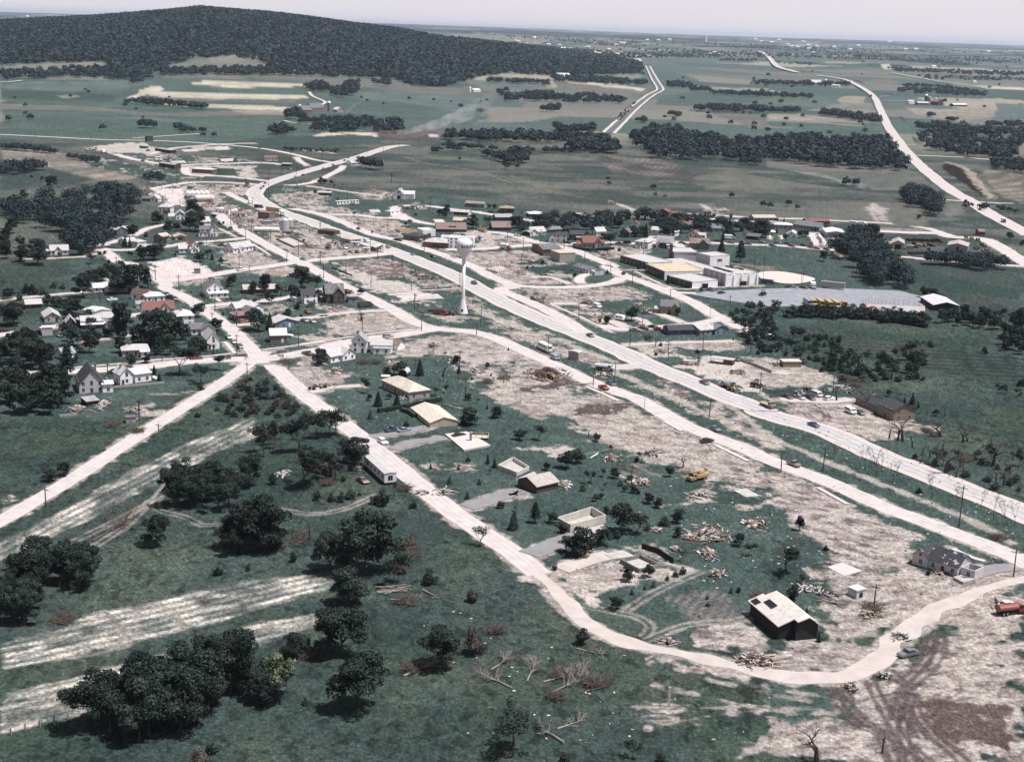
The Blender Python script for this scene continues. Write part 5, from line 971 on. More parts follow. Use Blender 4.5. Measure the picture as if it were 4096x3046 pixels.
def fallen(label, s, m_=None, r=.28, seed=1, br=9):
    """butt end, then crown end, of a tree lying on the ground"""
    tl, p0, p1 = s.split(); a = G(tl, *map(float, p0.split(','))); b = G(tl, *map(float, p1.split(','))); d = b-a; L = d.length; yaw = math.atan2(d.y, d.x); R = random.Random(seed)
    t = thing('fallen_tree', label, 'fallen tree', a, yaw); MB().tube((0, 0, r*.9), (L*.55, 0, r*1.3), r, r*.6, 8).tube((L*.55, 0, r*1.3), (L, .3, r*1.1), r*.6, r*.2, 6).build('trunk', m_ or PALEW, t)
    m = MB()
    def g(p, dd, l_, rr, lv):
        q = p+dd*l_; q.z = max(.06, q.z); m.tube(p, q, rr, rr*.55, 5 if lv == 0 else 3, cap=False)
        if lv < 3:
            for _ in range(3): g(p.lerp(q, R.uniform(.35, 1)), (dd+Vector((R.gauss(0, .45), R.gauss(0, .45), R.gauss(.05, .35)))).normalized(), l_*R.uniform(.5, .75), rr*.55, lv+1)
    for i in range(br):
        x = L*R.uniform(.35, .98); g(Vector((x, 0, r)), Vector((R.uniform(.3, .9), R.uniform(-.9, .9), R.uniform(.0, .75))).normalized(), L*R.uniform(.16, .32), r*.4, 0)
    m.build('branches', m_ or PALEW, t); return t
# ---- poles
def pole(label, s, arms=1, lean=0, name='utility_pole', cat='pole', group='wooden utility poles', lamp=0):
    tl, x, y, dy = s.split()[0], *map(float, s.split()[1].split(',')); P = G(tl, x, y); h = vpx(P, tl, dy); t = thing(name, label, cat, P, rad(-28), group); t.rotation_euler = (0, lean, rad(-28))
    MB().tube((0, 0, -.3), (0, 0, h), .19 if name == 'utility_pole' else .12, .12 if name == 'utility_pole' else .08, 8).build('pole', WOODP if name != 'street_lamp' else STEEL, t)
    if arms and name != 'street_lamp':
        m = MB().box(-1.2, 1.2, -.07, .07, h-.75, h-.58).build('crossarm', WOODP, t)
    if lamp or name == 'street_lamp':
        m = MB().tube((0, 0, h-.4), (1.6, 0, h+.35), .05, .05, 5); m.tube((1.6, 0, h+.35), (2.2, 0, h+.3), .05, .05, 5); a = m.build('lamp_arm', STEEL, t); MB().box(1.9, 2.7, -.17, .17, h+.18, h+.36).build('lamp_head', STEEL, a)
    return t
# ---- vehicles
VP = {}
def _veh(kind):
    """parts of a vehicle heading +x, ground at z=0: [(name, mesh, painted)]"""
    if kind in VP: return VP[kind]
    parts = []; PAINT = M('w')
    def wheels(xs, y, r=.34, w_=.22):
        for x in xs:
            for s_ in (-1, 1):
                m = MB(); n = 12; m.add([], []); V = []
                m.tube((x, s_*y-w_/2, r), (x, s_*y+w_/2, r), r, r, 12, 0); m.tube((x, s_*(y+w_/2)-.02, r), (x, s_*(y+w_/2)+.02, r), r*.5, r*.5, 8, 1); parts.append(('wheel', m.mesh('wheel', [TYRE, CHROME]), 0))
    def body(prof, w_, tap=.0, k='body'):
        m = MB(); n = len(prof); P = []
        for s_ in (-1, 1): P += [(x, s_*(w_/2-(tap if z > prof[0][1]+.45 else 0)), z) for x, z in prof]
        m.add(P, [tuple(range(n)), tuple(range(2*n-1, n-1, -1))]+[(i, n+i, n+(i+1) % n, (i+1) % n) for i in range(n)]); return m
    if kind in ('car', 'wagon'):
        parts.append(('body', body([(-2.45, .30), (2.45, .30), (2.5, .62), (2.3, .80), (.95, .92), (-1.7 if kind == 'car' else -2.35, .94), (-2.4, .90), (-2.5, .6)], 1.86).mesh('body', PAINT), 1))
        g = [(1.05, .9), (.45, 1.34), (-.95, 1.36), (-1.75, .92)] if kind == 'car' else [(1.05, .9), (.45, 1.38), (-2.0, 1.40), (-2.4, .92)]
        parts.append(('windows', body(g, 1.62).mesh('windows', GLASS), 0)); parts.append(('roof', MB().prism([(.42, -.72), (.42, .72), (g[2][0], .72), (g[2][0], -.72)][::-1], 1.352, 1.43 if kind == 'wagon' else 1.40).mesh('roof', PAINT), 1))
        parts.append(('bumper', MB().box(2.46, 2.58, -.9, .9, .36, .5).box(-2.58, -2.46, -.9, .9, .36, .5).mesh('bumper', CHROME), 0)); wheels((1.5, -1.45), .80)
    elif kind == 'pickup':
        parts.append(('body', body([(-2.6, .42), (2.55, .42), (2.6, .95), (1.1, 1.08), (-.55, 1.08), (-2.62, 1.06)], 1.92).mesh('body', PAINT), 1)); parts.append(('windows', body([(1.15, 1.05), (.7, 1.66), (-.4, 1.68), (-.55, 1.05)], 1.68).mesh('windows', GLASS), 0)); parts.append(('roof', MB().box(-.42, .72, -.78, .78, 1.672, 1.74).mesh('roof', PAINT), 1)); parts.append(('cargo_bed', MB().box(-2.5, -.7, -.8, .8, 1.04, 1.085).mesh('cargo_bed', M('k')), 0)); wheels((1.6, -1.55), .84, .37)
    elif kind in ('van', 'camper', 'ambulance'):
        parts.append(('body', body([(-2.6, .38), (2.5, .38), (2.62, .95), (1.95, 1.15), (1.35, 1.95), (.9, 2.08), (-2.6, 2.08)], 2.0).mesh('body', PAINT), 1)); parts.append(('windows', MB().box(-2.2, 1.1, -1.03, 1.03, 1.25, 1.75).sect([(-.85, 1.2), (.85, 1.2), (.8, 1.82), (-.8, 1.82)], 1.5, 1.86, 'x').mesh('windows', GLASS), 0)); wheels((1.6, -1.6), .86, .36)
    elif kind in ('bus', 'minibus'):
        L = 10.2 if kind == 'bus' else 6.2; x0 = -L/2; x1 = L/2-1.5
        parts.append(('body', MB().box(x0, x1, -1.2, 1.2, .5, 2.95).mesh('body', PAINT), 1)); parts.append(('hood', body([(x1, .55), (L/2, .55), (L/2, 1.35), (x1, 1.6)], 2.0).mesh('hood', PAINT), 1)); m = MB().box(x0+.05, x1-.05, -1.12, 1.12, 2.951, 3.10); parts.append(('roof', m.mesh('roof', PAINT), 1))
        parts.append(('windows', MB().box(x0+.5, x1-.3, -1.23, 1.23, 1.75, 2.5).box(x1-.1, x1+.03, -1.05, 1.05, 1.65, 2.6).box(x0-.03, x0+.1, -.9, .9, 1.75, 2.5).mesh('windows', GLASS), 0)); wheels((x1+.6, x0+2.2), 1.05, .5, .3)
    elif kind in ('box', 'dump', 'tank', 'flat'):
        L = 7.4; parts.append(('cab', body([(1.6, .6), (3.7, .6), (3.75, 1.4), (2.9, 1.55), (2.6, 2.35), (1.6, 2.4)], 2.2).mesh('cab', PAINT), 1)); parts.append(('windows', MB().box(1.75, 2.5, -1.13, 1.13, 1.6, 2.2).box(2.62, 2.86, -.95, .95, 1.62, 2.2).mesh('windows', GLASS), 0)); parts.append(('chassis', MB().box(-3.7, 3.4, -.45, .45, .55, .85).mesh('chassis', TYRE), 0))
        if kind == 'box': parts.append(('cargo_box', MB().box(-3.7, 1.45, -1.2, 1.2, .86, 3.2).mesh('cargo_box', M('W')), 0))
        elif kind == 'dump':
            m = MB()
            for a in ((-3.7, 1.4, -1.2, -1.08), (-3.7, 1.4, 1.08, 1.2), (1.28, 1.4, -1.07, 1.07), (-3.7, -3.58, -1.07, 1.07)): m.box(*a, .87, 2.2)
            m.box(-3.57, 1.27, -1.07, 1.07, .87, 1.5); parts.append(('dump_body', m.mesh('dump_body', PAINT), 1))
        elif kind == 'tank':
            m = MB(); n = 14; P = []
            for x in (-3.8, 1.4): P += [(x, 1.2*math.cos(6.283*i/n), 1.75+.85*math.sin(6.283*i/n)) for i in range(n)]
            m.add(P, [tuple(range(n)), tuple(range(2*n-1, n-1, -1))]+[(i, n+i, n+(i+1) % n, (i+1) % n) for i in range(n)]); m.box(-2, -.6, -.3, .3, 2.5, 2.75); parts.append(('tank', m.mesh('tank', PAINT), 1))
        else: parts.append(('bed', MB().box(-3.7, 1.45, -1.2, 1.2, .86, 1.1).mesh('bed', SHEATH), 0))
        wheels((2.9, -1.7, -2.7), .98, .5, .32)
    elif kind == 'semi':
        parts.append(('cargo_box', MB().box(-6.3, 6.3, -1.22, 1.22, 1.15, 3.9).mesh('cargo_box', PAINT), 1)); parts.append(('chassis', MB().box(-6, 5.5, -.5, .5, .85, 1.14).box(3.6, 3.8, -.7, -.55, 0, .9).box(3.6, 3.8, .55, .7, 0, .9).mesh('chassis', TYRE), 0)); wheels((-4.2, -5.4), .95, .5, .4)
    elif kind == 'loader':
        parts.append(('body', MB().box(-2.6, .2, -.9, .9, .8, 1.75).box(.2, 1.5, -.55, .55, .7, 1.3).mesh('body', PAINT), 1)); m = MB()
        for x, y in ((-.9, -.75), (-.9, .75), (.2, -.75), (.2, .75)): m.tube((x, y, 1.7), (x, y, 2.9), .07, .07, 5)
        m.box(-1.1, .4, -.9, .9, 2.9, 3.05); parts.append(('cab', m.mesh('cab', M('k')), 0)); m = MB()
        for s_ in (-1, 1): m.tube((.6, s_*.75, 1.6), (2.7, s_*.75, .8), .14, .12, 5)
        parts.append(('lift_arm', m.mesh('lift_arm', PAINT), 1)); parts.append(('bucket', MB().sect([(2.6, .2), (3.6, .15), (3.7, .3), (2.85, .4), (2.8, 1.2), (2.6, 1.2)], -1.3, 1.3, 'y').mesh('bucket', M('z')), 0)); wheels((-1.6, .95), 1.0, .75, .5)
    elif kind == 'tractor':
        parts.append(('body', MB().box(-.3, 1.9, -.4, .4, .8, 1.5).box(-1.2, -.3, -.5, .5, .7, 1.1).mesh('body', PAINT), 1)); m = MB()
        for s_ in (-1, 1): parts.append(('wheel', MB().tube((-1.0, s_*.85-.2, .85), (-1.0, s_*.85+.2, .85), .85, .85, 12).mesh('wheel', TYRE), 0)); parts.append(('wheel', MB().tube((1.4, s_*.6-.12, .4), (1.4, s_*.6+.12, .4), .4, .4, 10).mesh('wheel', TYRE), 0))
        parts.append(('seat', MB().box(-.9, -.4, -.25, .25, 1.1, 1.5).mesh('seat', M('k')), 0))
    elif kind == 'boom':
        p2 = _veh('flat'); parts += p2; parts.append(('boom', MB().tube((-.5, 0, 1.5), (-.5, 0, 2.2), .35, .3, 8).tube((-.5, .1, 2.3), (3.6, .1, 2.75), .25, .2, 6).tube((3.4, .35, 2.9), (-2.5, .4, 2.8), .2, .16, 6).mesh('boom', PAINT), 1)); parts.append(('toolbox', MB().box(-3.65, 1.2, -1.22, -.7, 1.11, 1.8).box(-3.65, 1.2, .7, 1.22, 1.11, 1.8).mesh('toolbox', PAINT), 1)); parts.append(('bucket', MB().box(-3.3, -2.5, .1, .9, 2.4, 3.3).mesh('bucket', PAINT), 1))
    elif kind == 'trailer':
        parts.append(('body', MB().sect([(-2.4, .5), (2.4, .5), (2.45, 1.6), (2.2, 2.5), (-2.2, 2.5), (-2.45, 1.6)], -1.05, 1.05, 'y').mesh('body', PAINT), 1)); parts.append(('windows', MB().box(-1.4, -.3, -1.08, 1.08, 1.4, 1.95).box(.6, 1.6, -1.08, 1.08, 1.4, 1.95).mesh('windows', GLASS), 0)); parts.append(('hitch', MB().box(2.4, 3.3, -.08, .08, .5, .6).mesh('hitch', TYRE), 0)); wheels((-.4,), .92)
    VP[kind] = parts; return parts
VN = {'car': ('car', 'car'), 'wagon': ('station_wagon', 'car'), 'pickup': ('pickup_truck', 'pickup'), 'van': ('van', 'van'), 'bus': ('bus', 'bus'), 'minibus': ('small_bus', 'bus'), 'box': ('box_truck', 'truck'), 'dump': ('dump_truck', 'truck'), 'tank': ('tank_truck', 'truck'), 'flat': ('flatbed_truck', 'truck'), 'semi': ('semi_trailer', 'trailer'), 'loader': ('wheel_loader', 'loader'), 'tractor': ('tractor', 'tractor'), 'boom': ('bucket_truck', 'truck'), 'trailer': ('camping_trailer', 'trailer'), 'camper': ('van', 'van'), 'ambulance': ('van', 'van')}
def veh(kind, s, col, label, sc=1, group=None, name=None, roofc=None):
    """s: 'tile x,y dx,dy' - the middle on the ground and the way it points, in the photograph"""
    tl, p, d = s.split(); x, y = map(float, p.split(',')); dx, dy = map(float, d.split(',')); c = G(tl, x, y); q = G(tl, x+dx, y+dy); yaw = math.atan2(q.y-c.y, q.x-c.x); nm, cat = VN[kind]
    c.z += .05; t = thing(name or nm, label, cat, c, yaw, group); t.scale = (sc,)*3; pm = mat('car paint '+col, PAL[col], .35, .06, 1, .5)
    for n_, me, painted in _veh(kind):
        o = bpy.data.objects.new(n_, me); COL.objects.link(o); o.parent = t
        if painted:
            sl_ = o.material_slots[0]; sl_.link = 'OBJECT'; sl_.material = mat('car paint '+roofc, PAL[roofc], .35, .06, 1, .5) if (roofc and n_ == 'roof') else pm
    return t
# ================================================================= HOUSES
# B0/C0: left
house('white farmhouse with gabled porch under big tree at left edge', 'B0 640,1075 870,1070', 8, 3.2, 'gx', 3.2, 'W', 'l', [(3, -1.2, 5, 3, 3.2, 'gy', 2.6), (-2.5, 1, 3, 6, 2.5, 'hip', 1.2)], chim=1)
house('dark shed-like house with pale torn roof by the wood edge', 'B0 1480,810 1620,800', 12, 3, 'gy', 2.2, 'v', 'l*', [(6, 2, 6, 8, 2.8, 'gx', 2)])
house('small white house behind spruces at the street loop', 'B0 1500,940 1610,960', 10, 2.8, 'gy', 2.2, 'W', 'l', [(8, 5, 9, 8, 2.8, 'hip', 1.8)])
house('two-storey white cottage with white roof on the street corner', 'B0 1735,1065 1895,1075', 9, 4.4, 'gx', 2.4, 'W', 'l', chim=1)
house('grey-brown house with tan roof and porch, back to the street', 'B0 1950,915 2070,930', 9, 4.6, 'gy', 2.4, 'v', 't', [(9, 1, 3, 3, 2.6, 'flat', 0)])
house('small white gabled house with dark side roof at top of street', 'B0 1790,315 1890,320', 9, 3.2, 'gy', 2.8, 'W', 'b', dc='m')
house('white cottage with low grey wing near the loading lot', 'B0 1910,400 2010,405', 8, 3, 'gy', 2.6, 'W', 'l', [(-9, 1, 9, 5, 2.6, 'gx', 1.4, 'v', 'g')])
house('square two-storey white house with boarded hole in its wall', 'B0 2010,560 2165,565', 13, 6.4, 'hip', 3.2, 'W', 'l*', [(4.5, -.6, 6, 1, 3, 'flat', 0, 'o', 'k')])
house('white house with cross gables beside the tall dark trees', 'B1 330,630 440,630', 10, 4.6, 'gy', 3, 'W', 'l', [(-6, 1, 6, 6, 2.8, 'gx', 2)])
house('white house hidden behind trees with grey gable', 'B1 460,610 600,610', 9, 5, 'gy', 3, 'W', 'l')
house('large two-storey white house with grey cross-gabled roof', 'B1 765,845 865,845', 9, 6.4, 'gy', 3, 'W', 'g', [(-8, 2, 8, 7, 5.6, 'gx', 2.2), (-9, .2, 7, 3, 3, 'flat', 0)], chim=.5)
house('white house with steep gable behind the two-storey one', 'B1 650,740 770,735', 9, 5.6, 'gx', 3.2, 'W', 'l')
simple('tan-roofed garage with wide dark door beside the street', 'B1 320,890 465,885', 9, 2.6, 'gy', 1.6, 'p', 't', 'garage', 'garage', 1, None, 'k', 5, 2.2)
house('white gabled house with torn red roof patch and porch', 'B1 500,1050 630,1045', 11, 4.6, 'gy', 3.8, 'W', 'r*', [(.6, -2.5, 4, 3, 3, 'gy', 2, 'W', 'w'), (-7, 2, 7, 7, 3, 'gx', 2.4, 'W', 'l')], chim=1, group=None)
house('white house with stripped pale roof alone on torn soil', 'B1 1060,1055 1310,1020', 9, 3.6, 'gx', 3.4, 'W', 'l*', [(5, -2, 3.5, 3, 2.6, 'gy', 1.6)])
house('two-storey white house with grey roof and full porch', 'B1 720,1620 935,1610', 11, 6.2, 'gy', 4, 'W', 'g*', [(1, -2.6, 12, 2.6, 3, 'shd', .8, 'W', 'w'), (2, 11, 9, 5, 5.4, 'gx', 3)], chim=1)
house('long brown ranch house with tan roof behind round tree', 'B1 1190,1570 1600,1560', 9, 2.8, 'gx', 2.2, 'b', 't')
house('white gabled house with dark roof and sunporch by ash tree', 'B1 1835,1651 1960,1700', 9, 5.4, 'gy', 3, 'W', 'K', [(-5, -1, 5, 6, 4.4, 'flat', 0, 'W', 'n'), (1, -2.5, 6, 2.5, 2.8, 'shd', .5, 'W', 'W')])
house('dark brown many-gabled house with boarded windows', 'C2 330,195 560,190', 12, 6, 'gx', 5, 'b', 'g*', [(4, -2, 7, 6, 5.6, 'gy', 4, 'b', 'g*'), (-8, 3, 8, 7, 3, 'hip', 2.4, 'b', 'G*'), (14, 0, 6, 6, 3.6, 'hip', 1.6, 's', 'G*')], chim=1, dc='o')
# C0
house('dark house with white roof among trees by the west lane', 'C0 330,270 530,260', 9, 2.7, 'gx', 2, 'K', 'l')
house('white bungalow with broad white gable roof on the lawn', 'C0 570,440 770,430', 15, 2.9, 'gy', 2.6, 'l', 'l', dc='k')
house('blue-grey house with white roof and porch', 'C0 845,535 960,530', 9, 4.2, 'gy', 2.8, 'S', 'l', [(8, 2, 12, 8, 4, 'gx', 2.2), (8, -.8, 13, 3, 2.5, 'shd', .4, 'S', 'W'), (-1, 9, 9, 7, 3, 'gy', 2)])
house('tall white house with grey roof behind the poplars', 'C0 1310,500 1470,500', 8, 5.4, 'gx', 2.4, 'W', 'l', [(1.5, -4, 8.5, 4, 3, 'gy', 2.2)])
house('long white house under trees with bright roof', 'C0 1190,60 1440,50', 10, 2.8, 'gx', 2, 'W', 'w')
house('pale blue two-storey house behind the tall trees', 'C0 1530,60 1770,50', 10, 5.6, 'gx', 3.6, 's', 'l', [(-5, 1, 6, 8, 4.6, 'gy', 3)])
house('white house with brown roof beside the pale lot', 'C0 1665,150 1860,160', 11, 3.4, 'gx', 2.4, 'W', 'b', [(5, -1.5, 4, 3, 2.6, 'shd', .6, 'W', 'B')])
house('square white house with low hip roof beside parked cars', 'C0 1860,185 2095,170', 12, 3.2, 'hip', 2, 'W', 'w', dc='k')
simple('little white shed with striped grey roof', 'C0 1735,260 1840,255', 6, 2.6, 'gx', 1.2, 'W', 'G*')
house('long white house with red-brown roof and centre dormer', 'C0 1830,390 2222,370', 10, 5, 'gx', 3.8, 'W', 'r', [(9, -1.6, 6, 3, 5, 'gy', 3.2)], chim=1)
house('square two-storey white house with white hip roof', 'C1 350,490 560,480', 13, 5.6, 'hip', 2.6, 'W', 'w', [(-4, -1, 5, 6, 3, 'gx', 1.6)], chim=1)
house('white cottage with dark roof below the square white house', 'C1 520,600 690,590', 9, 3.2, 'gx', 2.4, 'W', 'g', [(5, -3, 8, 4, 3.2, 'gy', 2.4), (-7, 1, 7, 7, 3, 'gx', 2)])
house('two-storey white gabled house at the street crossing', 'C1 725,785 885,775', 11, 5.6, 'gy', 3.8, 'W', 'l', chim=0)
house('white cottage with pale hip roof and small porch', 'C0 1555,880 1895,865', 13, 3.2, 'hip', 2, 'l', 'l', [(9, -2, 4, 2, 2.8, 'shd', .4, 'W', 'W')], chim=1)
house('white house with blue-grey roof half hidden by trees', 'C0 800,920 955,900', 8, 3.2, 'gx', 2.2, 'W', 's')
house('big white gabled house with steep dark roof', 'C0 1010,1345 1325,1325', 16, 4.6, 'gy', 6.4, 'w', 'K', [(10.2, -1.2, 4.6, 3, 4, 'shd', .8, 'W', 'w')], chim=.75)
simple('low dark shed with ribbed roof behind big house', 'C0 1100,1510 1260,1490', 7, 2.2, 'shd', .5, 'k', 'G*', 'shed', 'shed', 0)
house('white house with steep gable, tall chimney and low wing', 'C0 1530,1235 1685,1215', 8, 5, 'gy', 3, 'W', 'w', [(7.6, .5, 8, 7, 4, 'shd', 1.2, 'W', 'w')], chim=1.0)
simple('tiny flat-roofed pump house by the country road', 'E0 1095,200 1180,195', 3.4, 2.3, 'flat', 0, 'e', 'g', 'pump_house', 'shed', 1, None, 'u')
simple('small tin shed standing in the trees by the alley', 'C0 1735,575 1810,575', 4, 2.4, 'gy', 1, 'W', 'l')
simple('dark-roofed garage open to the lane', 'C0 420,610 520,590', 8, 2.6, 'gx', 1.6, 'k', 'K', 'garage', 'garage', 0); simple('pale block of stacked white hay wagons', 'C0 535,610 670,605', 5, 4.2, 'flat', 0, 'w', 'w', 'storage_shed', 'shed', 0)
simple('white lean-to with bright roof in the west yard', 'C0 1060,330 1170,370', 12, 2.5, 'gx', 1.2, 'W', 'w', 'shed', 'shed', 0)
# C1/C2 middle
house('white L-shaped house with damaged dark wing by the corner', 'C1 1010,310 1090,335', 9, 3.6, 'gy', 2.6, 'W', 'l', [(-2, 7, 17, 7, 4.4, 'gx', 1.8, 'W', 'w'), (8, 3, 9, 7, 3, 'gx', 1.8, 'v', 'g')])
house('dark brown house with shingles stripped to white patches', 'C1 1100,430 1310,410', 10, 3.2, 'hip', 2, 'b', 'm*')
house('blue house with pale gable roof', 'C1 1590,515 1880,490', 11, 3, 'gy', 2.2, 'u', 'l', [(-3, 1, 4, 5, 2.2, 'shd', .5)], dc='W')
house('small brown cottage with white roof on the lawn', 'C1 1530,700 1735,695', 8, 4.2, 'gx', 2.8, 'm', 'w', dc='W')
simple('small blue-grey shed on the debris lawn', 'C2 110,250 190,250', 3, 2.6, 'gx', .8, 's', 'K', 'shed', 'shed', 0)
house('low white house with grey wing roof, left of the three', 'C2 390,960 680,900', 10, 3.4, 'gx', 2.6, 'W', 'l', [(7.5, -.8, 9, 5, 3.2, 'gy', 3, 'W', 'l')])
house('tall white two-storey house with porch, middle of the three', 'C2 655,825 840,830', 10, 6.4, 'gy', 3.4, 'W', 'G', [(10, 1, 11, 7, 4.4, 'gx', 2, 'W', 'l'), (11.5, -1.5, 9, 3, 3, 'flat', 0, 'W', 'w')], chim=1)
simple('white garage with brown roof and dark door, right of the three', 'C2 1055,770 1240,800', 7, 3, 'gx', 2, 'W', 'm', 'garage', 'garage', 1, None, 'k', 1.4)
simple('rounded tin shed with arched white roof on the lawn', 'C2 1250,1125 1360,1135', 5, 1.6, 'arc', 2, 'k', 'w', 'shed', 'shed', 0)
# damaged ranch with plywood roof
t = house('ranch house with bare plywood roof and stripped rafters', 'C2 1040,1265 1380,1425', 8.5, 2.7, 'hip', 2.2, 'e', PLY, sc=1)
# B2/B3
house('white trailer house with brown band beside the digger', 'B2 470,440 750,425', 4, 3, 'flat', 0, 'W', 'w', name='mobile_home', cat='mobile home', door=0)
house('dark low house with pale flat roof by torn trees', 'B2 230,320 395,325', 8, 2.8, 'gx', .6, 'b', 'l')
t = house('white barn with rounded gambrel roof and dark doorway', 'B2 1180,365 1325,370', 18, 4.4, 'gam', 5, 'W', 'l', [(11, 3, 10, 9, 5, 'gx', 2.6, 'W', 'w')], 0, 0, name='barn', cat='barn'); MB().box(-1.2, 1.2, -.07, .03, 0, 2.5).build('door', M('k'), t, (4.3, 0, .05)); put('window', wmesh(1.0, 1.5), t, (4.3, 0, 4.4))
house('open-gabled wooden cabin with white wall by the cul-de-sac', 'B2 1455,495 1590,490', 9, 3, 'gy', 2.4, 'W', 'o*', [(2, -5, 9, 5, 1.6, 'none', 0, 'c', 'c')])
house('white box trailer home standing askew on the lawn', 'B2 1075,560 1150,570', 12, 2.8, 'flat', 0, 'W', 'w', name='mobile_home', cat='mobile home', door=0)
house('burnt white house with broken blackened roof', 'B3 0,560 235,575', 9, 2.6, 'gx', 1.6, 'W', 'l*', [(4, -1, 12, 5, 2.2, 'flat', 0, 'k', 'k')])
house('house with tan roof and pale tan walls behind skylit hall', 'B3 40,680 245,690', 9, 3, 'gx', 2.2, 'l', 't', [(8, -1, 6, 4, 3, 'gy', 2)])
house('long brown-roofed hall with four skylights', 'B2 1730,785 2110,790', 13, 2.6, 'gx', 4.6, 'b', 'm', win=0, door=0, name='hall', cat='building')
house('brown-roofed bungalow beside yellow crane truck', 'B3 540,765 770,765', 14, 2.6, 'gx', 4, 'b', 'm', win=0, door=0)
house('dark ranch house with tan roof and grey garage, top street', 'B3 190,465 400,480', 11, 3.6, 'gx', 1.6, 'v', 'T', [(11, -1, 9, 6, 4, 'gx', 1.4, 's', 'T')])
house('dark brown hip-roofed house beside the top street', 'B3 630,540 815,545', 13, 4, 'hip', 2.4, 'b', 'T')
house('square house with bright white hip roof at meadow edge', 'B3 1010,600 1200,600', 13, 3, 'hip', 2, 'b', 'w')
house('dark cottage with blue-grey roof amid shade trees', 'B3 580,640 790,640', 11, 3, 'gx', 2.2, 'S', 'G')
house('white house with steep white roof near the town pole', 'B3 1040,830 1215,820', 9, 3, 'gx', 3.4, 'W', 'l', [(-3, -2, 8, 5, 2.8, 'gy', 2.6)])
simple('dark little garage between the trees and white house', 'B3 915,830 1010,835', 7, 2.6, 'gy', 1.2, 'k', 'T', 'garage', 'garage', 0)
house('blue-grey low house behind the steep white roof', 'B3 1220,800 1420,790', 9, 2.8, 'gx', 1.8, 'S', 'v')
house('dark-roofed ranch house behind the grey house', 'B3 1440,790 1640,785', 11, 2.8, 'hip', 2.2, 'K', 'k')
house('two-storey white house with grey roof at street corner', 'B3 1335,915 1480,920', 11, 5.4, 'gx', 2.4, 'W', 'K', [(-5, 0, 5, 6, 4, 'gy', 2)])
house('two-storey blue-grey house with boarded porch', 'B3 1525,890 1780,895', 10, 5, 'gx', 2.6, 'S', 'K', [(11, -2, 6, 5, 5, 'gy', 2.8, 'S', 'K'), (5, -2, 6, 2, 2.8, 'shd', .6, 'o', 'G')])
house('pale house with bright red tiled roof and dark hedge', 'B3 1690,985 1960,990', 12, 4.2, 'gx', 4.6, 'l', 'r', [(9, -1.5, 6, 4, 4, 'gy', 3.4, 'l', 'r'), (-5, 0, 5, 5, 2.8, 'shd', 1.6, 'l', 'r')], chim=.3)
house('white gabled house right of the red-roofed house', 'B3 1860,840 1980,835', 9, 4, 'gx', 3, 'W', 'l')
house('dark brown gabled house among trees near street bend', 'B4 250,850 370,860', 9, 4.4, 'gy', 3, 'b', 'g')
simple('long grey lean-to store with pale roof strips', 'B3 1040,1010 1185,1085', 15, 4.6, 'gy', 2, 'm', 'g*', 'store_building', 'building', 0)
t = house('ruined two-storey block building with plaster torn off', 'B3 1275,1130 1390,1170', 13, 6.6, 'flat', 0, 'e', 'n', (), 0, 0, name='block_building', cat='building', ); 
t = house('white ranch house with roof torn open by the bend', 'B3 1565,1265 1760,1320', 9, 2.8, 'gx', 1.8, 'W', 'g*', [(19, 1, 7, 8, 2.6, 'none', 0, 'w', 'l')])
simple('small white storage shed near red debris', 'B3 340,885 405,890', 6, 2.2, 'gy', 1.4, 'W', 'G')
# corner shop block
t = house('brown brick corner shop with collapsed white roof', 'B2 1560,975 1880,995', 14, 4, 'hip', 3, 'B', 'l*', name='shop', cat='shop', win=1)
t = house('two-storey white block shop with parapet roof', 'B2 1890,990 2010,995', 15, 7.6, 'par', 0, 'W', 'w', [(-8, 14, 26, 10, 6, 'par', 0, 'W', 'w')], name='shop', cat='shop')
house('dark-roofed brown shop beside the white corner shops', 'B2 1310,880 1500,905', 13, 3.6, 'hip', 2.4, 'B', 'K', name='shop', cat='shop')
simple('white flat-roofed store behind the brown corner shop', 'B2 1560,845 1720,840', 14, 4.6, 'par', 0, 'W', 'w', 'shop', 'shop', 1, None, 'b', 3, 2.6)
# temporary offices
house('brown portable office with dark hip roof by the highway', 'B2 225,805 430,830', 8, 3, 'hip', 1.4, 'B', 'b', name='portable_office', cat='office', win=0)
house('pale portable office with tan roof beside parked cars', 'B2 510,905 640,935', 10, 3, 'hip', 1.6, 'l', 't', name='portable_office', cat='office', win=0)
house('long grey trailer office with pale roof near the crossing', 'B2 880,1030 960,1035', 20, 3, 'gy', .8, 'z', 'l', name='trailer_office', cat='office', win=0, door=0)
house('white camper trailer office beside the long grey trailer', 'B2 790,1035 880,1040', 4, 2.6, 'flat', 0, 'W', 'w', name='trailer_office', cat='office', door=0)
house('white mobile clinic next to tan-roofed office', 'B2 640,960 735,965', 4, 2.6, 'flat', 0, 'W', 'w', name='trailer_office', cat='office', door=0)
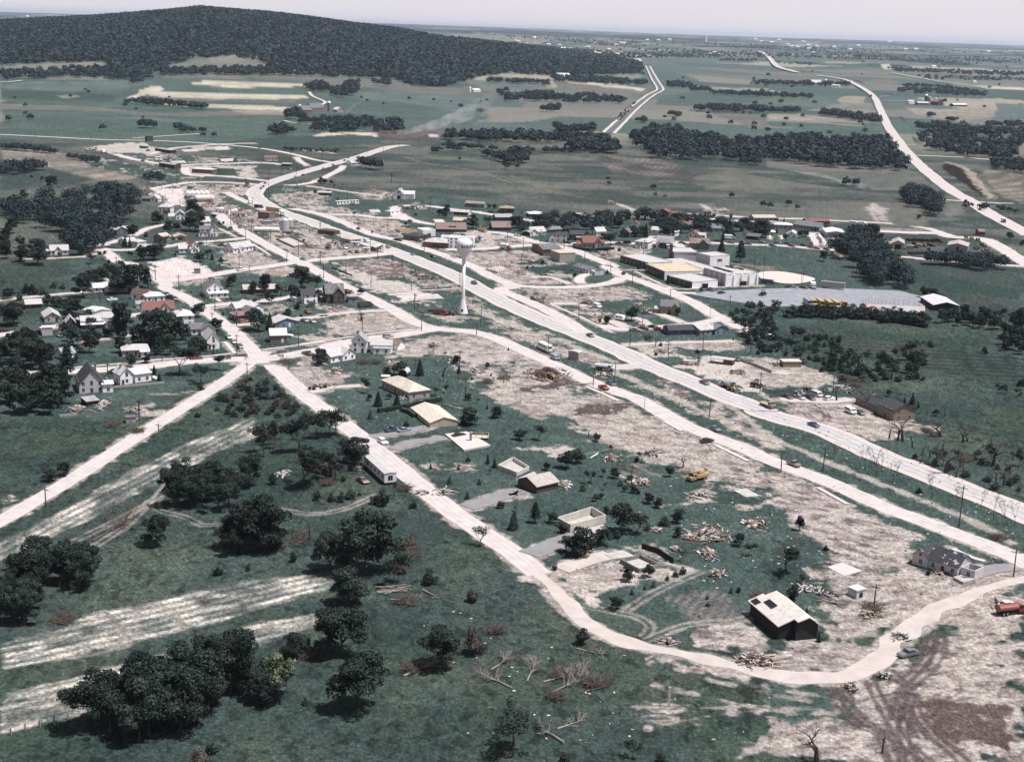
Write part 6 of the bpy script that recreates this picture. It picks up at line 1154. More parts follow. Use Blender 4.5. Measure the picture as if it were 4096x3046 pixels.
# upper left subdivision and shops
simple('long low shop with pale flat roof, largest of upper lots', 'A0 1665,1500 1840,1510', 14, 4.4, 'flat', 0, 'B', 'w', 'shop', 'shop', 0)
simple('dark brown long shed with grey roof on upper lot', 'A0 1380,1445 1515,1465', 9, 4.4, 'gx', .8, 'b', 'G', 'shed', 'shed', 0)
simple('dark low shed with flat roof and white end on upper lot', 'A0 1345,1310 1470,1330', 10, 3.6, 'flat', 0, 'k', 'G', 'shed', 'shed', 0)
simple('dark tall sign-like tower building by upper road', 'A0 1280,1228 1330,1226', 6, 6.5, 'flat', 0, 'b', 'k', 'store_building', 'building', 0)
simple('small white cabin with boxes on the subdivision lot', 'A0 1350,1390 1410,1390', 7, 3.4, 'flat', 0, 'W', 'w', 'cabin', 'cabin', 1)
simple('dark pickup-sized blue store hut beside the tower stump', 'A0 1210,1285 1265,1290', 5, 3, 'flat', 0, 'U', 'l', 'hut', 'shed', 0)
house('brown-roofed white house on the upper subdivision lawn', 'A1 80,1395 185,1395', 11, 3.4, 'gx', 2.6, 'W', 'B', chim=1)
simple('flat white-roofed carport on the upper subdivision lawn', 'A1 220,1442 300,1445', 9, 2.8, 'flat', 0, 'b', 'w', 'carport', 'garage', 0)
house('shattered white house leaning by the highway fork', 'A1 830,1440 905,1435', 10, 3.4, 'gx', 3.4, 'W', 'l*', win=1)
simple('white gabled cabin at the lower left of the loading lot', 'B1 -5,395 110,395', 8, 3, 'gy', 2.4, 'W', 'l', 'cabin', 'cabin', 1)
simple('long white trailer standing among torn shops', 'B1 470,240 540,245', 5, 3, 'flat', 0, 's', 's', 'storage_box', 'container', 0)
house('torn white store with its roof fallen inward', 'B1 825,540 1000,560', 12, 4, 'none', 0, 'W', 'l', win=1, door=0, name='ruined_store', cat='ruin')
house('low wrecked white house with red tiles in the rubble', 'B1 1030,590 1215,595', 8, 2.8, 'gx', 1.4, 'W', 'm*', win=1, name='ruined_house', cat='ruin')
simple('red-brown brick cube store standing amid rubble', 'B1 1370,612 1515,630', 8, 5.6, 'flat', 0, 'm', 'm', 'brick_store', 'building', 0)
simple('small white container among the crushed cars', 'B1 1440,690 1550,690', 5, 2.4, 'flat', 0, 'G', 'G', 'container', 'container', 0)
simple('small brown portable hut at the upper highway edge', 'B1 2125,800 2222,830', 6, 3, 'hip', 1.2, 'B', 'b', 'hut', 'shed', 0) if 0 else None
simple('little painted kiosk on the concrete lot', 'B1 560,1315 640,1315', 4, 3.4, 'flat', 0, 'u', 'l', 'kiosk', 'kiosk', 1, None, 'o')
# behind school
house('white two-storey hip-roofed house opposite the school', 'B4 440,990 610,1005', 11, 5.4, 'hip', 2.4, 'W', 'l', [(1.5, -2, 4, 2, 3, 'hip', .8, 'W', 'K')])
house('white gambrel-dormered house with grey roof behind school', 'B4 710,985 915,1000', 11, 4.6, 'gx', 4.6, 'W', 'G', [(3, -.6, 6, 4, 5, 'gx', 2.6, 'K', 'G'), (9, -2, 6, 2, 3, 'shd', .8, 'l', 'l')])
house('grey two-storey house with brown patched roof behind school', 'B4 1140,1000 1385,1010', 11, 4.8, 'gx', 3.2, 'v', 'm*', [(7, -2, 7, 5, 4.8, 'gy', 3.2, 'v', 'm')])
house('white bungalow with red gable between trees', 'B4 1115,850 1245,860', 10, 3, 'gy', 2.6, 'W', 'r', [(8, 0, 7, 6, 2.6, 'gx', 1.6, 'W', 'l')])
house('long brown-roofed ranch house behind the corner trees', 'B4 975,740 1160,745', 10, 3, 'gx', 2.6, 'B', 'B')
house('long grey ranch house with grey roof right of the tall tree', 'B4 1385,775 1570,785', 11, 3, 'gx', 2.8, 'l', 'v')
house('small white house with red gable near the bend pines', 'B4 395,730 490,735', 8, 3.4, 'gy', 2.4, 'W', 'r')
house('white cottage behind conifers with round white roof', 'B4 650,800 790,810', 10, 3, 'gx', 2.2, 'W', 'l')
house('white gabled house half behind the big street tree', 'B4 800,830 950,845', 10, 3.8, 'gy', 3.2, 'W', 'l')
house('red-brown two-part house at the back road', 'B4 735,580 865,590', 10, 4.2, 'gy', 2.4, 'b', 'r', [(13, -1, 12, 8, 3.6, 'gx', 1.4, 'b', 'r')])
simple('dark open shed with sloped roof beside the street', 'B4 1850,875 2010,890', 9, 2.8, 'shd', 1.2, 'k', 'z', 'shed', 'shed', 0)
simple('long pale motel wing with flat white roof, left part', 'B4 1300,670 1560,680', 9, 3, 'flat', 0, 'b', 'w', 'motel', 'building', 0)
simple('long pale motel wing with flat white roof, right part', 'B4 1660,700 1960,700', 10, 3, 'hip', 1.2, 'b', 'w', 'motel', 'building', 0)
simple('white low store with bright roof left of the motel', 'B4 1010,650 1210,650', 9, 3, 'hip', 1, 'W', 'w', 'store_building', 'building', 0)
house('tan-roofed ranch house at back road, beyond the motel', 'B5 50,645 330,645', 11, 3, 'gx', 2, 'l', 't')
house('white ranch house with rounded bright roof by shade tree', 'B5 300,735 540,745', 11, 3, 'hip', 2, 'l', 'w')
house('white bungalow with bright gable facing the parked cars', 'B5 455,855 590,865', 11, 3, 'gy', 2.6, 'W', 'w')
house('white hip-roofed cottage by the big round tree', 'B5 215,830 315,835', 9, 3, 'hip', 1.8, 'w', 'w')
house('long grey-roofed ranch house left of the steel garage', 'B5 550,725 880,770', 11, 3, 'gx', 3.4, 'l', 'v')
house('red-roofed ranch house on the back road', 'B5 720,690 1010,690', 11, 3, 'gx', 1.8, 'B', 'r')
house('grey cottage hidden behind the big tree by the motel', 'B4 2130,720 2222,730', 10, 3, 'gx', 2, 's', 'G')
t = simple('white steel garage with two wide doors and parked cars before it', 'B5 970,860 1210,870', 28, 4.6, 'gy', 1.4, 'l', 'w', 'steel_garage', 'garage', 0)
for x in (3.2, 9.2): MB().box(-2.3, 2.3, -.08, .02, 0, 2.7).build('door', M('G'), t, (x, 0, .05))
t = simple('tan steel workshop with bright roof and dark open door', 'B5 1800,1000 1950,1010', 22, 5, 'gy', 2.2, 'p', 'e', 'workshop', 'workshop', 1, None, 'k', 5, 4, ex=[(-12, 1, 12, 14, 3.4, 'gx', 1.6, 'p', 'e'), (11.5, 1, 6, 8, 3, 'hip', 1.4, 'p', 'g')])
simple('grey steel barn with pale roof beside orange tractors', 'B6 1245,1035 1500,1055', 24, 5.4, 'gy', 2, 'G', 'e', 'steel_barn', 'barn', 1, None, 'k', 2, 4.6)
simple('wide white-roofed shed by the tennis court', 'C6 1070,290 1390,300', 30, 3.6, 'gy', 2, 'k', 'w', 'shed', 'shed', 0)
# C3/C4/C5
simple('small grey-brown pump shed between the roads', 'C3 1500,905 1630,925', 4.6, 3.9, 'arc', .7, 'e', 'l', 'pump_house', 'shed', 1, None, 'G', .9)
house('tan two-storey house with slate roof on the corner lawn', 'C4 770,335 990,345', 10, 5, 'gx', 3.2, 'T', 'g', [(-3.5, 1, 4, 5, 3, 'shd', .6, 'T', 'l'), (6, -2.2, 5, 4, 4.4, 'gy', 2.4, 'T', 'g')])
house('dark blue ranch house with charcoal roof', 'C4 880,605 1195,595', 10, 2.9, 'gx', 2, 'U', 'K')
house('split-level white house with torn blue-grey gables', 'C4 1270,610 1530,590', 13, 3.2, 'gx', 1.8, 's', 'l*', [(9.5, -1, 9, 8, 3.4, 'gy', 2, 'u', 'v')])
t = simple('dark wrecked filling-station shelter with flat white roof', 'C4 1560,975 1680,990', 5, 2.6, 'flat', 0, 'b', 'l', 'filling_station', 'building', 0)
MB().box(-5.5, -.01, -.4, 4.2, 2.0, 2.2).box(-5.3, -5.15, 0, .15, 0, 1.99).box(-5.3, -5.15, 3.8, 3.95, 0, 1.99).build('canopy', M('l'), t)
simple('long ochre shed with dark openings at the copse edge', 'C5 420,1010 650,1010', 6, 2.8, 'flat', 0, 'T', 'p', 'shed', 'shed', 0)
house('new brown plywood house with charcoal roof on block basement', 'C5 1610,1605 1815,1695', 9.0, 3.9, 'gx', 1.8, 'o', 'K', [(-15, 1.2, 15, 6.2, 2.4, 'gx', 1.4, 'o', 'K')], sc=1)
# E/F lower
house('long white mobile home beside the diagonal street', 'E1 960,545 1120,725', 4.2, 3.2, 'flat', 0, 'W', 'w', name='mobile_home', cat='mobile home', door=0) if 0 else None
house('roofless dark house wreck under the tall oaks', 'E1 420,610 660,670', 12, 3, 'none', 0, 'K', 'k', [(6, 2, 6, 6, 2.8, 'flat', 0, 'k', 'K')], name='ruined_house', cat='ruin')
t = simple('garage with tan roof and two dark doors on the lawn', 'E2 215,810 400,765', 11, 2.8, 'gx', 2.2, 'b', 'e', 'garage', 'garage', 0)
house('white ranch house with dark roof ripped to rafters', 'E3 1385,1455 1640,1535', 7, 2.7, 'gx', 2.4, 'w', 'K*', [(-4.2, -.4, 4.3, 6.2, 2.7, 'gy', 1.9, 'w', 'K*'), (8.3, 1.0, 3.8, 4.4, 2.6, 'none', 0, 'w', 'm')], sc=1)
house('dark barn-house with broad pale roof and solar panels', 'F3 235,600 425,580', 14.5, .3, 'none', 0, 'k', 'e', win=0, door=0, sc=1)
t = HOUSES[-1]; 
for x, y in ((3.2, 20), (-5.5, 21)): pass
simple('tiny white hut with open doorway on the torn ground', 'F3 765,235 845,215', 3.6, 2.4, 'flat', 0, 'w', 'w', 'hut', 'shed', 1, None, 'k', 1.4, 1.6)
# far farms
for lab, pts, d, h, rf, rh, wc, rc in [('long grey gambrel dairy barn at the foot of the hill', 'A1 372,995 490,995', 20, 7, 'gx', 7, 'm', 'g'), ('second grey barn joined behind the dairy barn', 'A1 488,975 592,972', 16, 7, 'gx', 7, 'm', 'g'), ('white-roofed farm shed right of the tall silo', 'A1 705,975 760,975', 18, 4, 'gy', 4, 'e', 'w'), ('white farm building under the far wood', 'A2 400,672 505,680', 20, 7, 'gx', 4, 'W', 'w'), ('white-roofed farm building far beyond the meadow', 'A1 1890,798 1950,798', 14, 4, 'gx', 3, 'W', 'w'), ('pale grey barn of the ridge farm left of highway', 'A3 392,742 480,742', 25, 8, 'gx', 8, 's', 'l'), ('long low white shed at the ridge farm', 'A3 525,750 620,755', 12, 4, 'gx', 2, 'W', 'w'), ('low pale shed left of the ridge farm barn', 'A3 295,736 355,736', 10, 3, 'gx', 2, 'l', 'l'), ('long white poultry shed right of the eastern farm', 'A3 1612,925 1730,925', 14, 4, 'gx', 3, 'b', 'w'), ('dark red barn of the eastern farm', 'A3 1470,915 1520,915', 22, 8, 'gy', 7, 'b', 'm'), ('grey barn with round roof at the eastern farm', 'A3 1300,912 1400,915', 18, 5, 'gx', 3, 'v', 'l'), ('white farmhouse left of the eastern silos', 'A3 1225,900 1275,900', 14, 5, 'gx', 3, 'W', 'l'), ('white barn far out on the hazy plain', 'A3 195,485 243,485', 30, 8, 'gx', 4, 'W', 'w'), ('small red barn by the lower bypass road', 'B6 1650,830 1725,832', 8, 3, 'gx', 1.4, 'r', 'm'), ('white building at the far wood corner', 'A2 1075,532 1125,532', 20, 6, 'gx', 3, 'W', 'w'), ('pale farm group at the far right ridge', 'A3 1430,585 1460,585', 20, 6, 'gx', 4, 'W', 'w'), ('little white farmhouse on the far right plain', 'A3 1785,718 1810,718', 14, 5, 'gx', 3, 'W', 'l')]:
    simple(lab, pts, d, h, rf, rh, wc, rc, 'barn' if 'barn' in lab else 'farm_building', 'barn' if 'barn' in lab else 'farm building', 0, sc=.9)
# far white houses of the next village, too small for parts
vill = []
for i, (x, y) in enumerate([(300, 398), (400, 404), (495, 435), (425, 430), (525, 455), (715, 470), (740, 475), (830, 440), (890, 400), (935, 385), (965, 385), (895, 480), (1075, 500), (20, 365), (45, 370), (120, 395), (560, 470), (640, 420), (1160, 360), (1255, 360), (1355, 355), (1700, 480), (1745, 465), (2100, 350), (2150, 370)]):
    P = G('A2', x, y); s_ = 1+max(0, (P.length-4500)/6000); m = MB(); w_ = random.uniform(9, 16)*s_; roof_on(m, m, 0, w_, 0, 10*s_, 5*s_, 'gx', 3*s_); vill.append(tag(m.build('far_house', M('w'), None, P, random.uniform(-.4, .4)), 'pale house of the far village, tiny in the haze', 'house', 'houses of the far village'))
for i, (x, y) in enumerate([(160, 400), (190, 415), (240, 420), (330, 405), (410, 415), (560, 420), (770, 410), (1040, 375), (1180, 440), (1270, 440), (290, 375), (340, 435), (20, 380), (80, 360), (700, 440), (380, 470), (1900, 460)]):
    P = G('A3', x, y); s_ = 1+max(0, (P.length-5000)/5000); m = MB(); roof_on(m, m, 0, 13*s_, 0, 10*s_, 5*s_, 'gx', 3*s_); tag(m.build('far_house', M('w'), None, P), 'pale house of the far village, tiny in the haze', 'house', 'houses of the far village')
# ================================================================= SCHOOL AND WATER TOWER
sch = thing('school', 'large pale flat-roofed school of many blocks with torn roofs', 'school', G('B4', 1100, 1300))
def block(pts, end, h, fc, sc_, rc, pil=0):
    """front wall between two ground points, depth to a third ground point right of it"""
    h *= .76; a, b = GL(pts)[:2]; L, yaw = frame2(a, b); e = GL(pts.split()[0]+' '+end)[0] if isinstance(end, str) else None
    D = (e-b).length if e else end*.8; o = a-sch.location; m = MB().box(0, L, 0, D, -.3, h, 0); m.box(L+.003, L+.16, 0, D, -.3, h+.1, 1)
    if pil:
        for k in range(pil+1): m.box(L+.163, L+.8, D*k/pil-.5, D*k/pil+.5, -.3, h-.3, 1); m.box(L*k/pil-.4, L*k/pil+.4, -.5, -.003, -.3, h-.3, 1)
    m.build('wall', [M(fc), M(sc_)], sch, o, yaw); r = MB().box(-.2, L+.2, -.2, D+.2, h+.004, h+.3, 0)
    r.box(-.2, L+.2, -.2, .15, h+.301, h+.6).box(-.2, L+.2, D-.15, D+.2, h+.301, h+.6); rf = r.build('roof', M(rc), sch, o, yaw)
    n = max(2, int(L/4)); 
    if fc in ('b', 'B', 'z'):
        for k in range(n): q = Vector((math.cos(yaw), math.sin(yaw), 0))*(L*(k+.5)/n); put('window', wmesh(2.0, 1.3), sch, o+q+Vector((0, 0, .9)), yaw)
    return rf, o, yaw, L, D
TANR = mat('torn tan roof deck', (.40, .335, .25), .9, .2, .25, .1, (.36, .34, .33), .56)
block('B4 255,1165 610,1265', 20, 4.6, 'b', 'w', 'l'); block('B4 575,1290 815,1392', '1135,1330', 5.4, 'b', 'W', TANR)
block('B4 845,1420 1165,1505', '1480,1475', 4.2, 'b', 'W', 'l'); block('B4 640,1200 1310,1400', 26, 3.4, 'w', 'w', 'l')
block('B4 1315,1395 1592,1478', '2010,1462', 8.2, 'w', 'W', 'l', 4); block('B4 935,1175 1225,1180', 22, 7.6, 'w', 'W', 'l'); rf, o_, y_, L_, D_ = block('B4 1215,1200 1388,1245', '1672,1240', 8.6, 'w', 'W', 'l')
c, s_ = math.cos(y_), math.sin(y_)
for k in (.42, .5, .58): put('window', wmesh(.8, 1.4), sch, o_+Vector((c*(L_+.2)-s_*D_*k, s_*(L_+.2)+c*D_*k, 3.6)), y_+math.pi/2)
P = G('B4', 893, 1165)-sch.location; MB().box(-.9, .9, -.9, .9, 0, 10.2).build('chimney', M('b'), sch, P)
for p, q in (('B4 1330,1500', 'B4 1330,1500'), ('B4 1820,1470', 'B4 1820,1470')): P = GL(p)[0]-sch.location; MB().box(-1.6, 1.6, -.3, .3, 0, 2.6).build('door', M('k'), sch, P+Vector((0, -.5, 0)), rad(14))
for i, (a, b) in enumerate((((1400, 1262), (1620, 1325)), ((1560, 1250), (1760, 1290)), ((1730, 1245), (1960, 1300)))):
    p, q = G('B4', a[0]+40, a[1]+130), G('B4', b[0]+40, b[1]+130); L, y = frame2(p, q); m = MB(); R = random.Random(i)
    for k in range(16): x = L*k/15; m.box(x-.9, x+.9, R.uniform(-.9, -.2), R.uniform(.2, .9), 6.85+k*.003, 7.0+R.random()*.25, rz=R.uniform(-.5, .5))
    m.build('torn_flashing', M('k'), sch, p-sch.location, y)
TP = G('O', 1003.5, 679); H = vpx(TP, 'O', 161.5); k_ = H/36
prof = [(2.6, -.2), (2.5, .2), (2.05, 2.0), (1.6, 3.9), (1.1, 5.9), (.9, 6.7), (.85, 8), (.85, 26.2), (1.0, 26.9), (1.7, 27.7), (2.6, 28.7), (3.3, 29.9), (3.75, 31.3), (3.9, 32.6), (3.78, 33.8), (3.35, 34.8), (2.5, 35.5), (1.3, 35.88), (.3, 36)]
prof = [(r*k_, z*k_) for r, z in prof]; tw = thing('water_tower', 'tall white single-stem water tower with rounded tank and black lettering', 'water tower', TP)
WT = mat('white tower paint', (.60, .60, .63), .5, .05, .3, .35)
i7 = 8; MB().lathe(prof[:i7], 40).build('stem', WT, tw, smooth=True); tk = MB().lathe(prof[7:], 48).build('tank', WT, tw, smooth=True)
MB().lathe([(.35, 36*k_-.05), (.35, 36*k_+.5), (.1, 36*k_+.6)], 10).build('vent', WT, tk)
cv = bpy.data.curves.new('t', 'FONT'); cv.body = 'BARNEVELD'; cv.size = 1.62; cv.space_character = 1.12; cv.extrude = .015; cv.resolution_u = 3; cv.offset = .045
to = bpy.data.objects.new('lettering', cv); COL.objects.link(to); bpy.context.view_layer.update()
tm = bpy.data.meshes.new_from_object(to.evaluated_get(bpy.context.evaluated_depsgraph_get())); bpy.data.objects.remove(to)
fc_ = math.atan2(-TP.y, -TP.x); zs = [p[1] for p in prof]; rs = [p[0] for p in prof]
for v in tm.vertices:
    z = 31.7*k_+v.co.y*1.25; r = float(np.interp(z, zs, rs)); a = fc_+(v.co.x-1.35)/(3.75*k_); rr = r+.05+v.co.z
    v.co = (rr*math.cos(a), rr*math.sin(a), z)
tm.materials.clear(); tm.materials.append(mat('black letter paint', (.012, .012, .014), .6)); to = bpy.data.objects.new('lettering', tm); COL.objects.link(to); to.parent = tk
a = fc_-.12; MB().box(-.45, .45, -.25, .25, 0, 2.1).build('door', M('k'), tw, (2.0*k_*math.cos(a), 2.0*k_*math.sin(a), .1), a+math.pi/2)

# ================================================================= FOUNDATIONS
WALLW = mat('whitewashed block', (.44, .43, .39), .9, .15, .5)
basement('roofless white-walled house shell with terrace beside the long drive', 'E2 390,1085 505,1150 812,1065 690,990', 2.3, WALLW)
basement('open grey concrete basement by the pale gravel drive', 'E2 935,1410 1100,1500 1285,1455 1110,1370', 1.1, CONCD)
basement('open basement with broken furniture beside the tan garage', 'E2 -125,595 40,660 150,610 10,525', 1.3, WALLW)
basement('low white foundation walls at the gravel yard entrance', 'C4 1045,950 1190,960 1250,930 1090,905', .8, WALLW)
basement('raised block foundation with pale floor by the water tower street', 'B1 1600,885 1830,990 2010,955 1780,855', 1.1, CONCD)
for lab, s_, z, m_ in [('pale terrace slab before the roofless white house', 'E2 515,1150 790,1080 880,1165 650,1215', .2, None), ('broken garage slab beside the grey basement', 'E2 800,1345 960,1305 1060,1355 880,1385', .25, None), ('bright house floor slab with deck and chimney stub', 'E1 1640,305 1830,283 2035,402 1805,445', .55, mat('bright slab', (.42, .385, .375), .9, .08)), ('pale patio slab joining basement and garage', 'E2 30,690 190,620 225,650 110,725', .15, None),
  ('long white slab beside the water tower street', 'C2 1090,78 1500,45 1590,78 1300,98', .14, None), ('big white slab near the water tower', 'C2 1260,170 1740,78 1830,140 1560,150 1300,190', .14, None), ('white floor slab left of the box trailer home', 'B2 870,508 1000,500 1030,537 900,542', .2, None), ('dark tarred floor slab before the tan house', 'C4 460,368 600,340 745,378 560,400', .2, M('S')), ('square white slab alone on the torn field at right', 'E3 515,1448 645,1410 817,1482 660,1528', .14, mat('bright slab', (.42, .385, .375), .9, .08)), ('small deck slab with red litter beside ripped house', 'E3 1605,1555 1725,1520 1815,1560 1695,1602', .7, None), ('cracked white slab on the scraped strip', 'E2 1920,782 2030,765 2150,830 2030,842', .12, None), ('slanting white slab at the end of gravel yard', 'C5 250,1092 420,1052 528,1092 440,1112', .2, None), ('flat grey slab in the lawn garden', 'E2 390,45 470,25 500,60 410,70', .1, M('G')) , ('pale slab on the upper loading lot', 'A0 1470,1400 1600,1395 1620,1415 1500,1415', .2, None), ('small white slab in the upper left subdivision', 'A0 1910,1380 2030,1375 2020,1400 1920,1400', .2, None), ('white pad with box in upper subdivision', 'A0 1570,1300 1700,1295 1730,1315 1600,1318', .2, None), ('white pad right in upper subdivision', 'A0 1860,1275 1980,1270 1990,1300 1870,1305', .2, None)]:
    pad(lab, s_, z, m_)
# frame shell of new wood
house('stripped house of bare new rafters behind the hedge', 'E1 1345,105 1510,238', 9.8, 1.6, 'gx', 1.5, 'n', mat('new rafters', (.47, .43, .37), .9, .2, 1.2, .1, (.30, .26, .215), .57), win=0, door=0, sc=1)
house('ranch house wreck with open stud walls at upper street', 'B2 1270,800 1480,790', 10, 2.4, 'none', 0, 'n', 'n', win=0, door=0, name='ruined_house', cat='ruin')
t = thing('burnt_frame', 'burnt steel-framed building on its white slab', 'ruin', G('B3', 600, 1280)); Q = [p-t.location for p in GL('B3 455,1272 600,1312 762,1280 640,1235')]
MB().prism([(p.x, p.y) for p in Q], -.2, 1.0).build('slab', CONC, t); m = MB()
for i in range(4):
    for k in range(7):
        p = Q[i].lerp(Q[(i+1) % 4], k/7)*.97; m.tube((p.x, p.y, .9), (p.x+random.gauss(0, .2), p.y, random.uniform(3.2, 5.2) if i > 1 else random.uniform(1.2, 3.6)), .13, .1, 5)
m.build('posts', RUST, t)
t = thing('trailer_home', 'long white mobile home standing beside the diagonal street', 'mobile home', G('E1', 1115, 735)); a, b = GL('E1 940,575 1115,735'); L, y = frame2(b, a); t.rotation_euler = (0, 0, y); m = MB()
c2 = GL('E1 1200,715')[0]; W = max(3.6, (c2-b).length*.97); W = min(W, 4.6)
m.sect([(-W, .6), (0, .6), (0, 3.3), (-W/2, 3.55), (-W, 3.3)], 0, L, 'x'); m.build('body', mat('white trailer skin', (.62, .62, .66), .5, .06), t); MB().sect([(-W-.1, 3.31), (.1, 3.31), (.1, 3.42), (-W/2, 3.66), (-W-.1, 3.42)], -.1, L+.1, 'x').build('roof', M('l'), t); MB().box(.5, L-.5, -W+.4, -.4, 0, .59).build('underframe', M('k'), t)
for k in range(5): put('window', wmesh(1.2, 1.0), t, (1.8+k*L/5.6, 0, 1.6), math.pi)
put('window', wmesh(1.3, 1.3), t, (0, -W/2, 1.4), -math.pi/2)
t = thing('deck', 'small wooden railed deck on the bright floor slab', 'deck', G('E1', 1940, 330)); Q = [p-t.location for p in GL('E1 1880,300 1985,345 1995,330 1900,285')]; m = MB()
m.box(-3, 3, -1.6, 1.6, .5, .64); 
for x in (-2.9, -1, 1, 2.9): m.box(x-.06, x+.06, 1.48, 1.6, .64, 1.6); m.box(x-.06, x+.06, -1.6, -1.48, .64, 1.6)
m.box(-3, 3, 1.5, 1.58, 1.45, 1.55); m.box(2.9, 3, -1.47, 1.47, 1.45, 1.55); m.build('railing', M('n'), t)
P = G('E1', 1863, 362); MB_ = MB().box(-.4, .4, -.4, .4, .5, 3.2).box(-.5, .5, -.5, .5, 3.0, 3.3).build('chimney_stub', M('e'), None, P); tag(MB_, 'grey brick chimney left standing on the bright floor slab', 'chimney')
F3h = HOUSES[[o['label'] for o in HOUSES].index('dark barn-house with broad pale roof and solar panels')]
a, b = GL('F3 235,600 425,580'); Lx = (b-a).length; zr, ze, zl = 5.3, 3.4, 2.6; xr = Lx*.52
MB().sect([(0, .31), (Lx, .31), (Lx, ze-.05), (xr, zr-.05), (0, 4.45)], 0, 14.5, 'y').sect([(-3.3, -.3), (-.01, -.3), (-.01, 4.40), (-3.3, zl+.6)], 1.6, 15.5, 'y').build('wall', M('k'), F3h)
er = mat('cream shingles', (.46, .44, .415), .85, .1, .5, .1, (.38, .36, .335), .58); rf = MB().sect([(0, 4.46), (xr, zr), (Lx+.5, ze-.2), (Lx+.5, ze), (xr, zr+.22), (0, 4.68)], -.6, 15, 'y').sect([(-3.8, zl+.45), (-.005, 4.46), (-.005, 4.68), (-3.8, zl+.65)], 1.1, 16, 'y').build('roof', er, F3h)
for x0, x1, y0, y1, n in ((-1.7, -.2, 8.6, 12.6, 4), (-3.5, -2.1, 12.8, 15.4, 2)):
    m = MB(); sl_ = (4.68-zl-.65)/3.8
    for k in range(n):
        ya = y0+(y1-y0)*k/n; yb = ya+(y1-y0)/n-.12; z0, z1 = zl+.65+(x0+3.8)*sl_+.06, zl+.65+(x1+3.8)*sl_+.06
        m.add([(x0, ya, z0), (x1, ya, z1), (x1, yb, z1), (x0, yb, z0), (x0, ya, z0+.12), (x1, ya, z1+.12), (x1, yb, z1+.12), (x0, yb, z0+.12)], [(3, 2, 1, 0), (4, 5, 6, 7), (0, 1, 5, 4), (1, 2, 6, 5), (2, 3, 7, 6), (3, 0, 4, 7)])
    m.build('solar_panel', SOLAR, rf)
hz_ = lambda y: 2.6*.76+4.6*y/6.5+.3
hl = [o for o in HOUSES if o['label'] == 'long brown-roofed hall with four skylights'][0]; a, b = GL('B2 1730,785 2110,790'); Lx = (b-a).length
m = MB()
for k in range(4): x = Lx*(.42+.065*k); m.add([(x, 1.0, hz_(1.0)), (x+1.2, 1.0, hz_(1.0)), (x+1.2, 2.0, hz_(2.0)), (x, 2.0, hz_(2.0))], [(0, 1, 2, 3)])
m.build('skylights', SOLAR, hl)
# fences, walls, hedges
def fence(label, s, h, m_, name='wall', cat='wall', th=.25, z0=-.2):
    P = GL(s); c = P[0]; mb = MB()
    for i in range(len(P)-1):
        a, b = P[i]-c, P[i+1]-c; d = (b-a).normalized(); n = Vector((-d.y, d.x, 0))*th/2; q = [a-n, b-n, b+n, a+n]; mb.prism([(p.x, p.y) for p in q], z0, h+.004*i)
    return tag(mb.build(name, m_, None, c), label, cat)
fence('long dark retaining wall behind the gravel yard', 'C4 1780,930 1950,990 2180,1088', 1.2, M('e'), 'retaining_wall'); fence('black board wall behind the grey basement', 'E2 1125,1285 1270,1330 1400,1415', 1.4, M('k'), 'board_wall'); fence('low stone wall around the yard with chimney house', 'C0 1345,1155 1430,1275 2090,1215', .7, M('e'), 'stone_wall'); fence('dark low wall along the street below raised foundation', 'B2 405,1245 660,1345', .7, M('k'), 'low_wall'); fence('grey stone wall below the dark trees', 'C0 760,1640 980,1620', .8, M('e'), 'stone_wall'); fence('dark hedge round the red-roofed house', 'B3 1570,990 1640,1010 1780,1030 2080,1010', 1.6, LEAF, 'hedge', 'hedge', 1.2); fence('dark clipped hedge line across the lawn', 'C2 990,1590 1300,1540 1790,1440', 1.5, LEAF, 'hedge', 'hedge', 1.3); fence('second dark hedge beside the new rafters', 'E1 1265,95 1340,120 1380,150', 1.3, LEAF, 'hedge', 'hedge', 1.3)
t = thing('court_fence', 'tall wire fence around the tennis court', 'fence', G('C5', 1430, 215)); P = [p-t.location for p in GL('C5 1430,215 1620,222 1880,235 2215,258')]; m = MB(); w2 = MB()
for i in range(3):
    for k in range(5): p = P[i].lerp(P[i+1], k/5); m.tube((p.x, p.y, 0), (p.x, p.y, 3.4), .06, .06, 5)
    for z in (1.1, 2.2, 3.35): w2.tube(P[i]+Vector((0, 0, z)), P[i+1]+Vector((0, 0, z)), .02, .02, 4)
m.build('posts', M('k'), t); w2.build('wires', M('z'), t)
fpm = MB().box(-.12, .12, -.12, .12, -.2, 1.5).mesh('fence_post', M('G'))
for i, (x, y) in enumerate([(95, 1420), (220, 1380), (348, 1350), (470, 1315), (590, 1280)]):
    o = bpy.data.objects.new('fence_post', fpm); COL.objects.link(o); o.location = G('F0', x, y); o.rotation_euler = (0, 0, random.uniform(-.3, .3)); tag(o, f'white fence post below the stubble, {ORD[i]} from left', 'post', 'fence posts below the stubble')
o = MB().box(-.25, .25, -.1, .1, -.1, 4.2).build('white_post', M('w'), None, G('F2', 1360, 1170)); tag(o, 'single tall pale post on the worn patch', 'post')
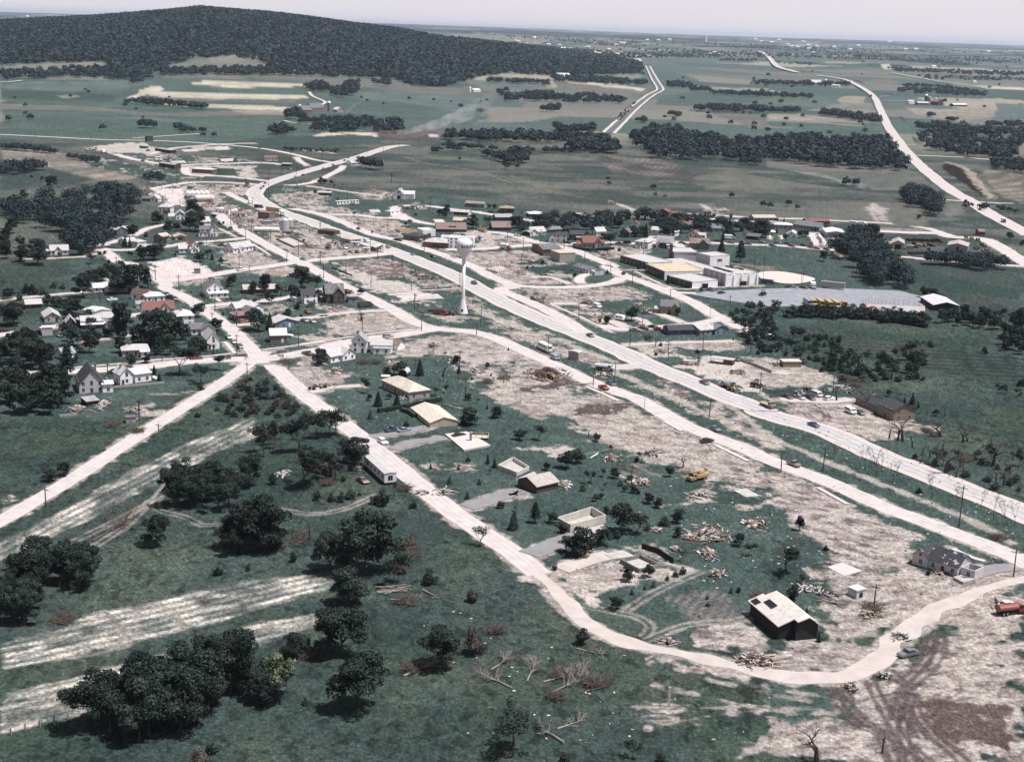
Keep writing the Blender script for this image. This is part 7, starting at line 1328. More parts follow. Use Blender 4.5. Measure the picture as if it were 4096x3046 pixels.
# tanks, bins, silos, masts
for i, x in enumerate((485, 540, 600, 660, 722)):
    c = G('B1', x, 340); m = MB(); m.tube((0, -4, 2.3), (0, 4, 2.3), 2.1, 2.1, 20); m.tube((0, -4.6, 2.3), (0, -4, 2.3), 1.3, 2.1, 20); m.box(-1.6, 1.6, -3, -2.4, 0, .8); m.box(-1.6, 1.6, 2.4, 3, 0, .8); o = m.build('storage_tank', mat('white tank paint', (.56, .56, .57), .4, .06), None, c, .25, smooth=False); tag(o, f'white round-ended tank amid the upper rubble, {ORD[i]} from left', 'tank', 'white tanks amid the upper rubble')
def lying(label, s, L, r, m_, yaw): o = MB().tube((-L/2, 0, r), (L/2, 0, r), r, r, 20).tube((L/2, 0, r), (L/2+r*.4, 0, r), r, r*.6, 20).tube((-L/2-r*.4, 0, r), (-L/2, 0, r), r*.6, r, 20).build('storage_tank', m_, None, GL(s)[0], yaw); tag(o, label, 'tank')
lying('big rust-streaked white cylinder lying by dark trees', 'B1 690,400', 12, 2.4, mat('rusted white tank', (.50, .47, .45), .6, .1, .3, .2, (.25, .12, .07), .58), .35); lying('long white gas tank near the grain bins', 'B1 1480,785', 15, 1.5, mat('white tank paint', PAL['W']), .05); lying('small white gas tank behind the brown cottage', 'C1 1780,625', 2.4, .6, M('W'), -.4); lying('small white gas tank on the lawn above plywood roof', 'C2 1085,1145', 3, .6, M('W'), .1); lying('white gas tank left of the yellow pickup yard', 'C0 1965,1165', 2, .6, M('W'), -.9)
for lab, s_, r, h in (('tall grey grain bin on legs at the street', 'B1 1715,850', 2.6, 6.5), ('white grain bin behind the tall one', 'B1 1775,800', 2.2, 4.5)):
    t = thing('grain_bin', lab, 'grain bin', GL(s_)[0]); MB().lathe([(r*.3, 2.6), (r, 4), (r, 4+h), (r*.25, 5.4+h), (.1, 5.5+h)], 20).build('bin', STEEL, t); m = MB()
    for i in range(6): m.tube((r*.95*math.cos(i*1.047), r*.95*math.sin(i*1.047), 0), (r*.95*math.cos(i*1.047), r*.95*math.sin(i*1.047), 4.2), .12, .12, 5)
    m.build('legs', M('k'), t)
def silo(label, tl, x, y, dy, wpx, dome='w', body='v'):
    P = G(tl, x, y); h = vpx(P, tl, dy); r = wpx*TIL[tl][2]/2*P.length/FPX; t = thing('silo', label, 'silo', P); MB().lathe([(r, -1), (r, h-r)], 18).build('shaft', M(body), t); MB().lathe([(r*1.03, h-r), (r*.95, h-r*.55), (r*.7, h-r*.2), (r*.3, h), (.05, h)], 18).build('dome', M(dome), t)
silo('pale silo left of the long dairy barn', 'A1', 381, 965, 60, 22, 'W', 'G'); silo('short silo between the two grey barns', 'A1', 552, 945, 42, 24, 'W', 'v'); silo('tallest dark silo with white dome right of barns', 'A1', 634, 968, 90, 28, 'W', 'v'); silo('lone white silo on the far meadow farm', 'A1', 1857, 800, 46, 18, 'W', 'W'); silo('tall dark silo at the ridge farm', 'A3', 498, 750, 62, 20, 'W', 'K'); silo('short silo at the ridge farm', 'A3', 450, 745, 36, 14, 'W', 'G'); silo('tall blue silo of the eastern farm', 'A3', 1368, 905, 88, 26, 'W', 'S'); silo('pale silo behind the tall blue one', 'A3', 1398, 895, 60, 30, 'G', 'G'); silo('dark short silo beside eastern barn', 'A3', 1455, 895, 46, 20, 'W', 'k'); silo('small silo at the far barn group', 'A3', 1484, 590, 40, 10, 'W', 'K'); silo('silo at white wood-edge farm', 'A2', 455, 670, 36, 14, 'W', 'G'); silo('distant silo at the far wood corner', 'A2', 1075, 520, 34, 10, 'W', 'G')
P = G('A1', 92, 112); o = MB().tube((0, 0, 0), (0, 0, vpx(P, 'A1', 105)), 1.3, .7, 4).build('radio_mast', M('G'), None, P); tag(o, 'thin radio mast on top of the wooded hill', 'mast')
P = G('A2', 1684, 362); o = MB().tube((0, 0, 0), (0, 0, vpx(P, 'A2', 78)), P.length*.0007, P.length*.0003, 6).build('white_mast', M('W'), None, P); tag(o, 'slender white mast far out on the plain', 'mast')
P = G('A2', 192, 372); t = MB().lathe([(3, 0), (2.5, 20), (9, 26), (10, 32), (6, 37), (.1, 38)], 12).build('far_water_tower', M('W'), None, P); tag(t, 'tiny white water tower of the far village', 'water tower')
P = G('A0', 240, 192); t = MB().lathe([(4, 0), (3, 25), (11, 34), (11, 42), (.1, 46)], 12).build('far_water_tower', M('W'), None, P); tag(t, 'hazy white tower at the left horizon', 'water tower')
# ================================================================= DEBRIS
def many(fn, desc, zone, s, **kw):
    """s: 'tile x,y,w,h ...'; one heap each"""
    out = []; tl = 'O'
    for w_ in s.split():
        if ',' in w_: out.append(fn('', tl+' '+w_, **kw))
        else: tl = w_
    out.sort(key=lambda o: proj(o.location)[0])
    for i, o in enumerate(out): o['label'] = f'{desc} {zone}'+(f', {ORD[i]} from left' if len(out) > 1 else ''); 
    if len(out) > 1:
        for o in out: o['group'] = f'{desc}s {zone}'
many(rubble, 'heap of smashed building rubble', 'among the upper left shops', 'B1 780,205,150,40 980,232,160,50 760,432,130,60 905,445,150,60 950,505,150,80 1130,655,140,70 1295,645,140,50 1250,565,160,50 1375,725,110,45 1455,660,120,40 1160,515,100,50 690,455,100,50 1110,605,120,40 1500,640,100,40 1580,660,90,40', h=1.5, n=110, cols='lwrbBKGn')
many(rubble, 'spread of pale broken boards', 'beside the upper highway', 'B1 1780,255,220,50 1860,395,200,40 2095,335,100,40 B2 780,680,160,50 1165,790,140,35', h=1.0, n=90, cols='lenBGw')
many(rubble, 'heap of wrecked barn timber', 'beside the white gambrel barn', 'B2 890,272,140,40 1015,290,90,50 1115,325,80,50 930,350,150,25 1130,360,90,40', h=1.8, n=90, cols='lwnBbG')
many(rubble, 'dark charred heap', 'on the black lot left of the water tower', 'B2 1560,1375,120,60 1450,1312,110,50 1700,1388,200,40 1275,1220,60,30', h=1.0, n=60, cols='kbKzBn')
many(rubble, 'pile of house rubble', 'around the lawns below water tower', 'C2 450,1065,180,70 1170,965,130,50 1490,195,130,40 490,265,200,45 1340,1412,190,40 300,1250,180,40 C3 325,1062,120,40 40,940,60,40', h=1.0, n=80, cols='lwrBbGe')
many(rubble, 'scattered wreckage heap', 'behind and right of the water tower', 'B3 275,882,100,40 110,1102,200,40 640,942,80,25 885,1292,150,50 1185,1392,130,40 960,1092,140,40 1985,1082,190,50 2040,410,70,30', h=1.0, n=80, cols='lwnROBe')
many(rubble, 'wreckage heap', 'on the lots along school street', 'B4 80,1082,160,40 C3 1690,92,90,30 1205,190,90,25 1925,372,200,45 1945,1112,150,40 C4 800,812,160,50 1170,972,150,30 610,282,120,30 490,216,60,30', h=.9, n=70, cols='lwnKBre')
many(rubble, 'jumble of wrecked cars and tin', 'by the gravel yard', 'C5 340,982,90,35 645,1342,110,35 1200,1292,170,50 1250,1320,90,30 -120,1080,90,35', h=1.3, n=60, cols='lwSkGW')
many(rubble, 'heap of boards and siding', 'beside the big dark-roofed house', 'C0 1310,1492,110,100 980,1545,170,50 E0 1150,88,90,25', h=1.4, n=90, cols='neBGl')
many(rubble, 'low pile of white scrap', 'along the upper diagonal street', 'E1 230,642,80,35 870,592,40,25 1440,802,60,25 1650,802,130,50 560,600,140,30', h=.7, n=50, cols='wlWtk')
many(rubble, 'scattered heap of boards', 'on lawns around the roofless walls', 'E2 880,512,110,40 1140,712,95,40 1040,722,50,25 1640,832,130,45 2085,1080,160,60 1550,1202,150,40 1700,1332,95,70 1780,1512,75,45 1245,1132,60,25 625,1300,90,45 450,728,80,40 1420,1302,50,20', h=.9, n=70, cols='nwlBbrW')
many(rubble, 'large tangled heap of lumber and branches', 'in the middle of the right lawns', 'E2 1710,1175,230,110', h=2.4, n=220, cols='nbBwlm')
many(rubble, 'red and orange litter heap', 'before the ripped white house', 'E3 1480,1498,70,25 1580,1505,90,35 1720,1560,60,25', h=.8, n=40, cols='ROwk')
many(rubble, 'wrecked heap', 'on the scraped ground by barn-house', 'F2 1350,612,110,35 F3 350,152,140,35 520,202,130,25 850,372,60,40 925,382,50,25 1150,572,100,45 1012,912,50,18 720,1010,50,40', h=.9, n=50, cols='wlWkBn')
many(rubble, 'big mixed rubbish mound', 'beside the curving track', 'F2 2130,780,200,80', h=1.8, n=200, cols='rbBwlnG')
rubble('long brown mound of shredded wood beside the yellow loader', 'C3 1240,1105,330,100', 3.2, 420, 'bBbmB', 'wood_mound', 'mound'); rubble('low brown earth heap left of the wood mound', 'C3 680,1150,150,60', 1.2, 60, 'bBz', 'earth_heap', 'mound')
many(brush, 'reddish brush pile', 'on upper left lots', 'B1 870,935,160,30 1070,1000,60,20 860,1260,140,30 B2 130,980,260,60 A0 1280,1545,180,40 A0 720,1385,280,40 A1 1300,1165,240,40', n=120)
many(brush, 'brown brush pile', 'around the lower village lots', 'C2 800,960,170,60 970,960,90,40 C3 480,1205,150,60 C4 600,640,60,40 C1 1720,960,220,120 1640,1500,260,160 E0 980,228,110,50 1195,275,90,35 C5 1190,1150,170,70 1340,1195,120,30', n=130, r=.045)
many(brush, 'grey-brown branch heap', 'on the big lower pasture', 'F1 1310,275,200,70 2080,530,140,50 1350,850,150,80 F2 690,980,160,70 440,910,260,70 380,1100,90,60 E1 1350,1330,150,120 370,1220,160,140 180,1270,180,60 F1 430,740,100,50 E1 1290,775,100,40 620,730,90,40 F0 560,420,260,120', n=150, r=.05)
many(brush, 'red-brown brush heap', 'on the scraped ground at right', 'F3 900,330,220,90 F2 2150,245,160,90 E3 2010,1200,180,50 C6 90,1250,120,50 E3 1380,275,90,40 E3 1700,520,160,60', n=130, r=.045)
logs('stack of pale sawn tree trunks on the torn strip', 'E2 1160,490 1335,425', 16, None, .28); logs('scattered logs lying beside the barn-house track', 'F3 480,250 630,295', 6); logs('two long poles lying on the lawn', 'E2 640,490 880,435', 2, PALEW, .12, 'poles', 'poles', (16, 18), .02); logs('white plank lying on the lawn below the poles', 'E2 705,520 785,475', 2, M('w'), .25, 'plank', 'plank', (5, 6), .03)
logs('long pole lying on the bulldozed ground', 'C3 1580,1250 1760,1235', 2, PALEW, .2, 'poles', 'poles', (8, 10), .02); logs('curved pale trunk lying by the clipped hedge', 'C2 1870,1480 2060,1520', 3, PALEW, .2, 'log', 'logs', (6, 8), .05); logs('logs by the pasture edge below the oak', 'F1 1050,160 1310,170', 8, PALEW, .2)
for i, (lab, s_, r, br, m_) in enumerate([('long uprooted tree with brown twigs in the upper pasture', 'E0 800,1225 1150,1040', .32, 14, TWIG), ('pale uprooted tree with white trunk below a dark bush', 'F1 1280,912 1600,770', .3, 14, None), ('short grey log lying alone in the pasture', 'F1 1450,165 1590,245', .3, 3, None), ('bleached fallen tree with fan of branches, lower pasture', 'F2 130,955 200,800', .22, 14, None), ('large bleached fallen tree left of the fan-shaped one', 'F1 2222,1015 1930,880', .25, 16, None), ('bleached limb lying behind the large fallen tree', 'F1 2040,855 2222,745', .22, 10, None), ('fallen pale tree, lower one of the heap', 'F2 320,1062 600,945', .26, 14, None), ('fallen pale tree, upper one of the heap', 'F2 270,962 620,875', .24, 12, None), ('fallen brown tree at right of the heap', 'F2 600,1050 910,985', .2, 14, TWIG), ('split white trunk beside the shattered dark tree', 'F2 450,1490 265,1375', .34, 4, None), ('fallen limb above the split white trunk', 'F2 390,1370 620,1300', .26, 8, None), ('toppled rusty-brown tree near the track edge', 'F2 560,672 790,730', .24, 12, None), ('fallen grey tree beside the brush pile', 'F1 1165,245 1400,255', .22, 9, None), ('fallen tree on the torn lot below the dead tree', 'C2 690,435 790,405', .2, 6, DEADW), ('fallen tree in the copse edge', 'C5 1380,1215 1130,1190', .25, 8, DEADW), ('fallen tree among the right-hand scrub', 'E3 1250,500 1480,570', .22, 8, DEADW)]):
    fallen(lab, s_, m_, r*.8, i+3, br)
# countless small litter blown over the town
LM = MB(); R = random.Random(77); lm = [M(k) for k in 'wWlnBk']
LT = [p for tl, s_, n in (('O', '0 0', 0),) for p in ()]
for s_, n in (('O 400,420 560,410 760,400 1000,440 1250,600 1500,720 1800,850 1500,900 1000,720 700,560 450,480', 420), ('O 1000,740 1300,860 1600,960 2180,1210 1960,1330 1700,1290 1400,1020 1060,850 800,790', 330), ('O 1100,1000 1700,1130 1900,1250 1650,1290 1250,1250', 70), ('O 1300,780 2000,1100 2200,1180 2200,1090 1700,870', 200), ('O 900,1300 1250,1360 1500,1500 1700,1500 1600,1640 1000,1600', 60), ('O 600,780 1000,780 1000,1000 760,900', 130), ('O 200,560 700,560 700,760 300,700', 130), ('O 1050,540 1600,700 1900,900 1500,800', 220)):
    tl, L = scatter(s_, n, .05)
    for x, y in L:
        p = G(tl, x, y); a = R.uniform(0, 3.14); w_, d = R.uniform(.1, .32), R.uniform(.15, .65); LM.k = R.choice((0, 2, 2, 3, 3, 4, 4, 5)); LM.box(p.x-w_, p.x+w_, p.y-d/2, p.y+d/2, .05, R.uniform(.08, .2), rz=a)
tag(LM.build('litter', lm), 'pale scraps and boards blown over the lots and lawns', 'litter', kind='stuff')
# ================================================================= POLES
def poles(zone, s, name='utility_pole', **kw):
    out = []; tl = 'O'
    for w_ in s.split():
        if ',' in w_: out.append(pole('', tl+' '+w_, name=name, lean=rad(random.gauss(0, 1.3)), group=None, **kw))
        else: tl = w_
    out.sort(key=lambda o: proj(o.location)[0]); ds = {'utility_pole': 'wooden utility pole', 'street_lamp': 'bent-arm street lamp', 'floodlight_pole': 'tall floodlight pole'}[name]
    for i, o in enumerate(out):
        o['label'] = f'{ds} {zone}'+(f', {ORD[i]} from left' if len(out) > 1 else '')
        if len(out) > 1: o['group'] = f'{ds}s {zone}'
poles('in the upper left streets', 'B0 1478,1210,110 B1 150,250,110 290,300,120 340,180,150 1025,700,210 1215,890,160 1290,780,160 1260,765,130 70,1400,200 370,1545,220 1130,1260,170 1260,1310,100 715,930,90 380,470,100 1300,490,150 1505,300,210 1215,200,100')
poles('along street left of water tower', 'B1 1735,1175,170 1885,1080,180 1530,905,160 2160,1200,180 2160,830,170 B2 258,1200,180 583,1350,205 900,1495,205 1415,1525,80 1455,1651,90 2030,1500,240 300,1380,180 985,1135,170 1165,1215,150 890,1000,130')
poles('around the upper highway lots', 'B2 255,830,170 510,935,150 740,820,150 600,380,120 965,660,130 1115,750,130 1275,420,270 1400,310,95 1160,160,120 1655,480,140 1575,1090,230 1690,690,150 505,290,70')
poles('behind the water tower', 'B3 330,790,200 730,850,190 930,1015,160 1145,925,175 900,1245,190 1705,1165,170 1450,1000,130 2040,1330,200 1510,980,70')
poles('along the school street', 'B4 412,1455,190 890,1651,150 550,1075,190 1405,960,100 C4 1645,355,260 1885,650,240 1910,840,180')
poles('by the ball field', 'B5 50,1285,290 175,1195,270 165,1395,290 660,1510,290 645,1495,200', 'floodlight_pole', lamp=0)
poles('in the crossing streets', 'C1 690,210,140 825,305,240 1100,490,180 790,490,180 1105,845,255 1235,1190,240 155,935,250 1885,745,270 C2 790,630,260 C0 1765,1640,220 1275,200,160 1365,1120,170')
poles('below and left of the tower', 'C2 1540,550,250 1455,280,200 2025,980,190 2100,1390,260 1460,1040,140 C3 390,495,270 335,605,165')
poles('between the lower roads', 'C3 1245,850,235 1818,1245,250 2085,1205,270 C4 1385,1651,245 E3 475,620,220 112,625,190 1657,1100,360 2130,1530,235')
poles('near the tan house and gravel yard', 'C3 1635,415,225 C4 378,735,240 540,470,295 865,930,255 1305,830,250 1240,980,150 C5 125,1340,270 1050,1340,230')
poles('by the country road at left', 'E0 1210,180,180 398,930,175 1378,290,90'); poles('on the lower right lots', 'E2 1035,750,190 F3 918,300,190')
poles('at the lower street', 'C4 560,1580,265 1395,400,220', 'street_lamp')
poles('by the far upper roads', 'A0 308,1190,60 785,1215,60 A1 850,1310,60 740,1330,60 300,1350,55 1415,1230,50 1240,1290,50 1105,1330,50 460,1470,70 350,1510,70 110,1555,95 220,1520,70 570,1415,80 965,1330,90 1095,1480,80 1175,1580,90')
# ================================================================= VEHICLES
CN = {'W': 'white', 'w': 'off-white', 'k': 'black', 'K': 'charcoal', 'g': 'grey', 'G': 'light grey', 'l': 'pale', 'b': 'dark brown', 'B': 'brown', 'r': 'dull red', 'R': 'red', 't': 'tan', 'y': 'mustard', 'Y': 'yellow', 'o': 'ochre', 's': 'pale blue', 'S': 'slate blue', 'u': 'blue', 'U': 'dark blue', 'O': 'orange-red', 'T': 'khaki', 'm': 'reddish', 'v': 'grey-blue', 'e': 'beige', 'z': 'dusty grey'}
KD = {'car': 'car', 'wagon': 'station wagon', 'pickup': 'pickup', 'van': 'van', 'bus': 'bus', 'minibus': 'small bus', 'box': 'box truck', 'dump': 'dump truck', 'tank': 'tank truck', 'flat': 'flatbed truck', 'semi': 'semi trailer', 'loader': 'loader', 'tractor': 'tractor', 'boom': 'bucket truck', 'trailer': 'camping trailer'}
def vehs(zone, s, group=None):
    out = {}; tl = 'O'
    for w_ in s.split():
        if ',' not in w_: tl = w_; continue
        a = w_.split(','); x, y, dx, dy = map(float, a[:4]); kind = a[4]; t = veh(kind, f'{tl} {x},{y} {dx},{dy}', a[5], ''); out.setdefault(CN[a[5]]+' '+KD[kind], []).append(t)
    for d, L in out.items():
        L.sort(key=lambda o: proj(o.location)[0])
        for i, o in enumerate(L):
            o['label'] = f'{d} {zone}'+(f', {ORD[i]} from left' if len(L) > 1 else '')
            if len(L) > 1: o['group'] = f'{d}s {zone}'
vehs('on the highway', 'C3 1780,620,30,14,car,K C4 1325,1220,30,13,car,B E3 395,225,30,12,car,U B2 1120,985,24,10,pickup,t 1430,1075,14,16,car,U 740,752,-20,-10,car,r B3 305,1445,30,14,pickup,b B1 1410,240,6,-14,car,v 1440,215,8,-14,car,r 1462,172,14,-10,car,K A1 345,1540,16,-4,car,l 585,1468,16,-5,car,l 670,1437,16,-5,car,R 770,1397,16,-6,car,k 800,1374,16,-6,car,U 410,1524,16,-5,car,k')
vehs('on the lower street', 'C3 1335,912,28,13,van,s 2040,1232,28,12,car,U 1952,1290,28,12,pickup,O E2 1760,260,28,12,car,v E3 222,568,28,12,pickup,T C2 1120,630,30,-4,wagon,l B1 1950,1142,20,4,car,s B2 1690,1107,26,10,car,k')
vehs('beside the lower street', 'C3 1195,795,-30,-14,bus,W E2 1690,364,30,-5,car,k C3 1300,1155,24,10,loader,Y 1965,1050,34,4,tank,w')
vehs('on frontage road by torn lots', 'C3 1075,155,20,8,loader,t 1722,212,25,3,car,R 1870,255,30,10,van,W 2155,415,20,4,trailer,W')
vehs('parked near the tan house', 'C4 545,502,25,2,wagon,w 548,530,25,2,car,r 665,512,25,3,car,k 750,542,25,4,car,O 442,550,25,2,car,l 590,330,20,3,car,t')
vehs('on the gravel yard', 'C4 1720,1083,30,-5,wagon,t 1720,925,30,10,car,S 1620,1275,-20,-8,tank,s 1690,1312,24,10,loader,Y 1995,1268,24,4,loader,K C5 220,1512,24,10,flat,T')
vehs('parked along the yard lane', 'C5 475,1402,24,10,car,b 630,1412,24,9,car,l 770,1420,24,12,car,k 850,1383,24,9,van,w 938,1392,24,8,car,K 1000,1422,26,-8,wagon,W')
vehs('before the new brown house', 'C5 1275,1592,30,14,van,W 1395,1602,24,12,car,S 1430,1450,24,14,loader,Y')
vehs('in thicket by school street', 'C5 255,632,24,8,car,W')
vehs('on the school parking lot', 'B4 1410,1522,24,-3,car,R 1470,1543,24,-2,van,s 1540,1572,24,-4,car,k B5 500,1497,24,0,car,k 555,1503,20,2,car,t 680,1508,20,3,car,S 225,1442,24,3,dump,U 800,1505,10,14,box,l 160,1595,-20,8,loader,k')
vehs('parked beyond the school lot', 'B5 1050,1512,40,4,semi,G')
vehs('parked in a row behind the trees', 'C5 735,225,22,15,bus,s 795,222,22,15,bus,Y 892,232,22,15,bus,Y 1000,246,22,15,bus,Y 1090,250,22,15,bus,Y 1196,252,10,12,minibus,Y')
vehs('on the street behind the school', 'B4 245,938,24,0,car,r 345,935,20,0,van,k 1040,934,24,2,car,B 1060,1022,24,6,car,r 1490,908,24,0,wagon,k 1645,885,24,1,box,l 2005,890,20,4,pickup,S 1660,933,24,2,car,m 1875,948,24,2,car,r 2050,924,24,2,car,t 2190,962,24,2,car,B B5 290,964,24,4,car,e 350,932,24,3,car,s 482,944,24,4,car,S 530,974,24,4,car,R 680,964,24,4,car,k 770,992,24,4,pickup,r 845,1002,24,4,car,O 970,1014,24,5,car,b')
vehs('parked around the white steel garage', 'B5 750,887,6,14,car,S 780,942,8,14,car,k 855,832,8,14,car,l 865,872,8,14,car,K 890,892,8,14,car,r 895,926,8,14,car,S 905,956,8,14,car,w 945,952,8,14,car,W 993,937,4,14,wagon,k 1000,882,2,14,car,s 1050,882,2,14,car,W 1095,882,2,14,car,R 1140,887,2,14,car,s 1200,887,2,14,car,O 1050,922,2,14,car,m 1095,912,2,14,car,G 1135,907,2,14,car,r 1260,927,14,4,car,U 1300,912,14,4,car,b 1340,882,10,8,car,R 1310,824,20,4,wagon,l 1280,742,14,4,van,S 1230,937,10,6,car,s')
vehs('behind the white steel garage', 'B5 1400,760,20,3,dump,O 1440,765,20,3,loader,O 1330,705,20,2,box,l 1430,710,20,2,box,W')
vehs('around the tan steel workshop', 'B5 1690,1015,4,10,car,W 1720,1052,6,10,car,U 1755,1030,10,4,pickup,t 1808,1025,6,10,car,s 2110,990,20,6,tractor,R B6 860,988,14,6,tractor,R 920,966,24,4,flat,O 1020,960,20,3,tractor,O 1060,972,20,3,tractor,O 840,948,20,3,tractor,O 1030,1018,14,4,car,K B5 1620,1005,8,8,car,l')
vehs('in rows of farm machines', 'B6 760,900,20,4,tractor,b 800,900,20,4,tractor,k 850,898,20,4,tractor,b 900,902,20,4,tractor,k 950,905,20,4,tractor,b 1000,908,20,4,tractor,k 1060,910,20,4,tractor,b 1125,915,24,4,dump,b 780,1068,14,6,tractor,k 820,1066,14,6,tractor,b 860,1066,14,6,tractor,k 900,1068,14,6,tractor,b 950,1070,14,6,tractor,k 1000,1070,14,6,tractor,b 1050,1070,14,6,tractor,k 1180,1072,14,6,tractor,b 1240,1078,14,6,tractor,k')
vehs('on the lawn by the steel barn', 'B6 1610,1010,14,6,tractor,O 1640,998,14,6,tractor,O 1718,978,14,6,tractor,O 1690,954,14,6,tractor,R 1748,1034,14,6,tractor,O 1706,1050,14,6,tractor,O 1666,1070,14,6,tractor,O 1970,1106,14,6,tractor,R 1490,868,16,6,tractor,R 1560,882,16,6,tractor,R 1640,894,16,6,tractor,r 1815,1080,10,6,tractor,b')
vehs('in the street near brick corner', 'B3 705,1005,30,4,box,O 410,785,26,6,boom,Y 840,834,16,8,car,W 1165,828,24,-2,wagon,l 1490,934,24,3,pickup,k 1610,960,24,2,pickup,r 530,544,24,2,wagon,k B2 1230,893,24,3,car,l 1255,899,20,3,car,k 1810,992,24,2,pickup,K 1520,898,20,6,pickup,l')
vehs('near the portable offices', 'B2 275,872,10,8,car,W 430,922,14,8,car,s 465,942,14,8,car,U 500,968,4,12,wagon,l 545,958,14,8,car,k 575,998,14,8,car,W 592,982,14,8,car,S 365,990,10,14,tank,r 650,1048,16,4,car,t 720,1052,20,6,car,k 845,914,20,6,van,W 1045,1005,6,14,car,w')
vehs('on the upper right cul-de-sac', 'B2 1290,472,20,2,pickup,l 1375,492,20,4,car,S 1400,656,24,6,car,r 660,446,-14,6,loader,Y 1390,740,20,2,car,b')
vehs('amid the upper left rubble', 'B1 1110,212,20,4,car,K 1220,217,20,2,pickup,o 1235,188,10,6,loader,k 1380,482,30,4,dump,K 1275,425,10,14,box,W 1570,545,36,5,semi,y 1680,575,10,14,box,w 1025,748,14,12,pickup,U 1145,737,14,8,car,b 910,968,24,2,pickup,g 905,1217,16,10,car,u 1150,1275,30,-6,pickup,W 435,884,6,-12,car,R 645,942,20,-4,car,k')
vehs('in the left village streets', 'C1 215,95,14,12,car,g 250,135,24,2,pickup,K 310,152,14,8,car,b 1000,642,14,12,car,w 1065,702,14,12,car,l 1145,760,16,12,wagon,m 1190,444,24,-4,wagon,T 590,907,24,-2,car,R C0 760,622,8,14,pickup,s 1880,1132,8,16,pickup,Y 1460,1078,20,-4,car,k 1425,165,24,-3,car,W 15,562,14,-2,car,k 1020,785,12,8,tractor,R 1140,628,8,10,car,W')
vehs('on lawns left of the tower', 'C1 1630,350,16,10,pickup,O C2 100,325,16,8,pickup,O 60,432,16,6,car,s 150,442,16,6,car,l 830,245,24,-2,dump,b 1790,345,24,3,dump,R 1915,352,14,2,tractor,R C1 2005,855,20,4,pickup,m B2 590,1555,24,6,pickup,O 640,1560,20,6,car,O')
vehs('beside the upper diagonal street', 'E1 1180,272,24,-4,pickup,U 1285,272,24,-5,car,s 1100,372,20,14,wagon,W 925,710,20,12,car,m 1760,318,20,-4,car,k')
vehs('parked on the right lawn', 'E2 1610,690,-30,7,boom,Y'); vehs('on the scraped ground', 'F3 1215,728,-40,10,car,v 2105,365,34,-4,tank,R 2065,305,20,-8,car,W')
vehs('on the upper subdivision lots', 'A0 1240,1402,20,3,car,U 1285,1312,20,-2,pickup,K 770,1308,20,-2,flat,Y 820,1300,20,-2,flat,Y 900,1328,20,-3,box,v A1 30,1288,16,3,pickup,k 290,1470,14,2,car,s 95,1406,16,-2,car,O')
vehs('on the divided highway', 'A3 968,942,6,12,car,k 1065,1117,6,12,car,k 1122,1227,6,12,car,k B6 1660,506,24,14,car,k 1520,430,24,14,car,k 1960,665,30,18,box,S')
# ================================================================= SMOKE
# a plume from the burning heap: thin cloud, noise-broken, drifting right and up
S0 = G('A1', 1220, 1190); sm = MB(); n = 14
ctr = []
for i in range(n):
    t = i/(n-1); ctr.append((Vector((S0.x+t*125+6*math.sin(5*t), S0.y+t*70, 3+t*34+6*t*t)), 3+17*t))
P = []; F = []
for c, r in ctr:
    for k in range(12): a = 6.283*k/12; P.append((c.x-r*.35*math.cos(a), c.y+r*math.cos(a), c.z+r*.62*math.sin(a)) if False else (c.x+r*.5*math.cos(a)*-.6, c.y+r*.9*math.cos(a), max(1.5, c.z+r*.75*math.sin(a))))
for i in range(n-1):
    for k in range(12): F.append((i*12+k, i*12+(k+1) % 12, (i+1)*12+(k+1) % 12, (i+1)*12+k))
F += [tuple(range(11, -1, -1)), tuple((n-1)*12+k for k in range(12))]
sm.add([(x-S0.x, y-S0.y, z-S0.z) for x, y, z in P], F); so_ = sm.build('smoke', [], None, S0); tag(so_, 'white smoke plume drifting right from the burning heap', 'smoke', kind='stuff')
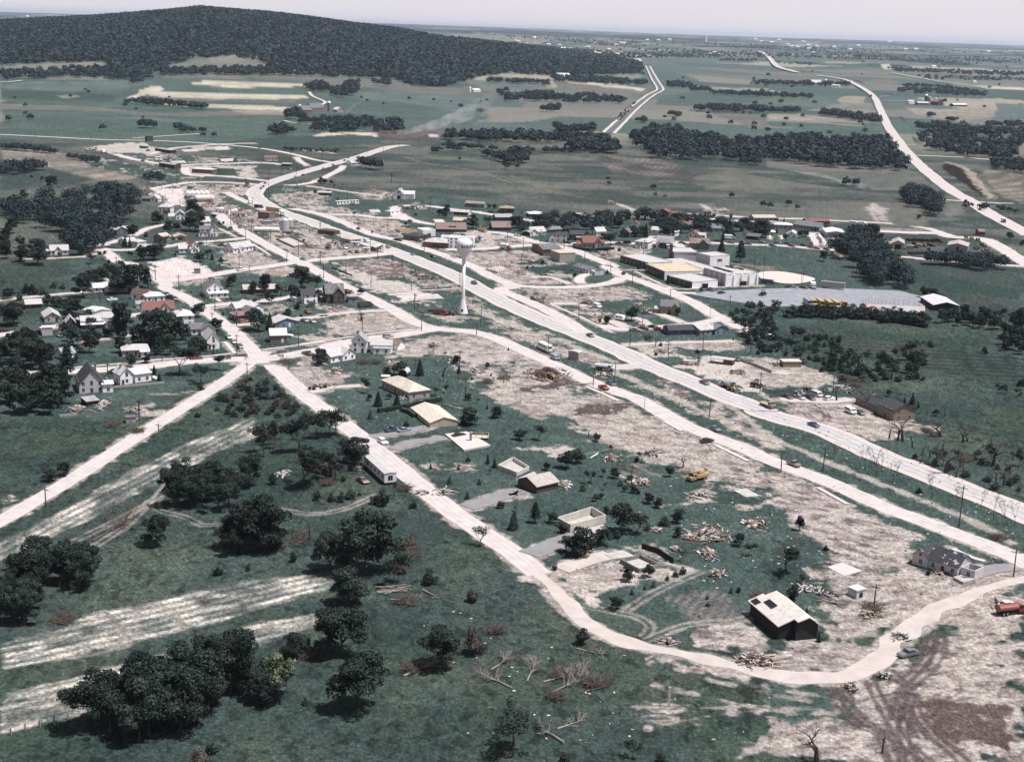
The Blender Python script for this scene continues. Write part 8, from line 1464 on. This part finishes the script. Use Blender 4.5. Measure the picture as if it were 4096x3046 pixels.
m = bpy.data.materials.new('white smoke'); m.use_nodes = True; nn = m.node_tree.nodes; l = m.node_tree.links; nn.clear(); pv = nn.new('ShaderNodeVolumePrincipled'); pv.inputs['Color'].default_value = (.93, .95, .98, 1)
tc = nn.new('ShaderNodeTexCoord'); nz = nn.new('ShaderNodeTexNoise'); nz.inputs['Scale'].default_value = .09; nz.inputs['Detail'].default_value = 5; l.new(tc.outputs['Object'], nz.inputs['Vector'])
mr = nn.new('ShaderNodeMapRange'); mr.inputs[1].default_value = .42; mr.inputs[2].default_value = .72; l.new(nz.outputs['Fac'], mr.inputs[0]); sx = nn.new('ShaderNodeSeparateXYZ'); l.new(tc.outputs['Object'], sx.inputs[0])
fd = nn.new('ShaderNodeMapRange'); fd.inputs[1].default_value = 0; fd.inputs[2].default_value = 122; fd.inputs[3].default_value = .12; fd.inputs[4].default_value = 0.0; fd.interpolation_type = 'SMOOTHSTEP'; l.new(sx.outputs[0], fd.inputs[0])
pw = nn.new('ShaderNodeMath'); pw.operation = 'MULTIPLY'; l.new(mr.outputs[0], pw.inputs[0]); l.new(fd.outputs[0], pw.inputs[1])
bs = nn.new('ShaderNodeMath'); bs.operation = 'ADD'; l.new(pw.outputs[0], bs.inputs[0]); bf = nn.new('ShaderNodeMath'); bf.operation = 'MULTIPLY'; bf.inputs[1].default_value = .05; l.new(fd.outputs[0], bf.inputs[0]); l.new(bf.outputs[0], bs.inputs[1]); l.new(bs.outputs[0], pv.inputs['Density'])
ou = nn.new('ShaderNodeOutputMaterial'); l.new(pv.outputs[0], ou.inputs['Volume']); so_.data.materials.append(m)
# ================================================================= HAZE
hz = MB().box(-48000, 48000, -800, 50000, -30, 215).build('haze', [])
tag(hz, kind='stuff'); hz.display_type = 'WIRE'
hm = bpy.data.materials.new('thin haze'); hm.use_nodes = True; n = hm.node_tree.nodes; n.clear()
hv = n.new('ShaderNodeVolumePrincipled'); hv.inputs['Color'].default_value = (.66, .80, 1.0, 1); hv.inputs['Density'].default_value = 2.7e-5; hv.inputs['Anisotropy'].default_value = .2
ho = n.new('ShaderNodeOutputMaterial'); hm.node_tree.links.new(hv.outputs[0], ho.inputs['Volume']); hz.data.materials.append(hm)
